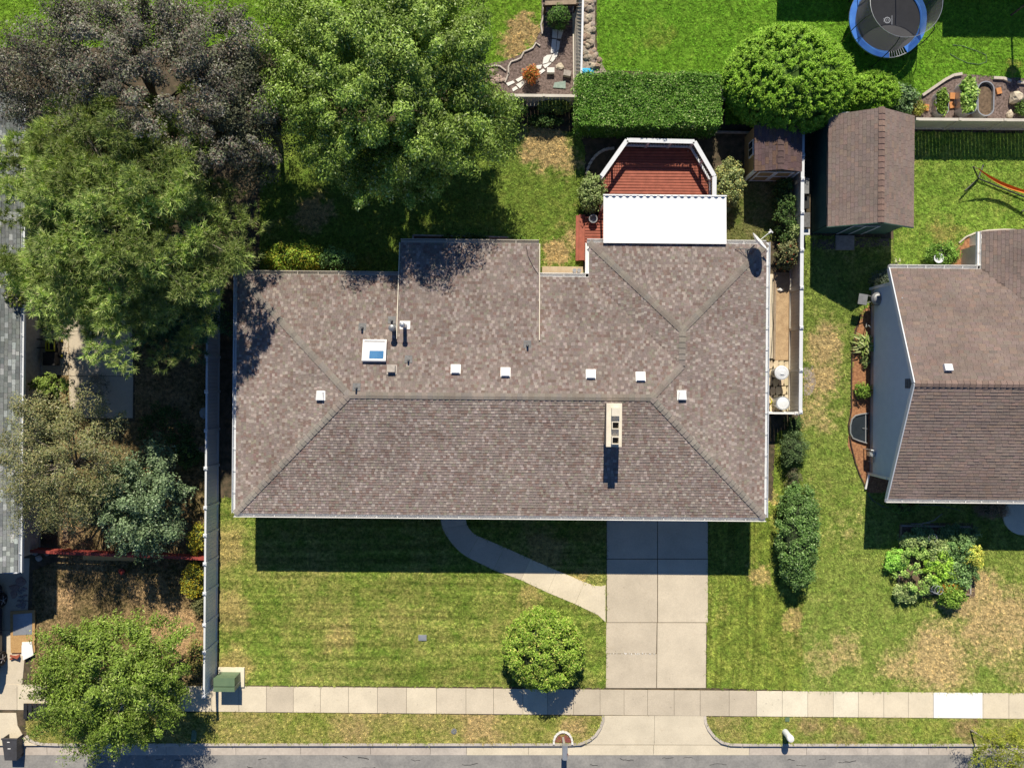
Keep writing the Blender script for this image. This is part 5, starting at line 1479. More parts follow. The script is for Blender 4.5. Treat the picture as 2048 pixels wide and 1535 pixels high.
prof = [(-w_, 0), (w_, 0)] + [(w_ * math.cos(math.pi * i / n), .14 + w_ * math.sin(math.pi * i / n)) for i in range(n + 1)]
for yy in (-.34, .34):
    for (x, z) in prof: vs.append((d_.x + x, d_.y + yy, 1.0 + z))
k = len(prof)
for i in range(k): fs.append((i, (i + 1) % k, k + (i + 1) % k, k + i))
fs += [tuple(range(k))[::-1], tuple(range(k, 2 * k))]
m.mesh(vs, [tuple(reversed(f)) for f in fs]); m.build('box', M['galv'], mbx)
m = MB(); m.box((d_.x + .14, d_.y - .1, 1.2), (.015, .06, .16)); m.build('flag', M['redpaint'], mbx)
m = MB(); n = 20; vs = [(q.x, q.y - .32, .03)]
for i in range(n + 1):
    a = math.pi * i / n; vs.append((q.x + .42 * math.cos(a), q.y - .32 + .5 * math.sin(a), .025))
m.mesh(vs, [(0, i, i + 1) for i in range(1, n + 1)]); m.build('mulch', plain('dark_red_mulch', (.28, .09, .07), (.18, .05, .045), 9, fine=.4), mbx)
for i in range(11):
    a = math.pi * i / 10; m = MB(); m.box((q.x + .45 * math.cos(a), q.y - .32 + .53 * math.sin(a), .05), (.14, .09, .1), rz=a + 1.57); m.build('border_stone', M['flag'], mbx)
q = P(1570, 1462); ped = thing('utility_pedestal', 'white plastic utility pedestal on the grass verge', 'pedestal', (q.x, q.y, 0))
m = MB(); m.lathe((q.x, q.y, 0), [(.15, 0), (.15, .62), (.16, .64)], 18); m.build('body', M['vinyl'], ped)
m = MB(); m.lathe((q.x, q.y, .64), [(.17, 0), (.17, .1), (.14, .16), (.05, .18)], 18); m.build('cap', M['white'], ped)
for i, (px, py, w_, l_, mt, lab) in enumerate(((845, 1274, .4, .28, 'galv', 'grey rectangular valve box lid in the front lawn'), (1574, 1437, .22, .2, 'greenbox', 'small green valve lid in the grass beside the white pedestal'))):
    q = P(px, py); m = MB(); m.box((q.x, q.y, .03), (w_, l_, .05)); m.box((q.x, q.y, .058), (w_ - .06, l_ - .06, .01)); one('valve_lid', m, M[mt], lab, 'valve lid', q)
q = P(908, 1461); m = MB(); m.lathe((q.x, q.y, 0), [(.14, 0), (.14, .04), (.07, .05), (.06, .03)], 16); one('valve_lid', m, M['steel'], 'round grey valve cover in the verge grass left of the mailbox', 'valve lid', q)
q = P(388, 1470); m = MB(); m.prism([(q.x - .13, q.y - .25), (q.x + .13, q.y - .25), (q.x + .15, q.y + .2), (q.x + .05, q.y + .3), (q.x - .08, q.y + .28)], 0, .06); one('meter_lid', m, M['greenbox'], 'oval green meter lid in the verge under the tree shade', 'meter lid', q)

# ---------------------------------------------------------------- left yard and driveway things
# wheelie bin lying on its back, mouth to the garden
bn = thing('wheelie_bin', 'dark grey wheelie bin lying open on its back in the gutter', 'bin', P(30, 1490, -.1))
c0 = P(23, 1488, .35)
m = MB(); W1, W2, H1 = .36, .29, .6
ya, yb2 = c0.y + .36, c0.y - .74; zb = -.1
o4 = [(c0.x - W1, ya, zb), (c0.x + W1, ya, zb), (c0.x + W1, ya, zb + .62), (c0.x - W1, ya, zb + .62)]
i4 = [(c0.x - W2, yb2, zb + .03), (c0.x + W2, yb2, zb + .03), (c0.x + W2, yb2, zb + .5), (c0.x - W2, yb2, zb + .5)]
k_ = .03
o5 = [(c0.x - W1 + k_, ya, zb + k_), (c0.x + W1 - k_, ya, zb + k_), (c0.x + W1 - k_, ya, zb + .62 - k_), (c0.x - W1 + k_, ya, zb + .62 - k_)]
i5 = [(c0.x - W2 + k_, yb2 + .05, zb + .06), (c0.x + W2 - k_, yb2 + .05, zb + .06), (c0.x + W2 - k_, yb2 + .05, zb + .47), (c0.x - W2 + k_, yb2 + .05, zb + .47)]
vs = o4 + i4 + o5 + i5
fs = [(0, 1, 5, 4), (1, 2, 6, 5), (2, 3, 7, 6), (3, 0, 4, 7), (4, 5, 6, 7)]
fs += [(8, 12, 13, 9), (9, 13, 14, 10), (10, 14, 15, 11), (11, 15, 12, 8), (15, 14, 13, 12)] + [(0, 8, 9, 1), (1, 9, 10, 2), (2, 10, 11, 3), (3, 11, 8, 0)]
m.mesh(vs, fs); m.build('body', M['bin'], bn)
m = MB(); m.bar((c0.x - W1 - .03, ya - .02, zb + .6), (c0.x + W1 + .03, ya - .02, zb + .6), .07, .06); m.build('rim', M['bin'], bn)
m = MB(); m.box((c0.x - .05, ya - .17, zb + .6), (.12, .035, .012)); m.build('sticker', M['white'], bn)
m = MB(); m.box((c0.x - .03, ya - .5, zb + .57), (.14, .035, .012)); m.build('sticker', M['white'], bn)
for s in (-1, 1):
    m = MB(); m.lathe((c0.x + s * .27, yb2 + .1, zb + .08), [(.1, -.03), (.1, .03)], 14, rot=Matrix.Rotation(math.pi / 2, 3, 'Y')); m.build('wheel', M['tyre'], bn)
m = MB(); m.prism([(c0.x - .28, ya + .02), (c0.x + .28, ya + .02), (c0.x + .26, ya + .5), (c0.x - .26, ya + .5)], zb + .0, zb + .05); m.build('lid', M['bin'], bn)
# board on the driveway
bd = P(45, 1262)
m = MB(); m.prism([P2(20, 1222, .12), P2(69, 1219, .12), P2(70, 1304, .12), P2(21, 1305, .12)], .06, .11); t_ = one('board', m, M['osb'], 'large strand board sheet lying on the driveway edge', 'board', (bd.x, bd.y, .02))
m = MB(); m.prism([P2(26, 1228, .12), P2(64, 1225, .12), P2(64, 1268, .12), P2(26, 1270, .12)], .112, .118); m.build('pale_film', M['galv'], t_)
m = MB(); m.box((bd.x, bd.y + .7, .04), (1.0, .1, .05)); m.box((bd.x, bd.y - .8, .04), (1.0, .1, .05)); m.build('batten', M['timber'], t_)
q = P(53, 1298); m = MB(); m.prism([P2(43, 1284, .2), P2(62, 1283, .2), P2(66, 1310, .2), P2(45, 1320, .2)], .13, .17); m.box((q.x, q.y, .07), (.3, .5, .14)); one('foam_sheet', m, M['roofwhite'], 'white foam sheet lying over the lower edge of the strand board', 'sheet', (q.x, q.y, .02))
q = P(32, 1312); m = MB()
for k in range(4): m.box((q.x + rnd.uniform(-.1, .1), q.y + rnd.uniform(-.06, .06), .05 + k * .05), (.4, .08, .05), rz=rnd.uniform(-.4, .4))
one('timber_offcuts', m, M['redwood'], 'small pile of reddish timber offcuts below the strand board', 'offcuts', (q.x, q.y, .02))
# stone and slab pile beside the car
for i, (px, py, s1_, s2_) in enumerate(((44, 1162, .55, .45), (30, 1174, .6, .35), (28, 1186, .35, .5))):
    rock('slab_stone', px, py, s1_, s2_, .1, M['stones'], ['flat round slab stone at the top of the rubble pile', 'wide flat slab stone touching the car wheel', 'flat grey slab stone beside the rubble pile'][i], 'stone', 'flat stones beside the parked car', .02, (.34, .25, .22), 70 + i)
for i in range(22):
    xx, yy = rnd.uniform(36, 52), rnd.uniform(1175, 1216)
    rock('rubble_stone', xx, yy, rnd.uniform(.12, .24), rnd.uniform(.08, .16), .1, M['stones'], 'small grey rubble stone piled beside the driveway', 'stone', 'rubble stones beside the driveway', .02, jit((.30, .27, .26), rnd), 500 + i)
# parked car, mostly beyond the left edge
cr = thing('parked_car', 'dark parked car on the left driveway, only its right wheels in view', 'car', P(-30, 1255))
cxr = P(4, 1255, .35).x; cyc = P(4, 1257, .3).y
secs = [(-2.2, .35, .62), (-2.05, .3, .8), (-1.2, .28, .95), (-.75, .28, 1.0), (-.2, .28, 1.45), (.9, .28, 1.5), (1.7, .28, 1.4), (2.1, .3, .95), (2.25, .4, .85)]
m = MB(); vs = []; fs = []
for (yy, zl, zt) in secs:
    w = .86 if abs(yy) < 2.1 else .74
    top = w - (.22 if zt > 1.2 else .06)
    belt = min(zt, .95)
    for (x, z) in ((-w, zl), (-w - .02, (zl + belt) / 2), (-w + .02, belt), (-top, zt), (0, zt + .03), (top, zt), (w - .02, belt), (w + .02, (zl + belt) / 2), (w, zl)):
        vs.append((cxr - .9 + x, cyc - yy, z))
k = 9
for i in range(len(secs) - 1):
    for j in range(k - 1): fs.append((i * k + j, (i + 1) * k + j, (i + 1) * k + j + 1, i * k + j + 1))
    fs.append((i * k + k - 1, (i + 1) * k + k - 1, (i + 1) * k, i * k))
fs += [tuple(range(k)), tuple(reversed(range((len(secs) - 1) * k, len(secs) * k)))]
m.mesh(vs, fs); m.build('body', M['carpaint'], cr)
m = MB(); m.box((cxr - .9 + .715, cyc - .4, 1.2), (.02, 1.7, .32), rot=Matrix.Rotation(-.28, 3, 'Y')); m.build('side_window', M['glass'], cr)
for s in (-1, 1):
    for yy in (-1.4, 1.42):
        wc = Vector((cxr - .9 + s * .83, cyc - yy, .345)); R = Matrix.Rotation(math.pi / 2, 3, 'Y')
        m = MB(); m.lathe(wc, [(.22, -.1), (.32, -.11), (.345, -.07), (.345, .07), (.32, .11), (.22, .1)], 26, rot=R); wh = m.build('wheel', M['tyre'], cr)
        m = MB()
        for a in range(5):
            t0 = a * 2 * math.pi / 5
            m.bar(wc + Vector((s * .1, 0, 0)), wc + Vector((s * .1, .21 * math.cos(t0), .21 * math.sin(t0))), .06, .03)
        m.lathe(wc + Vector((s * .1, 0, 0)), [(.06, -.02), (.06, .02)], 12, rot=R); m.build('rim', M['galv'], wh)
# mower
mw = thing('lawn_mower', 'black and yellow lawn mower standing by the steps', 'lawn mower', P(97, 695))
q = P(101, 700, .4)
m = MB(); m.box((q.x, q.y + .15, .2), (.6, .78, .18)); m.box((q.x, q.y - .42, .34), (.58, .62, .4)); m.build('deck', M['black'], mw)
m = MB(); m.box((q.x + .0, q.y + .2, .36), (.42, .5, .14)); m.build('motor_cover', M['black'], mw)
m = MB()
for dx in (-.2, .2): m.box((q.x + dx, q.y + .2, .44), (.05, .5, .03))
m.box((q.x, q.y + .42, .44), (.42, .06, .03)); m.box((q.x, q.y - .02, .44), (.42, .06, .03)); m.box((q.x - .05, q.y + .2, .44), (.06, .3, .03)); m.build('trim', M['yellow'], mw)
for dx in (-.32, .34):
    for dy in (-.25, .48):
        m = MB(); m.lathe((q.x + dx, q.y + dy, .12), [(.12, -.03), (.12, .03)], 14, rot=Matrix.Rotation(math.pi / 2, 3, 'Y')); wv_ = m.build('wheel', M['tyre'], mw)
        m = MB(); m.lathe((q.x + dx * 1.13, q.y + dy, .12), [(.07, -.01), (.07, .01)], 12, rot=Matrix.Rotation(math.pi / 2, 3, 'Y')); m.build('hub', M['yellow'], wv_)
m = MB(); m.tube([(q.x - .28, q.y + .5, .3), (q.x - .7, q.y + .52, .55), (q.x - 1.1, q.y + .5, .7), (q.x - 1.16, q.y + .4, .72), (q.x - 1.16, q.y + .25, .72), (q.x - 1.1, q.y + .12, .7), (q.x - .7, q.y + .1, .55), (q.x - .28, q.y + .12, .3)], .028, 6); m.build('handle', M['black'], mw)
# steps
st = thing('garden_steps', 'four timber edged steps rising to the house behind the pine', 'steps', P(92, 618))
for i in range(4):
    x0_, x1_ = P(112 - i * 11 - 11, 618).x, P(112 - i * 11, 618).x; h = .14 * (i + 1)
    yy0, yy1 = P(90, 657).y, P(90, 578).y
    m = MB(); m.box(((x0_ + x1_) / 2, (yy0 + yy1) / 2, h / 2 - .01), (x1_ - x0_ - .004, yy1 - yy0, h - .02)); m.build('tread', M['soil'], st)
    m = MB(); m.box((x1_ - .05, (yy0 + yy1) / 2, h / 2 + .01), (.09, yy1 - yy0 + .02, h)); m.build('riser', M['timber'], st)
q = P(53, 592, .9); t_ = thing('folded_chairs', 'stack of grey folding chairs leaning at the steps', 'chairs', (q.x, q.y, 0))
for i in range(4):
    m = MB(); m.box((q.x, q.y - .2 + i * .14, .45), (.45, .05, .9), rot=Matrix.Rotation(.2, 3, 'X')); m.build('chair', M['steel'], t_)
q = P(58, 632, .5); m = MB(); m.box((q.x, q.y, .3), (.5, .7, .6)); m.box((q.x, q.y, .62), (.54, .74, .05)); one('storage_box', m, M['steel'], 'blue grey storage box beside the timber edged steps', 'box', (q.x, q.y, 0))
# low red fence with a leaning sheet
rf = thing('red_fence', 'low red timber fence across the side yard', 'fence', P(230, 1105))
rp = [(45, 1091), (140, 1097), (235, 1101), (330, 1104), (430, 1109)]
for (px, py) in rp:
    q = P(px, py); m = MB(); m.box((q.x, q.y, .4), (.1, .1, .8)); m.build('post', M['redpaint'], rf)
for a, b in zip(rp[:-1], rp[1:]):
    for z in (.25, .5, .75):
        p, q = P(*a), P(*b); m = MB(); m.bar((p.x + .06, p.y, z), (q.x - .06, q.y, z), .06, .16); m.build('rail', M['redpaint'], rf)
    p, q = P(*a), P(*b); m = MB(); m.bar((p.x, p.y, .85), (q.x, q.y, .85), .14, .04); m.build('cap_rail', M['redpaint'], rf)
q = P(220, 1112); m = MB(); m.mesh([P(165, 1119, .02), P(275, 1122, .02), P(268, 1108, .55), P(166, 1105, .55), P(165, 1118, .0), P(275, 1121, .0), P(268, 1107, .53), P(166, 1104, .53)], [(0, 1, 2, 3), (7, 6, 5, 4), (0, 4, 5, 1), (1, 5, 6, 2), (2, 6, 7, 3), (3, 7, 4, 0)]); one('leaning_sheet', m, M['osb'], 'brown sheet leaning on the low red fence', 'sheet', q)
for i, (px, py, col) in enumerate(((95, 1105, (.3, .22, .19)), (79, 1115, (.5, .48, .44)), (70, 1104, (.36, .32, .28)))):
    rock('rock', px, py, .35, .3, .12, M['stones'], ['flat brown stone below the low red fence', 'white stone below the low red fence', 'grey stone at the end of the low red fence'][i], 'stone', None, 0, col, 90 + i)
q = P(247, 1141); m = MB(); m.lathe((q.x, q.y, 0), [(.1, 0), (.13, .18), (.15, .2), (.12, .2), (.1, .12)], 14); one('flower_pot', m, M['redpaint'], 'small red flower pot on the dry side yard', 'pot', q)
for i, (px, py) in enumerate(((409, 826), (404, 902))):
    rock('rock', px, py, .4, .55, .2, M['stones'], ['pale grey stone at the foot of the white fence', 'pinkish stone at the foot of the white fence'][i], 'stone', None, 0, ((.4, .42, .42), (.4, .28, .22))[i], 95 + i)
# dark slats standing in for a slatted shadow by the left sidewalk
pl = thing('slat_shadow', 'dark slats standing in for a slatted shadow at the edge of the roundish tree', 'slat_shadow', P(78, 1419))
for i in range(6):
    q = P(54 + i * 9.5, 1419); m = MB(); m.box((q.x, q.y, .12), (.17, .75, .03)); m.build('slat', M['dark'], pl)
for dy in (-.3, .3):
    q = P(78, 1419); m = MB(); m.box((q.x, q.y + dy, .065), (1.35, .08, .07)); m.build('shadow_crossbar', M['darkwood'], pl)
# strip of old sandbags / bed timber along the left garden strip
m = MB(); a, b = P(134, 1000), P(134, 1080); m.bar((a.x, a.y, .06), (b.x, b.y, .06), .25, .12); one('sand_path', m, M['sand'], 'narrow strip of pale sand in the side yard', 'path', (a + b) / 2)
# raised vegetable bed frame
vb = thing('raised_bed', 'grey timber frame of the vegetable bed on the right lawn', 'raised bed', P(1872, 1120))
cs = [P(1806, 1052, .3), P(1945, 1055, .3), P(1945, 1190, .3), P(1800, 1188, .3)]
for a, b in zip(cs, cs[1:] + cs[:1]):
    m = MB(); m.bar((a.x, a.y, .08), (b.x, b.y, .08), .07, .16); m.build('board', M['timber'] if a.y < b.y else M['greytimber'], vb)
m = MB(); m.prism([(c.x * .998, c.y) for c in cs], .02, .12); m.build('soil', M['soil'], vb)
for i, (px, py) in enumerate(((1862, 1074), (1868, 1176), (1874, 1178))):
    q = P(px, py, .6); m = MB()
    for z in (.25, .5, .75):
        m.tube([(q.x + .2 * math.cos(a), q.y + .2 * math.sin(a), z) for a in [2 * math.pi * k / 16 for k in range(17)]], .012, 5, False)
    for a in (0, 1.57, 3.14, 4.71): m.tube([(q.x + .2 * math.cos(a), q.y + .2 * math.sin(a), .8), (q.x + .15 * math.cos(a), q.y + .15 * math.sin(a), .2)], .01, 5)
    one('plant_cage', m, M['galv'], 'round wire plant cage in the vegetable bed', 'plant cage', (q.x, q.y, .2), 'wire cages in the vegetable bed')
m = MB(); m.tube([P(*p, .35) for p in ((1822, 1047), (1845, 1047), (1868, 1040), (1884, 1027))], .02, 5); m.tube([P(*p, .36) for p in ((1826, 1090), (1832, 1062), (1846, 1045), (1860, 1046))], .02, 5); one('irrigation_pipe', m, M['greytimber'], 'bent grey pipes over the shaded end of the vegetable bed', 'pipe', P(1845, 1050))
q = P(1885, 1187); m = MB(); m.box((q.x, q.y, .12), (.3, .22, .24)); one('block', m, M['stone'], 'pinkish block at the corner of the vegetable bed', 'block', q)
# ---------------------------------------------------------------- foliage
VR = np.random.default_rng(23)
def unit(a): return a / np.maximum(np.linalg.norm(a, axis=-1, keepdims=True), 1e-9)
def leaf_quads(pos, out, L, W, upb=.45, rb=.75, tdir=None, tb=0.0, fold=.0, ow=.45):
    n = len(pos)
    N = unit(out * ow + np.array([0, 0, upb]) + VR.normal(0, 1, (n, 3)) * rb * .6)
    T = VR.normal(0, 1, (n, 3))
    if tdir is not None: T = T * (1 - tb) + tdir * tb * 2.0
    T = unit(T - N * np.sum(T * N, 1, keepdims=True))
    S = np.cross(N, T)
    L = L * VR.uniform(.7, 1.25, (n, 1)); W = W * VR.uniform(.75, 1.2, (n, 1))
    V = np.stack([pos - T * L * .5, pos - T * L * .05 + S * W * .5 - N * W * fold, pos + T * L * .5 - N * L * .12, pos - T * L * .05 - S * W * .5 - N * W * fold], 1)
    return V
def pick(pal, n, w=None):
    pal = np.array(pal); w = np.array(w, float) if w is not None else np.ones(len(pal)); w = w / w.sum()
    return pal[VR.choice(len(pal), n, p=w)]
def clump_leaves(cl, per, L, W, pal, w=None, flat=.75, upb=.45, rb=.75, tb=0.0, vary=.25, centre=None, stretch=.65):
    """cl: (K,4) centre and radius"""
    K = len(cl); n = K * per
    c = np.repeat(cl, per, 0)
    d = unit(VR.normal(0, 1, (n, 3)))
    d[:, 2] = np.where(VR.random(n) < .7, np.abs(d[:, 2]), d[:, 2])
    r = c[:, 3:4] * VR.random((n, 1)) ** .45
    off = d * r * np.array([1, 1, flat])
    if centre is not None:
        ax = unit(c[:, :3] - np.array(centre) + np.array([0, 0, .3]))
        al = np.sum(off * ax, 1, keepdims=True)
        off = off * .82 + ax * al * stretch
    pos = c[:, :3] + off
    if centre is not None:
        V = leaf_quads(pos, unit(d * .7 + ax * .5), L, W, .12, .62, d, tb, ow=.8)
    else:
        V = leaf_quads(pos, d, L, W, upb, rb, d, tb, ow=.6)
    ct = np.repeat(VR.uniform(1 - vary, 1 + vary, (K, 1)), per, 0)
    col = pick(pal, n, w) * ct * VR.uniform(.8, 1.2, (n, 1))
    return V, col
def mesh_of(name, V, col):
    n = len(V); k = V.shape[1]
    return array_mesh(name, V.reshape(-1, 3), np.arange(n * k).reshape(n, k), col)
def lobes(seed, n=5, amp=.2):
    r = random.Random(seed)
    ks = [(r.choice([2, 3, 4, 5, 7]), r.random() * 6.28, r.uniform(.4, 1)) for _ in range(n)]
    s = sum(k[2] for k in ks)
    return lambda a: 1 + amp * sum(k[2] * np.sin(k[0] * a + k[1]) for k in ks) / s * 1.6
def crown_clumps(c, rx, ry, rz, n, cr, seed=1, inner=.35, low=-.55, amp=.22, crv=.35, sprigs=.1):
    """even spread of clumps over the crown, nearer the skin than the middle, with an uneven outline"""
    k = np.arange(n) + .5
    zz = 1 - (1 - low) * k / n
    ga = k * 2.399963 + VR.normal(0, .25, n)
    zz = np.clip(zz + VR.normal(0, .05, n), low, 1)
    rr = np.sqrt(np.maximum(0, 1 - zz * zz))
    d = np.stack([rr * np.cos(ga), rr * np.sin(ga), zz], 1)
    ang = np.arctan2(d[:, 1], d[:, 0])
    lob = lobes(seed, 5, amp)(ang + d[:, 2])
    rad = (inner + (1 - inner) * VR.random(n) ** .5)
    crs = cr * VR.uniform(1 - crv, 1 + crv, n)
    sp = VR.random(n) < sprigs
    sp &= zz < .35
    rad = np.where(sp, VR.uniform(1.0, 1.09, n), rad); crs = np.where(sp, crs * .7, crs)
    R = np.array([rx, ry, rz])
    p = np.array(c) + d * (np.maximum(R - cr * .6, .1)) * (rad * lob)[:, None]
    return np.concatenate([p, crs[:, None]], 1)
def limbs(base, fork, cl, k, r0, seed=1):
    r = random.Random(seed); m = MB()
    m.tube([base, Vector(base).lerp(Vector(fork), .5) + Vector((r.uniform(-.08, .08), r.uniform(-.08, .08), 0)), fork], [r0 * 1.25, r0, r0 * .8], 9)
    idx = r.sample(range(len(cl)), min(k, len(cl)))
    for i in idx:
        e = Vector(cl[i][:3]); s = Vector(fork) + Vector((0, 0, -r.uniform(0, .25) * (fork[2] - base[2])))
        mid = s.lerp(e, .5) + Vector((r.uniform(-.3, .3), r.uniform(-.3, .3), r.uniform(0, .4)))
        q3 = mid.lerp(e, .55) + Vector((r.uniform(-.12, .12), r.uniform(-.12, .12), r.uniform(-.05, .15)))
        m.tube([s, mid, q3, e], [r0 * .42, r0 * .26, r0 * .15, r0 * .06], 6, False)
    return m
def tree(label, px, py, rx, ry, zc, rz, ncl, cr, per, L, W, pal, w=None, name='tree', trunk=.16, bark='bark', seed=1, trunk_px=None, nl=26, cat='tree', inner=.35, low=-.55, amp=.22, extra=None, **kw):
    c = P(px, py); b = P(*(trunk_px or (px, py)))
    t = thing(name, label, cat, (b.x, b.y, 0))
    cl = crown_clumps((c.x, c.y, zc), rx, ry, rz, ncl, cr, seed, inner, low, amp)
    if extra is not None: cl = np.concatenate([cl, extra], 0)
    limbs((b.x, b.y, -.05), (b.x * .4 + c.x * .6, b.y * .4 + c.y * .6, max(zc - rz * .55, .5)), cl, nl, trunk, seed).build('trunk', M[bark], t)
    V, col = clump_leaves(cl, per, L, W, pal, w, centre=(c.x, c.y, zc - rz * .5), **kw)
    me = mesh_of('crown', V - np.array([b.x, b.y, 0])[None, None, :], col)
    link_mesh('crown', me, M['leaf'], t)
    return t, cl

# large green shade tree
tree('large green broadleaf tree shading the back yard', 816, 256, 4.85, 4.7, 5.0, 3.3, 620, .52, 240, .14, .058,
     [(.205, .32, .055), (.29, .41, .085), (.135, .22, .038), (.46, .56, .26)], [4, 4, 3, .8], name='shade_tree', trunk=.26, seed=3, inner=.4, nl=16, vary=.38, amp=.2, low=-.75, extra=np.concatenate([np.stack([VR.uniform(P(xa_e, 300).x, P(xb_e, 300).x, k_), VR.uniform(P(960, ya_e).y, P(960, yb_e).y, k_), VR.uniform(max(3.0, z_e - 2.6), z_e, k_), VR.uniform(.45, .75, k_)], 1) for xa_e, xb_e, ya_e, yb_e, z_e, k_ in ((965, 1022, 375, 260, 5.0, 26), (608, 690, 330, 110, 6.3, 60), (690, 900, 420, 330, 4.8, 40), (740, 900, 330, 180, 8.0, 70))], 0))
# purple leaved tree
tree('wide purple leaved plum tree beyond the pine', 408, 252, 5.7, 3.9, 5.2, 3.0, 520, .52, 210, .11, .055,
     [(.145, .135, .11), (.19, .18, .145), (.17, .20, .115), (.34, .33, .28), (.18, .12, .10)], [4, 3, 3.4, 1.1, 1.2], name='plum_tree', trunk=.24, seed=5, inner=.5, nl=14, amp=.28, low=-.75, extra=np.stack([VR.uniform(P(130, 200).x, P(260, 200).x, 46), VR.uniform(P(200, 310).y, P(200, 165).y, 46), VR.uniform(3.2, 5.4, 46), VR.uniform(.5, .75, 46)], 1), trunk_px=(330, 255), vary=.45)
tree('leafy plum shoots in the shade beside the pine', 562, 290, 1.7, 3.0, 4.1, 2.5, 150, .5, 140, .11, .06, [(.13, .15, .085), (.17, .18, .11), (.10, .11, .07)], name='plum_tree', trunk=.1, seed=6, nl=14)
# olive thin tree
tree('thin olive brown tree over the left driveway house', 215, 908, 2.75, 3.5, 3.6, 1.9, 200, .5, 170, .1, .04,
     [(.24, .25, .10), (.31, .28, .125), (.18, .215, .09), (.40, .39, .25)], [3, 3, 3, 1], name='olive_tree', trunk=.13, bark='palebark', seed=7, inner=.3, nl=26, trunk_px=(200, 930))
tree('blue green tree drooping towards the low red fence', 325, 985, 2.05, 2.5, 2.2, 1.9, 160, .46, 140, .12, .065,
     [(.17, .25, .12), (.25, .34, .18), (.12, .18, .085), (.40, .48, .30)], [4, 3, 3, .8], name='apple_tree', trunk=.11, seed=8, inner=.3, nl=20, amp=.4, vary=.35, trunk_px=(330, 965))
tree('spreading bright green tree at the street corner', 280, 1320, 3.65, 2.95, 2.7, 1.5, 420, .44, 150, .14, .05,
     [(.18, .28, .04), (.26, .365, .065), (.12, .19, .028), (.40, .47, .16)], [4, 4, 2.5, .8], name='locust_tree', trunk=.16, bark='palebark', seed=9, inner=.4, nl=12, trunk_px=(250, 1330), amp=.3)
tree('small tree with narrow yellow green leaves at the far kerb', 1960, 1462, 1.75, 1.25, 1.9, 1.2, 60, .38, 90, .14, .03,
     [(.26, .30, .03), (.34, .36, .05), (.18, .24, .03)], name='young_tree', trunk=.04, bark='palebark', seed=10, inner=.3, nl=22, trunk_px=(1940, 1458), amp=.3)
# leafy climber at the left eave
tree('leafy shrub reaching over the grey green roof edge', 108, 600, .75, 1.0, 2.6, .5, 18, .3, 60, .13, .08, [(.2, .24, .04), (.13, .18, .04), (.12, .12, .08)], name='tall_shrub', trunk=.05, seed=12, nl=8, cat='shrub')
tree('pale green tree of heaven shoots by the mower', 135, 770, .9, .55, 1.3, .6, 20, .26, 60, .16, .06, [(.24, .32, .07), (.18, .27, .05)], name='tall_shrub', trunk=.04, seed=13, nl=12, cat='shrub')

# pine with long needles
def needles(cl, tufts, per, L, pal, w=None, W=.011, vary=.3):
    K = len(cl); n = K * tufts
    c = np.repeat(cl, tufts, 0)
    d = unit(VR.normal(0, 1, (n, 3))); d[:, 2] = np.abs(d[:, 2]) * .9 + .05
    pos = c[:, :3] + d * c[:, 3:4] * VR.uniform(.45, 1.0, (n, 1)) * np.array([1, 1, .6])
    ax = unit(d + np.array([0, 0, .35]))
    pos = np.repeat(pos, per, 0); ax = np.repeat(ax, per, 0)
    m = len(pos)
    dr = unit(ax * .75 + VR.normal(0, 1, (m, 3)) * .62)
    S = unit(np.cross(dr, VR.normal(0, 1, (m, 3)))) * W
    Ls = L * VR.uniform(.65, 1.2, (m, 1))
    V = np.stack([pos - S, pos + S, pos + dr * Ls], 1)
    tint = np.repeat(np.repeat(VR.uniform(1 - vary, 1 + vary, (K, 1)), tufts, 0) * VR.uniform(.75, 1.25, (n, 1)), per, 0)
    return V, pick(pal, m, w) * tint
c = P(371, 492)
pt = thing('pine_tree', 'big long needled pine beside the left roof corner', 'tree', (c.x, c.y, 0))
cl = crown_clumps((c.x, c.y, 5.2), 4.9, 5.1, 3.3, 390, .6, 14, .4, -.35, .22)
mbp = limbs((c.x, c.y, -.05), (c.x, c.y, 6.0), cl, 60, .18, 14); mbp.build('trunk', M['palebark'], pt)
lc = P(150, 610, 3); ex = np.stack([VR.uniform(lc.x - 1.6, lc.x + 2.2, 26), VR.uniform(lc.y - .7, lc.y + .9, 26), VR.uniform(2.2, 3.6, 26), VR.uniform(.4, .6, 26)], 1); el = np.stack([VR.uniform(P(160, 400).x, P(250, 400).x, 44), VR.uniform(P(200, 610).y, P(200, 340).y, 44), VR.uniform(4.2, 6.4, 44), VR.uniform(.45, .65, 44)], 1); cl = np.concatenate([cl, ex, el], 0)
V, col = needles(cl, 34, 18, .27, [(.31, .41, .12), (.42, .51, .17), (.20, .295, .085), (.50, .49, .28)], [4, 3.0, 3.0, .9], W=.017, vary=.42)
link_mesh('crown', mesh_of('crown', V - np.array([c.x, c.y, 0]), col), M['needle'], pt)
# drooping blue green conifer in the shade of the pine
c = P(402, 652)
wt = thing('weeping_conifer', 'dark drooping conifer between pine and white fence', 'tree', (c.x, c.y, 0))
cl = crown_clumps((c.x, c.y, 2.0), 2.3, 1.5, 1.4, 60, .45, 15, .35, -.4, .25)
limbs((c.x, c.y, -.05), (c.x, c.y, 2.2), cl, 24, .1, 15).build('trunk', M['bark'], wt)
V, col = needles(cl, 30, 14, .26, [(.1, .2, .10), (.14, .26, .13), (.07, .15, .08)], W=.014)
link_mesh('crown', mesh_of('crown', V - np.array([c.x, c.y, 0]), col), M['needle'], wt)

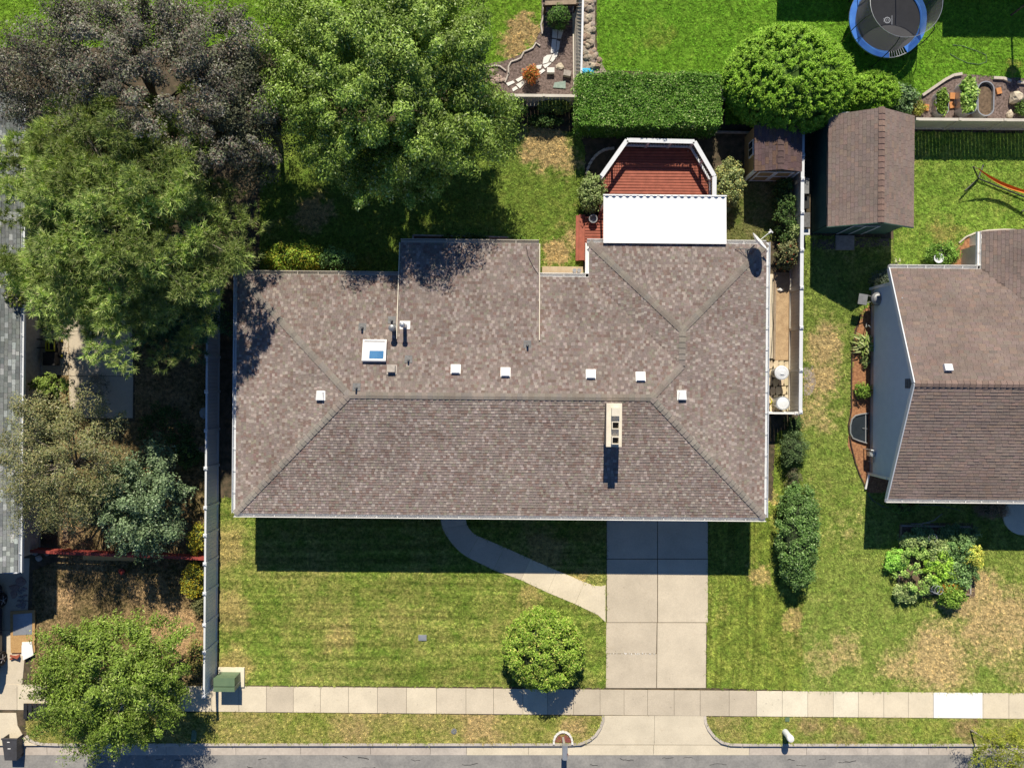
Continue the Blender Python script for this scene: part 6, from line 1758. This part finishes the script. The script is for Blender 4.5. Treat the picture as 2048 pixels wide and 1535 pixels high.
# ---------------------------------------------------------------- dense shrubs with an inner mass of twigs
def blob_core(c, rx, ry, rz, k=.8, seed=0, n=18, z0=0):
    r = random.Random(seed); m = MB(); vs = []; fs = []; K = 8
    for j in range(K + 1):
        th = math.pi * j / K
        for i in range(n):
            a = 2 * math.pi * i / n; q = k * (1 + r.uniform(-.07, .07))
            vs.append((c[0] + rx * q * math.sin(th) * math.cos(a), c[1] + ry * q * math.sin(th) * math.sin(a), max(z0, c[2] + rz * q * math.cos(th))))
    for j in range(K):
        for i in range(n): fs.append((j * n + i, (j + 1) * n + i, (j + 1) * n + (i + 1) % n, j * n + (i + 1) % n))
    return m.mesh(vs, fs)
def shrub(label, px, py, rx, ry, h, pal, ncl=30, per=70, L=.1, W=.055, cr=.26, w=None, name='shrub', cat='shrub', group=None, seed=1, z0=0.0, core=.6, inner=.72, amp=.12, flowers=None, kb=1.4, **kw):
    c = P(px, py, z0 + h * .5); rz = h * .55
    t = thing(name, label, cat, (c.x, c.y, z0), group)
    cz = z0 + h * .45
    cl = crown_clumps((c.x, c.y, cz), rx, ry, rz, ncl, cr, seed, inner, -.6, amp)
    cl[:, 2] = np.maximum(cl[:, 2], z0 + cr * .3)
    V, col = clump_leaves(cl, per, L, W, pal, w, **kw)
    if flowers:
        k = len(V); pickn = VR.random(k) < flowers[1]
        col[pickn] = np.array(flowers[0]) * VR.uniform(.7, 1.2, (pickn.sum(), 1))
    col = np.minimum(col * kb, .85)
    V[:, :, 2] = np.maximum(V[:, :, 2], z0 + .01)
    link_mesh('foliage', mesh_of('foliage', V - np.array([c.x, c.y, z0]), col), M['leaf'], t)
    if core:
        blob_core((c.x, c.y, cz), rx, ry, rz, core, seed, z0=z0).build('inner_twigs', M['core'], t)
    return t
G_BRIGHT = [(.13, .225, .03), (.20, .29, .055), (.085, .15, .02)]
G_DARK = [(.05, .095, .025), (.08, .135, .035), (.035, .07, .02)]
G_MID = [(.085, .16, .03), (.125, .205, .045), (.06, .11, .025)]
G_PALE = [(.19, .25, .085), (.26, .31, .13), (.13, .19, .06)]
G_YEL = [(.32, .29, .03), (.38, .27, .02), (.24, .27, .04), (.18, .22, .04)]
# round clipped tree on the front lawn
shrub('round clipped green tree on the front lawn by the sidewalk', 1088, 1300, 1.92, 1.95, 2.5, [(.14, .225, .025), (.225, .30, .055), (.09, .155, .02), (.30, .29, .08)], 260, 110, .13, .05, .28, [4, 4, 3, 1], name='clipped_tree', cat='tree', seed=21, core=.68, inner=.86, amp=.05, tb=.2, kb=1.7)
# large feathery conifer and its smaller companion
def feathery(label, px, py, rx, ry, h, ncl, seed, z=None):
    c = P(px, py, h * .4); t = thing('conifer_bush', label, 'conifer', (c.x, c.y, 0)); cz = h * .45
    cl = crown_clumps((c.x, c.y, cz), rx, ry, h * .55, ncl, .16, seed, .96, -.5, .05, .25, 0)
    cl[:, 2] = np.maximum(cl[:, 2], .08)
    K = len(cl); per = 80; n = K * per
    cc = np.repeat(cl, per, 0)
    outd = unit(cl[:, :3] - np.array([c.x, c.y, cz * .6])); ax = unit(outd * .8 + np.array([.35, .3, .6]))
    ax = np.repeat(ax, per, 0); s = VR.normal(0, 1, (n, 3)) * .32
    pos = cc[:, :3] + s * cc[:, 3:4] * .9 + ax * (VR.uniform(-.6, .9, (n, 1)) * cc[:, 3:4] * 1.3)
    V = leaf_quads(pos, ax, .12, .036, .6, .7, ax, .5)
    tip = VR.uniform(.75, 1.2, (n, 1))
    col = pick([(.24, .45, .035), (.35, .56, .07), (.16, .33, .025)], n, [4, 3.2, 2.4]) * tip * np.repeat(VR.uniform(.8, 1.2, (K, 1)), per, 0)
    V[:, :, 2] = np.maximum(V[:, :, 2], .01)
    link_mesh('foliage', mesh_of('foliage', V - np.array([c.x, c.y, 0]), col), M['leaf'], t)
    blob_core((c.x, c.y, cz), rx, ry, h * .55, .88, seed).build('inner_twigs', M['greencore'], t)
feathery('large rounded feathery green conifer above the tan shed', 1572, 168, 2.95, 2.45, 3.6, 1500, 31)
feathery('small feathery conifer bush beside the trampoline', 1742, 188, 1.2, .92, 1.5, 330, 32)
# clipped hedge
hx0, hx1 = P(1157, 200, 1.8).x, P(1441, 200, 1.8).x; hy0, hy1 = P(1300, 247, 1.8).y, P(1300, 148, 1.8).y; HH = 1.8
hd = thing('hedge', 'long dense clipped hedge behind the red deck', 'hedge', ((hx0 + hx1) / 2, (hy0 + hy1) / 2, 0))
n = 52000
pos = np.stack([VR.uniform(hx0, hx1, n), VR.uniform(hy0, hy1, n), HH - np.abs(VR.normal(0, .12, n))], 1)
cen = np.stack([VR.uniform(hx0, hx1, 240), VR.uniform(hy0, hy1, 240)], 1); ch = VR.uniform(-.16, .14, 240); near = ((pos[:, None, :2] - cen[None]) ** 2).sum(2); wgt = np.exp(-near / .045); und = (wgt * ch).sum(1) / (wgt.sum(1) + .15)
pos[:, 2] += und
pos[:, 1] += np.where(pos[:, 1] > (hy0 + hy1) / 2, 1, -1) * VR.normal(0, .05, n) + .09 * np.sin(pos[:, 0] * 1.7) + .06 * np.sin(pos[:, 0] * 4.1 + 1)
k = int(n * .2); pos[:k, 1] = hy0 - VR.normal(0, .07, k); pos[:k, 2] = VR.uniform(.05, HH, k)
k2 = int(n * .28); pos[k:k2, 1] = hy1 + VR.normal(0, .12, k2 - k); pos[k:k2, 2] = VR.uniform(.05, HH, k2 - k)
k3 = int(n * .34); pos[k2:k3, 0] = np.where(VR.random(k3 - k2) < .5, hx0, hx1) + VR.normal(0, .09, k3 - k2); pos[k2:k3, 2] = VR.uniform(.05, HH, k3 - k2)
V = leaf_quads(pos, np.tile(np.array([[0, .3, 1.0]]), (n, 1)), .11, .055, .4, 1.1)
col = pick([(.14, .30, .04), (.20, .38, .06), (.09, .20, .03), (.45, .56, .22)], n, [4, 3, 2.8, 1]) * VR.uniform(.75, 1.25, (n, 1))
V[:, :, 2] = np.maximum(V[:, :, 2], .01)
link_mesh('foliage', mesh_of('foliage', V - np.array([(hx0 + hx1) / 2, (hy0 + hy1) / 2, 0]), col), M['leaf'], hd)
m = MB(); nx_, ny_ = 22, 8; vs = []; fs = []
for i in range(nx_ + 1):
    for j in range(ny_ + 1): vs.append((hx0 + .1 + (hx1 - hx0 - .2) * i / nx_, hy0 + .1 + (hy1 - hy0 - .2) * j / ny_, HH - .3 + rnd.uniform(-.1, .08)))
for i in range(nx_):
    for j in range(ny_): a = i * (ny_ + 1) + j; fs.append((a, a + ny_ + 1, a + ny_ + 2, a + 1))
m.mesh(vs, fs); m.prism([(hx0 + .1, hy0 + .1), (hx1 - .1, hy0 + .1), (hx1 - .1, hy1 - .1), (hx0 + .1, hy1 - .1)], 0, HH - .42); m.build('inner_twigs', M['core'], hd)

# deck shrubs
shrub('leafy green shrub at the left corner of the red deck', 1184, 386, .72, .95, 1.5, G_PALE, 45, 70, .11, .06, .25, seed=41)
shrub('pale green shrub at the right corner of the red deck', 1458, 368, .75, 1.25, 1.5, [(.20, .25, .09), (.27, .31, .14), (.14, .18, .06), (.34, .31, .1)], 55, 70, .11, .06, .25, seed=42)
# side of green shed and right fence
shrub('dark ivy growing against the weathered fence by the tan shed', 1571, 420, .55, 1.75, 1.2, G_DARK, 50, 60, .1, .07, .25, seed=43)
shrub('rose shrub with red blooms by the weathered fence', 1578, 508, .62, .85, 1.4, [(.14, .16, .07), (.2, .21, .1), (.11, .12, .05)], 34, 60, .11, .06, .22, seed=44, flowers=((.45, .09, .04), .05))
shrub('small light green shrub by the weathered fence', 1587, 466, .35, .42, 1.4, G_PALE, 14, 50, .12, .07, .2, seed=45)
# bushes between the large house and the neighbour lawn
shrub('long clipped dark green bush beside the large house', 1597, 1072, 1.05, 2.55, 1.7, [(.075, .14, .035), (.115, .19, .055), (.05, .095, .025), (.22, .29, .14)], 170, 110, .1, .05, .28, [4, 3, 3, .7], name='clipped_bush', seed=46, core=.68, inner=.8, amp=.12, kb=1.85)
shrub('loose dark grey green bush at the corner of the large house', 1587, 898, .72, .95, 1.2, [(.075, .12, .045), (.11, .16, .065), (.05, .085, .03)], 40, 70, .1, .03, .25, seed=47)
shrub('low dark bush below the white gate fence', 1590, 848, .5, .45, .7, G_DARK, 18, 50, .09, .03, .2, seed=48)
shrub('dry twiggy bush between the clipped bush and the corner bush', 1588, 955, .45, .55, .8, [(.12, .13, .07), (.09, .1, .05), (.16, .14, .09)], 18, 45, .1, .02, .2, seed=49, core=.5)
# behind the large house at left
shrub('yellow green shrub at the rear left corner of the large house', 590, 520, 1.55, .85, 3.0, [(.22, .32, .035), (.29, .36, .045), (.15, .25, .03), (.28, .24, .03)], 80, 65, .14, .05, .28, seed=51, core=.6)
shrub('mid green shrub beside the yellow green one behind the house', 672, 522, .95, .65, 2.5, [(.12, .23, .06), (.18, .29, .1), (.08, .16, .04)], 40, 65, .1, .055, .24, seed=52)
shrub('leafy plants in the grey timber planter', 1035, 478, .5, .2, .5, G_BRIGHT, 14, 40, .1, .05, .16, seed=53, z0=.3, core=0)
shrub('dark low plants in the shaded end of the timber planter', 930, 474, 1.2, .2, .4, G_DARK, 22, 40, .1, .05, .16, seed=54, z0=.3, core=0)
# bark garden and hedge foot
shrub('round dark evergreen under the timber arbor', 1116, 34, .58, .55, 1.3, [(.055, .13, .02), (.085, .18, .03), (.12, .22, .05)], 40, 80, .08, .035, .2, seed=55, core=.8)
shrub('orange leaved shrub in the bark garden', 1064, 148, .42, .42, .9, [(.42, .12, .03), (.5, .18, .05), (.3, .09, .03), (.2, .2, .04)], 22, 55, .1, .05, .2, seed=56)
shrub('yellow green shrub below the bark garden fence', 1110, 212, .85, .4, 1.0, [(.2, .26, .06), (.26, .31, .09), (.12, .18, .04)], 34, 60, .1, .045, .22, seed=57)
shrub('green shrub at the edge of the shade tree below the fence', 1030, 222, .6, .55, 1.2, G_MID, 30, 60, .1, .05, .22, seed=58)
shrub('dark shrub between hedge and bark garden fence', 1090, 242, .9, .3, .7, G_DARK, 26, 55, .1, .05, .2, seed=59)
# trough bed
shrub('bushy tomato plants beside the small conifer', 1806, 198, .75, .72, .9, [(.12, .2, .08), (.18, .26, .13), (.085, .15, .05)], 34, 45, .16, .08, .24, seed=60, core=.5)
shrub('yellowing weeds at the fence by the green shed', 1838, 216, .4, .35, .5, [(.28, .27, .05), (.2, .24, .05)], 14, 40, .12, .04, .18, seed=61, core=0)
shrub('pale leafy vegetables filling the overflowing trough', 1938, 188, .42, .88, .45, [(.24, .36, .08), (.31, .42, .13), (.16, .28, .05)], 34, 40, .17, .12, .2, seed=62, z0=.42, core=.5, name='vegetables', cat='vegetables')
shrub('leafy greens growing in the small trough', 1885, 203, .3, .6, .35, G_BRIGHT, 20, 36, .14, .08, .18, seed=63, z0=.3, core=0, name='vegetables', cat='vegetables')
shrub('low shrub at the end of the trough bed by the boulder', 2046, 215, .4, .45, .5, G_MID, 14, 40, .1, .05, .18, seed=64, core=.5)
# grey house
shrub('round green shrub beside the bird bath', 1884, 508, .85, .62, 1.0, [(.13, .25, .035), (.19, .31, .06), (.085, .17, .025)], 45, 65, .1, .055, .22, seed=65)
shrub('blue grey bush at the corner of the grey house', 1768, 560, .65, .55, .9, [(.12, .15, .11), (.16, .19, .13), (.08, .11, .07)], 28, 60, .11, .03, .2, seed=66)
shrub('dark green shrub before the grey sided house', 1808, 1012, .8, .42, .8, G_MID, 34, 55, .09, .04, .2, seed=67)
shrub('brown ornamental grass clump before the grey sided house', 1985, 1018, .95, .5, .7, [(.24, .17, .11), (.3, .22, .15), (.17, .12, .08)], 34, 60, .18, .015, .26, seed=68, core=.5, tb=.5)
shrub('small light green shrub on the red mulch', 1727, 781, .45, .42, .6, G_BRIGHT, 18, 45, .11, .05, .2, seed=69, core=.5)
shrub('low yellow green weeds on the red mulch', 1731, 722, .22, .35, .3, G_PALE, 8, 30, .1, .05, .15, seed=70, core=0)
# vegetable bed planting
for i, (px, py, rx, ry, h, pal, lab, fl) in enumerate((
        (1835, 1140, .75, .95, .7, [(.2, .31, .07), (.27, .38, .1), (.13, .22, .05)], 'tall light green fern like plant in the vegetable bed', None),
        (1878, 1132, .55, .65, .75, [(.2, .34, .04), (.26, .4, .06)], 'vivid green bushy herb in the middle of the vegetable bed', None),
        (1868, 1098, .6, .5, .7, G_PALE, 'pale green plant at the upper edge of the vegetable bed', None),
        (1918, 1092, .55, .5, .8, [(.09, .16, .05), (.14, .22, .08)], 'dark green plant beside the yellow one in the vegetable bed', None),
        (1942, 1108, .45, .42, .8, [(.36, .36, .06), (.42, .40, .09), (.22, .29, .06)], 'bright yellow leaved plant in the vegetable bed', None),
        (1920, 1142, .65, .55, .6, [(.13, .22, .07), (.2, .29, .12), (.09, .16, .05)], 'spreading tomato plant in the vegetable bed', None),
        (1898, 1176, .5, .25, .4, [(.3, .12, .02), (.16, .22, .04), (.2, .27, .06), (.13, .2, .04)], 'orange marigolds along the edge of the vegetable bed', None),
        (1905, 1195, .42, .35, .6, G_BRIGHT, 'broad leaved green plant hanging over the vegetable bed edge', None),
        (1793, 1122, .45, .35, .5, [(.18, .36, .05), (.24, .42, .08)], 'bright green plant outside the vegetable bed frame', None),
        (1812, 1186, .5, .28, .35, G_PALE, 'pale low plants at the lower corner of the vegetable bed', None),
        (1820, 1083, .35, .28, .5, G_PALE, 'small pale plant beside the frame post of the vegetable bed', None))):
    shrub(lab, px, py, rx * 1.4, ry * 1.4, h * 1.15, pal, 46, 60, .11, .055, .2, seed=80 + i, core=0, z0=0 if i in (8,) else .1, name='garden_plant', cat='plant', amp=.4, vary=.35, kb=1.75)
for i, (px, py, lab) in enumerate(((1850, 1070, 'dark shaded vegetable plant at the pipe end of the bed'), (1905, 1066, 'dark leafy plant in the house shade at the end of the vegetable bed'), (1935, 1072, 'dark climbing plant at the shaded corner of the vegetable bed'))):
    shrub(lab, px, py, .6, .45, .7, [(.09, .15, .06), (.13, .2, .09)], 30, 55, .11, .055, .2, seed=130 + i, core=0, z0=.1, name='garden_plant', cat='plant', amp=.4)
# yellow shrubs and rose along the white fence, left side
shrub('golden shrub against the white fence below the red fence', 388, 1160, .62, .95, 1.1, G_YEL, 40, 60, .1, .045, .22, seed=95)
shrub('yellow green shrub against the white fence above the red fence', 398, 1075, .55, .8, 1.1, [(.28, .28, .03), (.2, .25, .04), (.34, .26, .03)], 32, 60, .1, .045, .22, seed=96)
shrub('rose bush with pink blooms by the white fence', 392, 1312, .55, .9, 1.1, [(.15, .2, .05), (.24, .22, .07), (.28, .2, .09)], 34, 55, .1, .05, .22, seed=97, flowers=((.55, .1, .12), .02))
shrub('olive shrub against the white fence above the rose bush', 400, 1210, .4, .5, .8, [(.15, .15, .06), (.11, .12, .05)], 18, 45, .1, .04, .2, seed=98)
shrub('dark ground cover in the shaded side yard', 330, 850, 1.3, 1.0, .5, G_DARK, 40, 50, .1, .06, .25, seed=99, core=0, amp=.3)
shrub('dark leafy bush beside the white fence in the side yard', 375, 905, .7, .8, .8, G_DARK, 26, 50, .1, .06, .22, seed=100, core=.5)
shrub('grey twiggy bush beside the concrete garden path', 195, 770, .55, .65, 1.0, [(.17, .165, .13), (.12, .12, .09)], 22, 40, .1, .025, .22, seed=101, core=0)
# strap leaved plants by the grey house
def strappy(label, px, py, r, h, n, pal, seed):
    c = P(px, py); t = thing('strap_leaved_plant', label, 'plant', (c.x, c.y, 0)); rr = random.Random(seed); V = []; col = []
    for i in range(n):
        a = rr.random() * 6.28; l = r * rr.uniform(.6, 1.1); wd = .035 * rr.uniform(.7, 1.3)
        d = np.array([math.cos(a), math.sin(a), 0]); s = np.array([-d[1], d[0], 0]) * wd
        o = np.array([rr.uniform(-.15, .15), rr.uniform(-.25, .25), 0.0])
        pts = [o + d * .03, o + d * l * .4 + np.array([0, 0, h * rr.uniform(.7, 1.1)]), o + d * l * .8 + np.array([0, 0, h * .8]), o + d * l * 1.05 + np.array([0, 0, h * .3])]
        for k in range(3):
            w0 = [1, 1.1, .7, .1][k]; w1 = [1, 1.1, .7, .1][k + 1]
            V.append([pts[k] - s * w0, pts[k] + s * w0, pts[k + 1] + s * w1, pts[k + 1] - s * w1]); col.append(jit(rr.choice(pal), rr, .2))
    link_mesh('leaves', mesh_of('leaves', np.array(V), np.array(col)), M['leaf'], t)
    m = MB(); m.lathe((c.x, c.y, 0), [(.08, 0), (.05, h * .4)], 8); m.build('crown_base', M['core'], t)
strappy('spiky plant with long pale leaves on the red mulch', 1722, 692, .62, .45, 70, [(.3, .36, .12), (.2, .28, .07), (.36, .4, .18)], 3)
strappy('spiky plant with cream edged leaves at the rear corner of the grey house', 1786, 540, .4, .35, 36, [(.3, .36, .14), (.42, .44, .25)], 4)
# guessed lollipop tree, added unseen beyond the upper edge to cast a round shadow
shrub('unseen round clipped tree added beyond the upper lawn for its shadow', 2104, -30, .42, .42, .9, G_MID, 30, 60, .09, .05, .2, seed=120, z0=2.3, core=.9, name='shadow_tree', cat='tree')
so = [o for o in bpy.data.objects if o.name.startswith('shadow_tree')][0]
m = MB(); m.tube([(so.location.x, so.location.y, -.02), (so.location.x, so.location.y, 2.6)], .05, 8); m.build('stem', M['bark'], so)
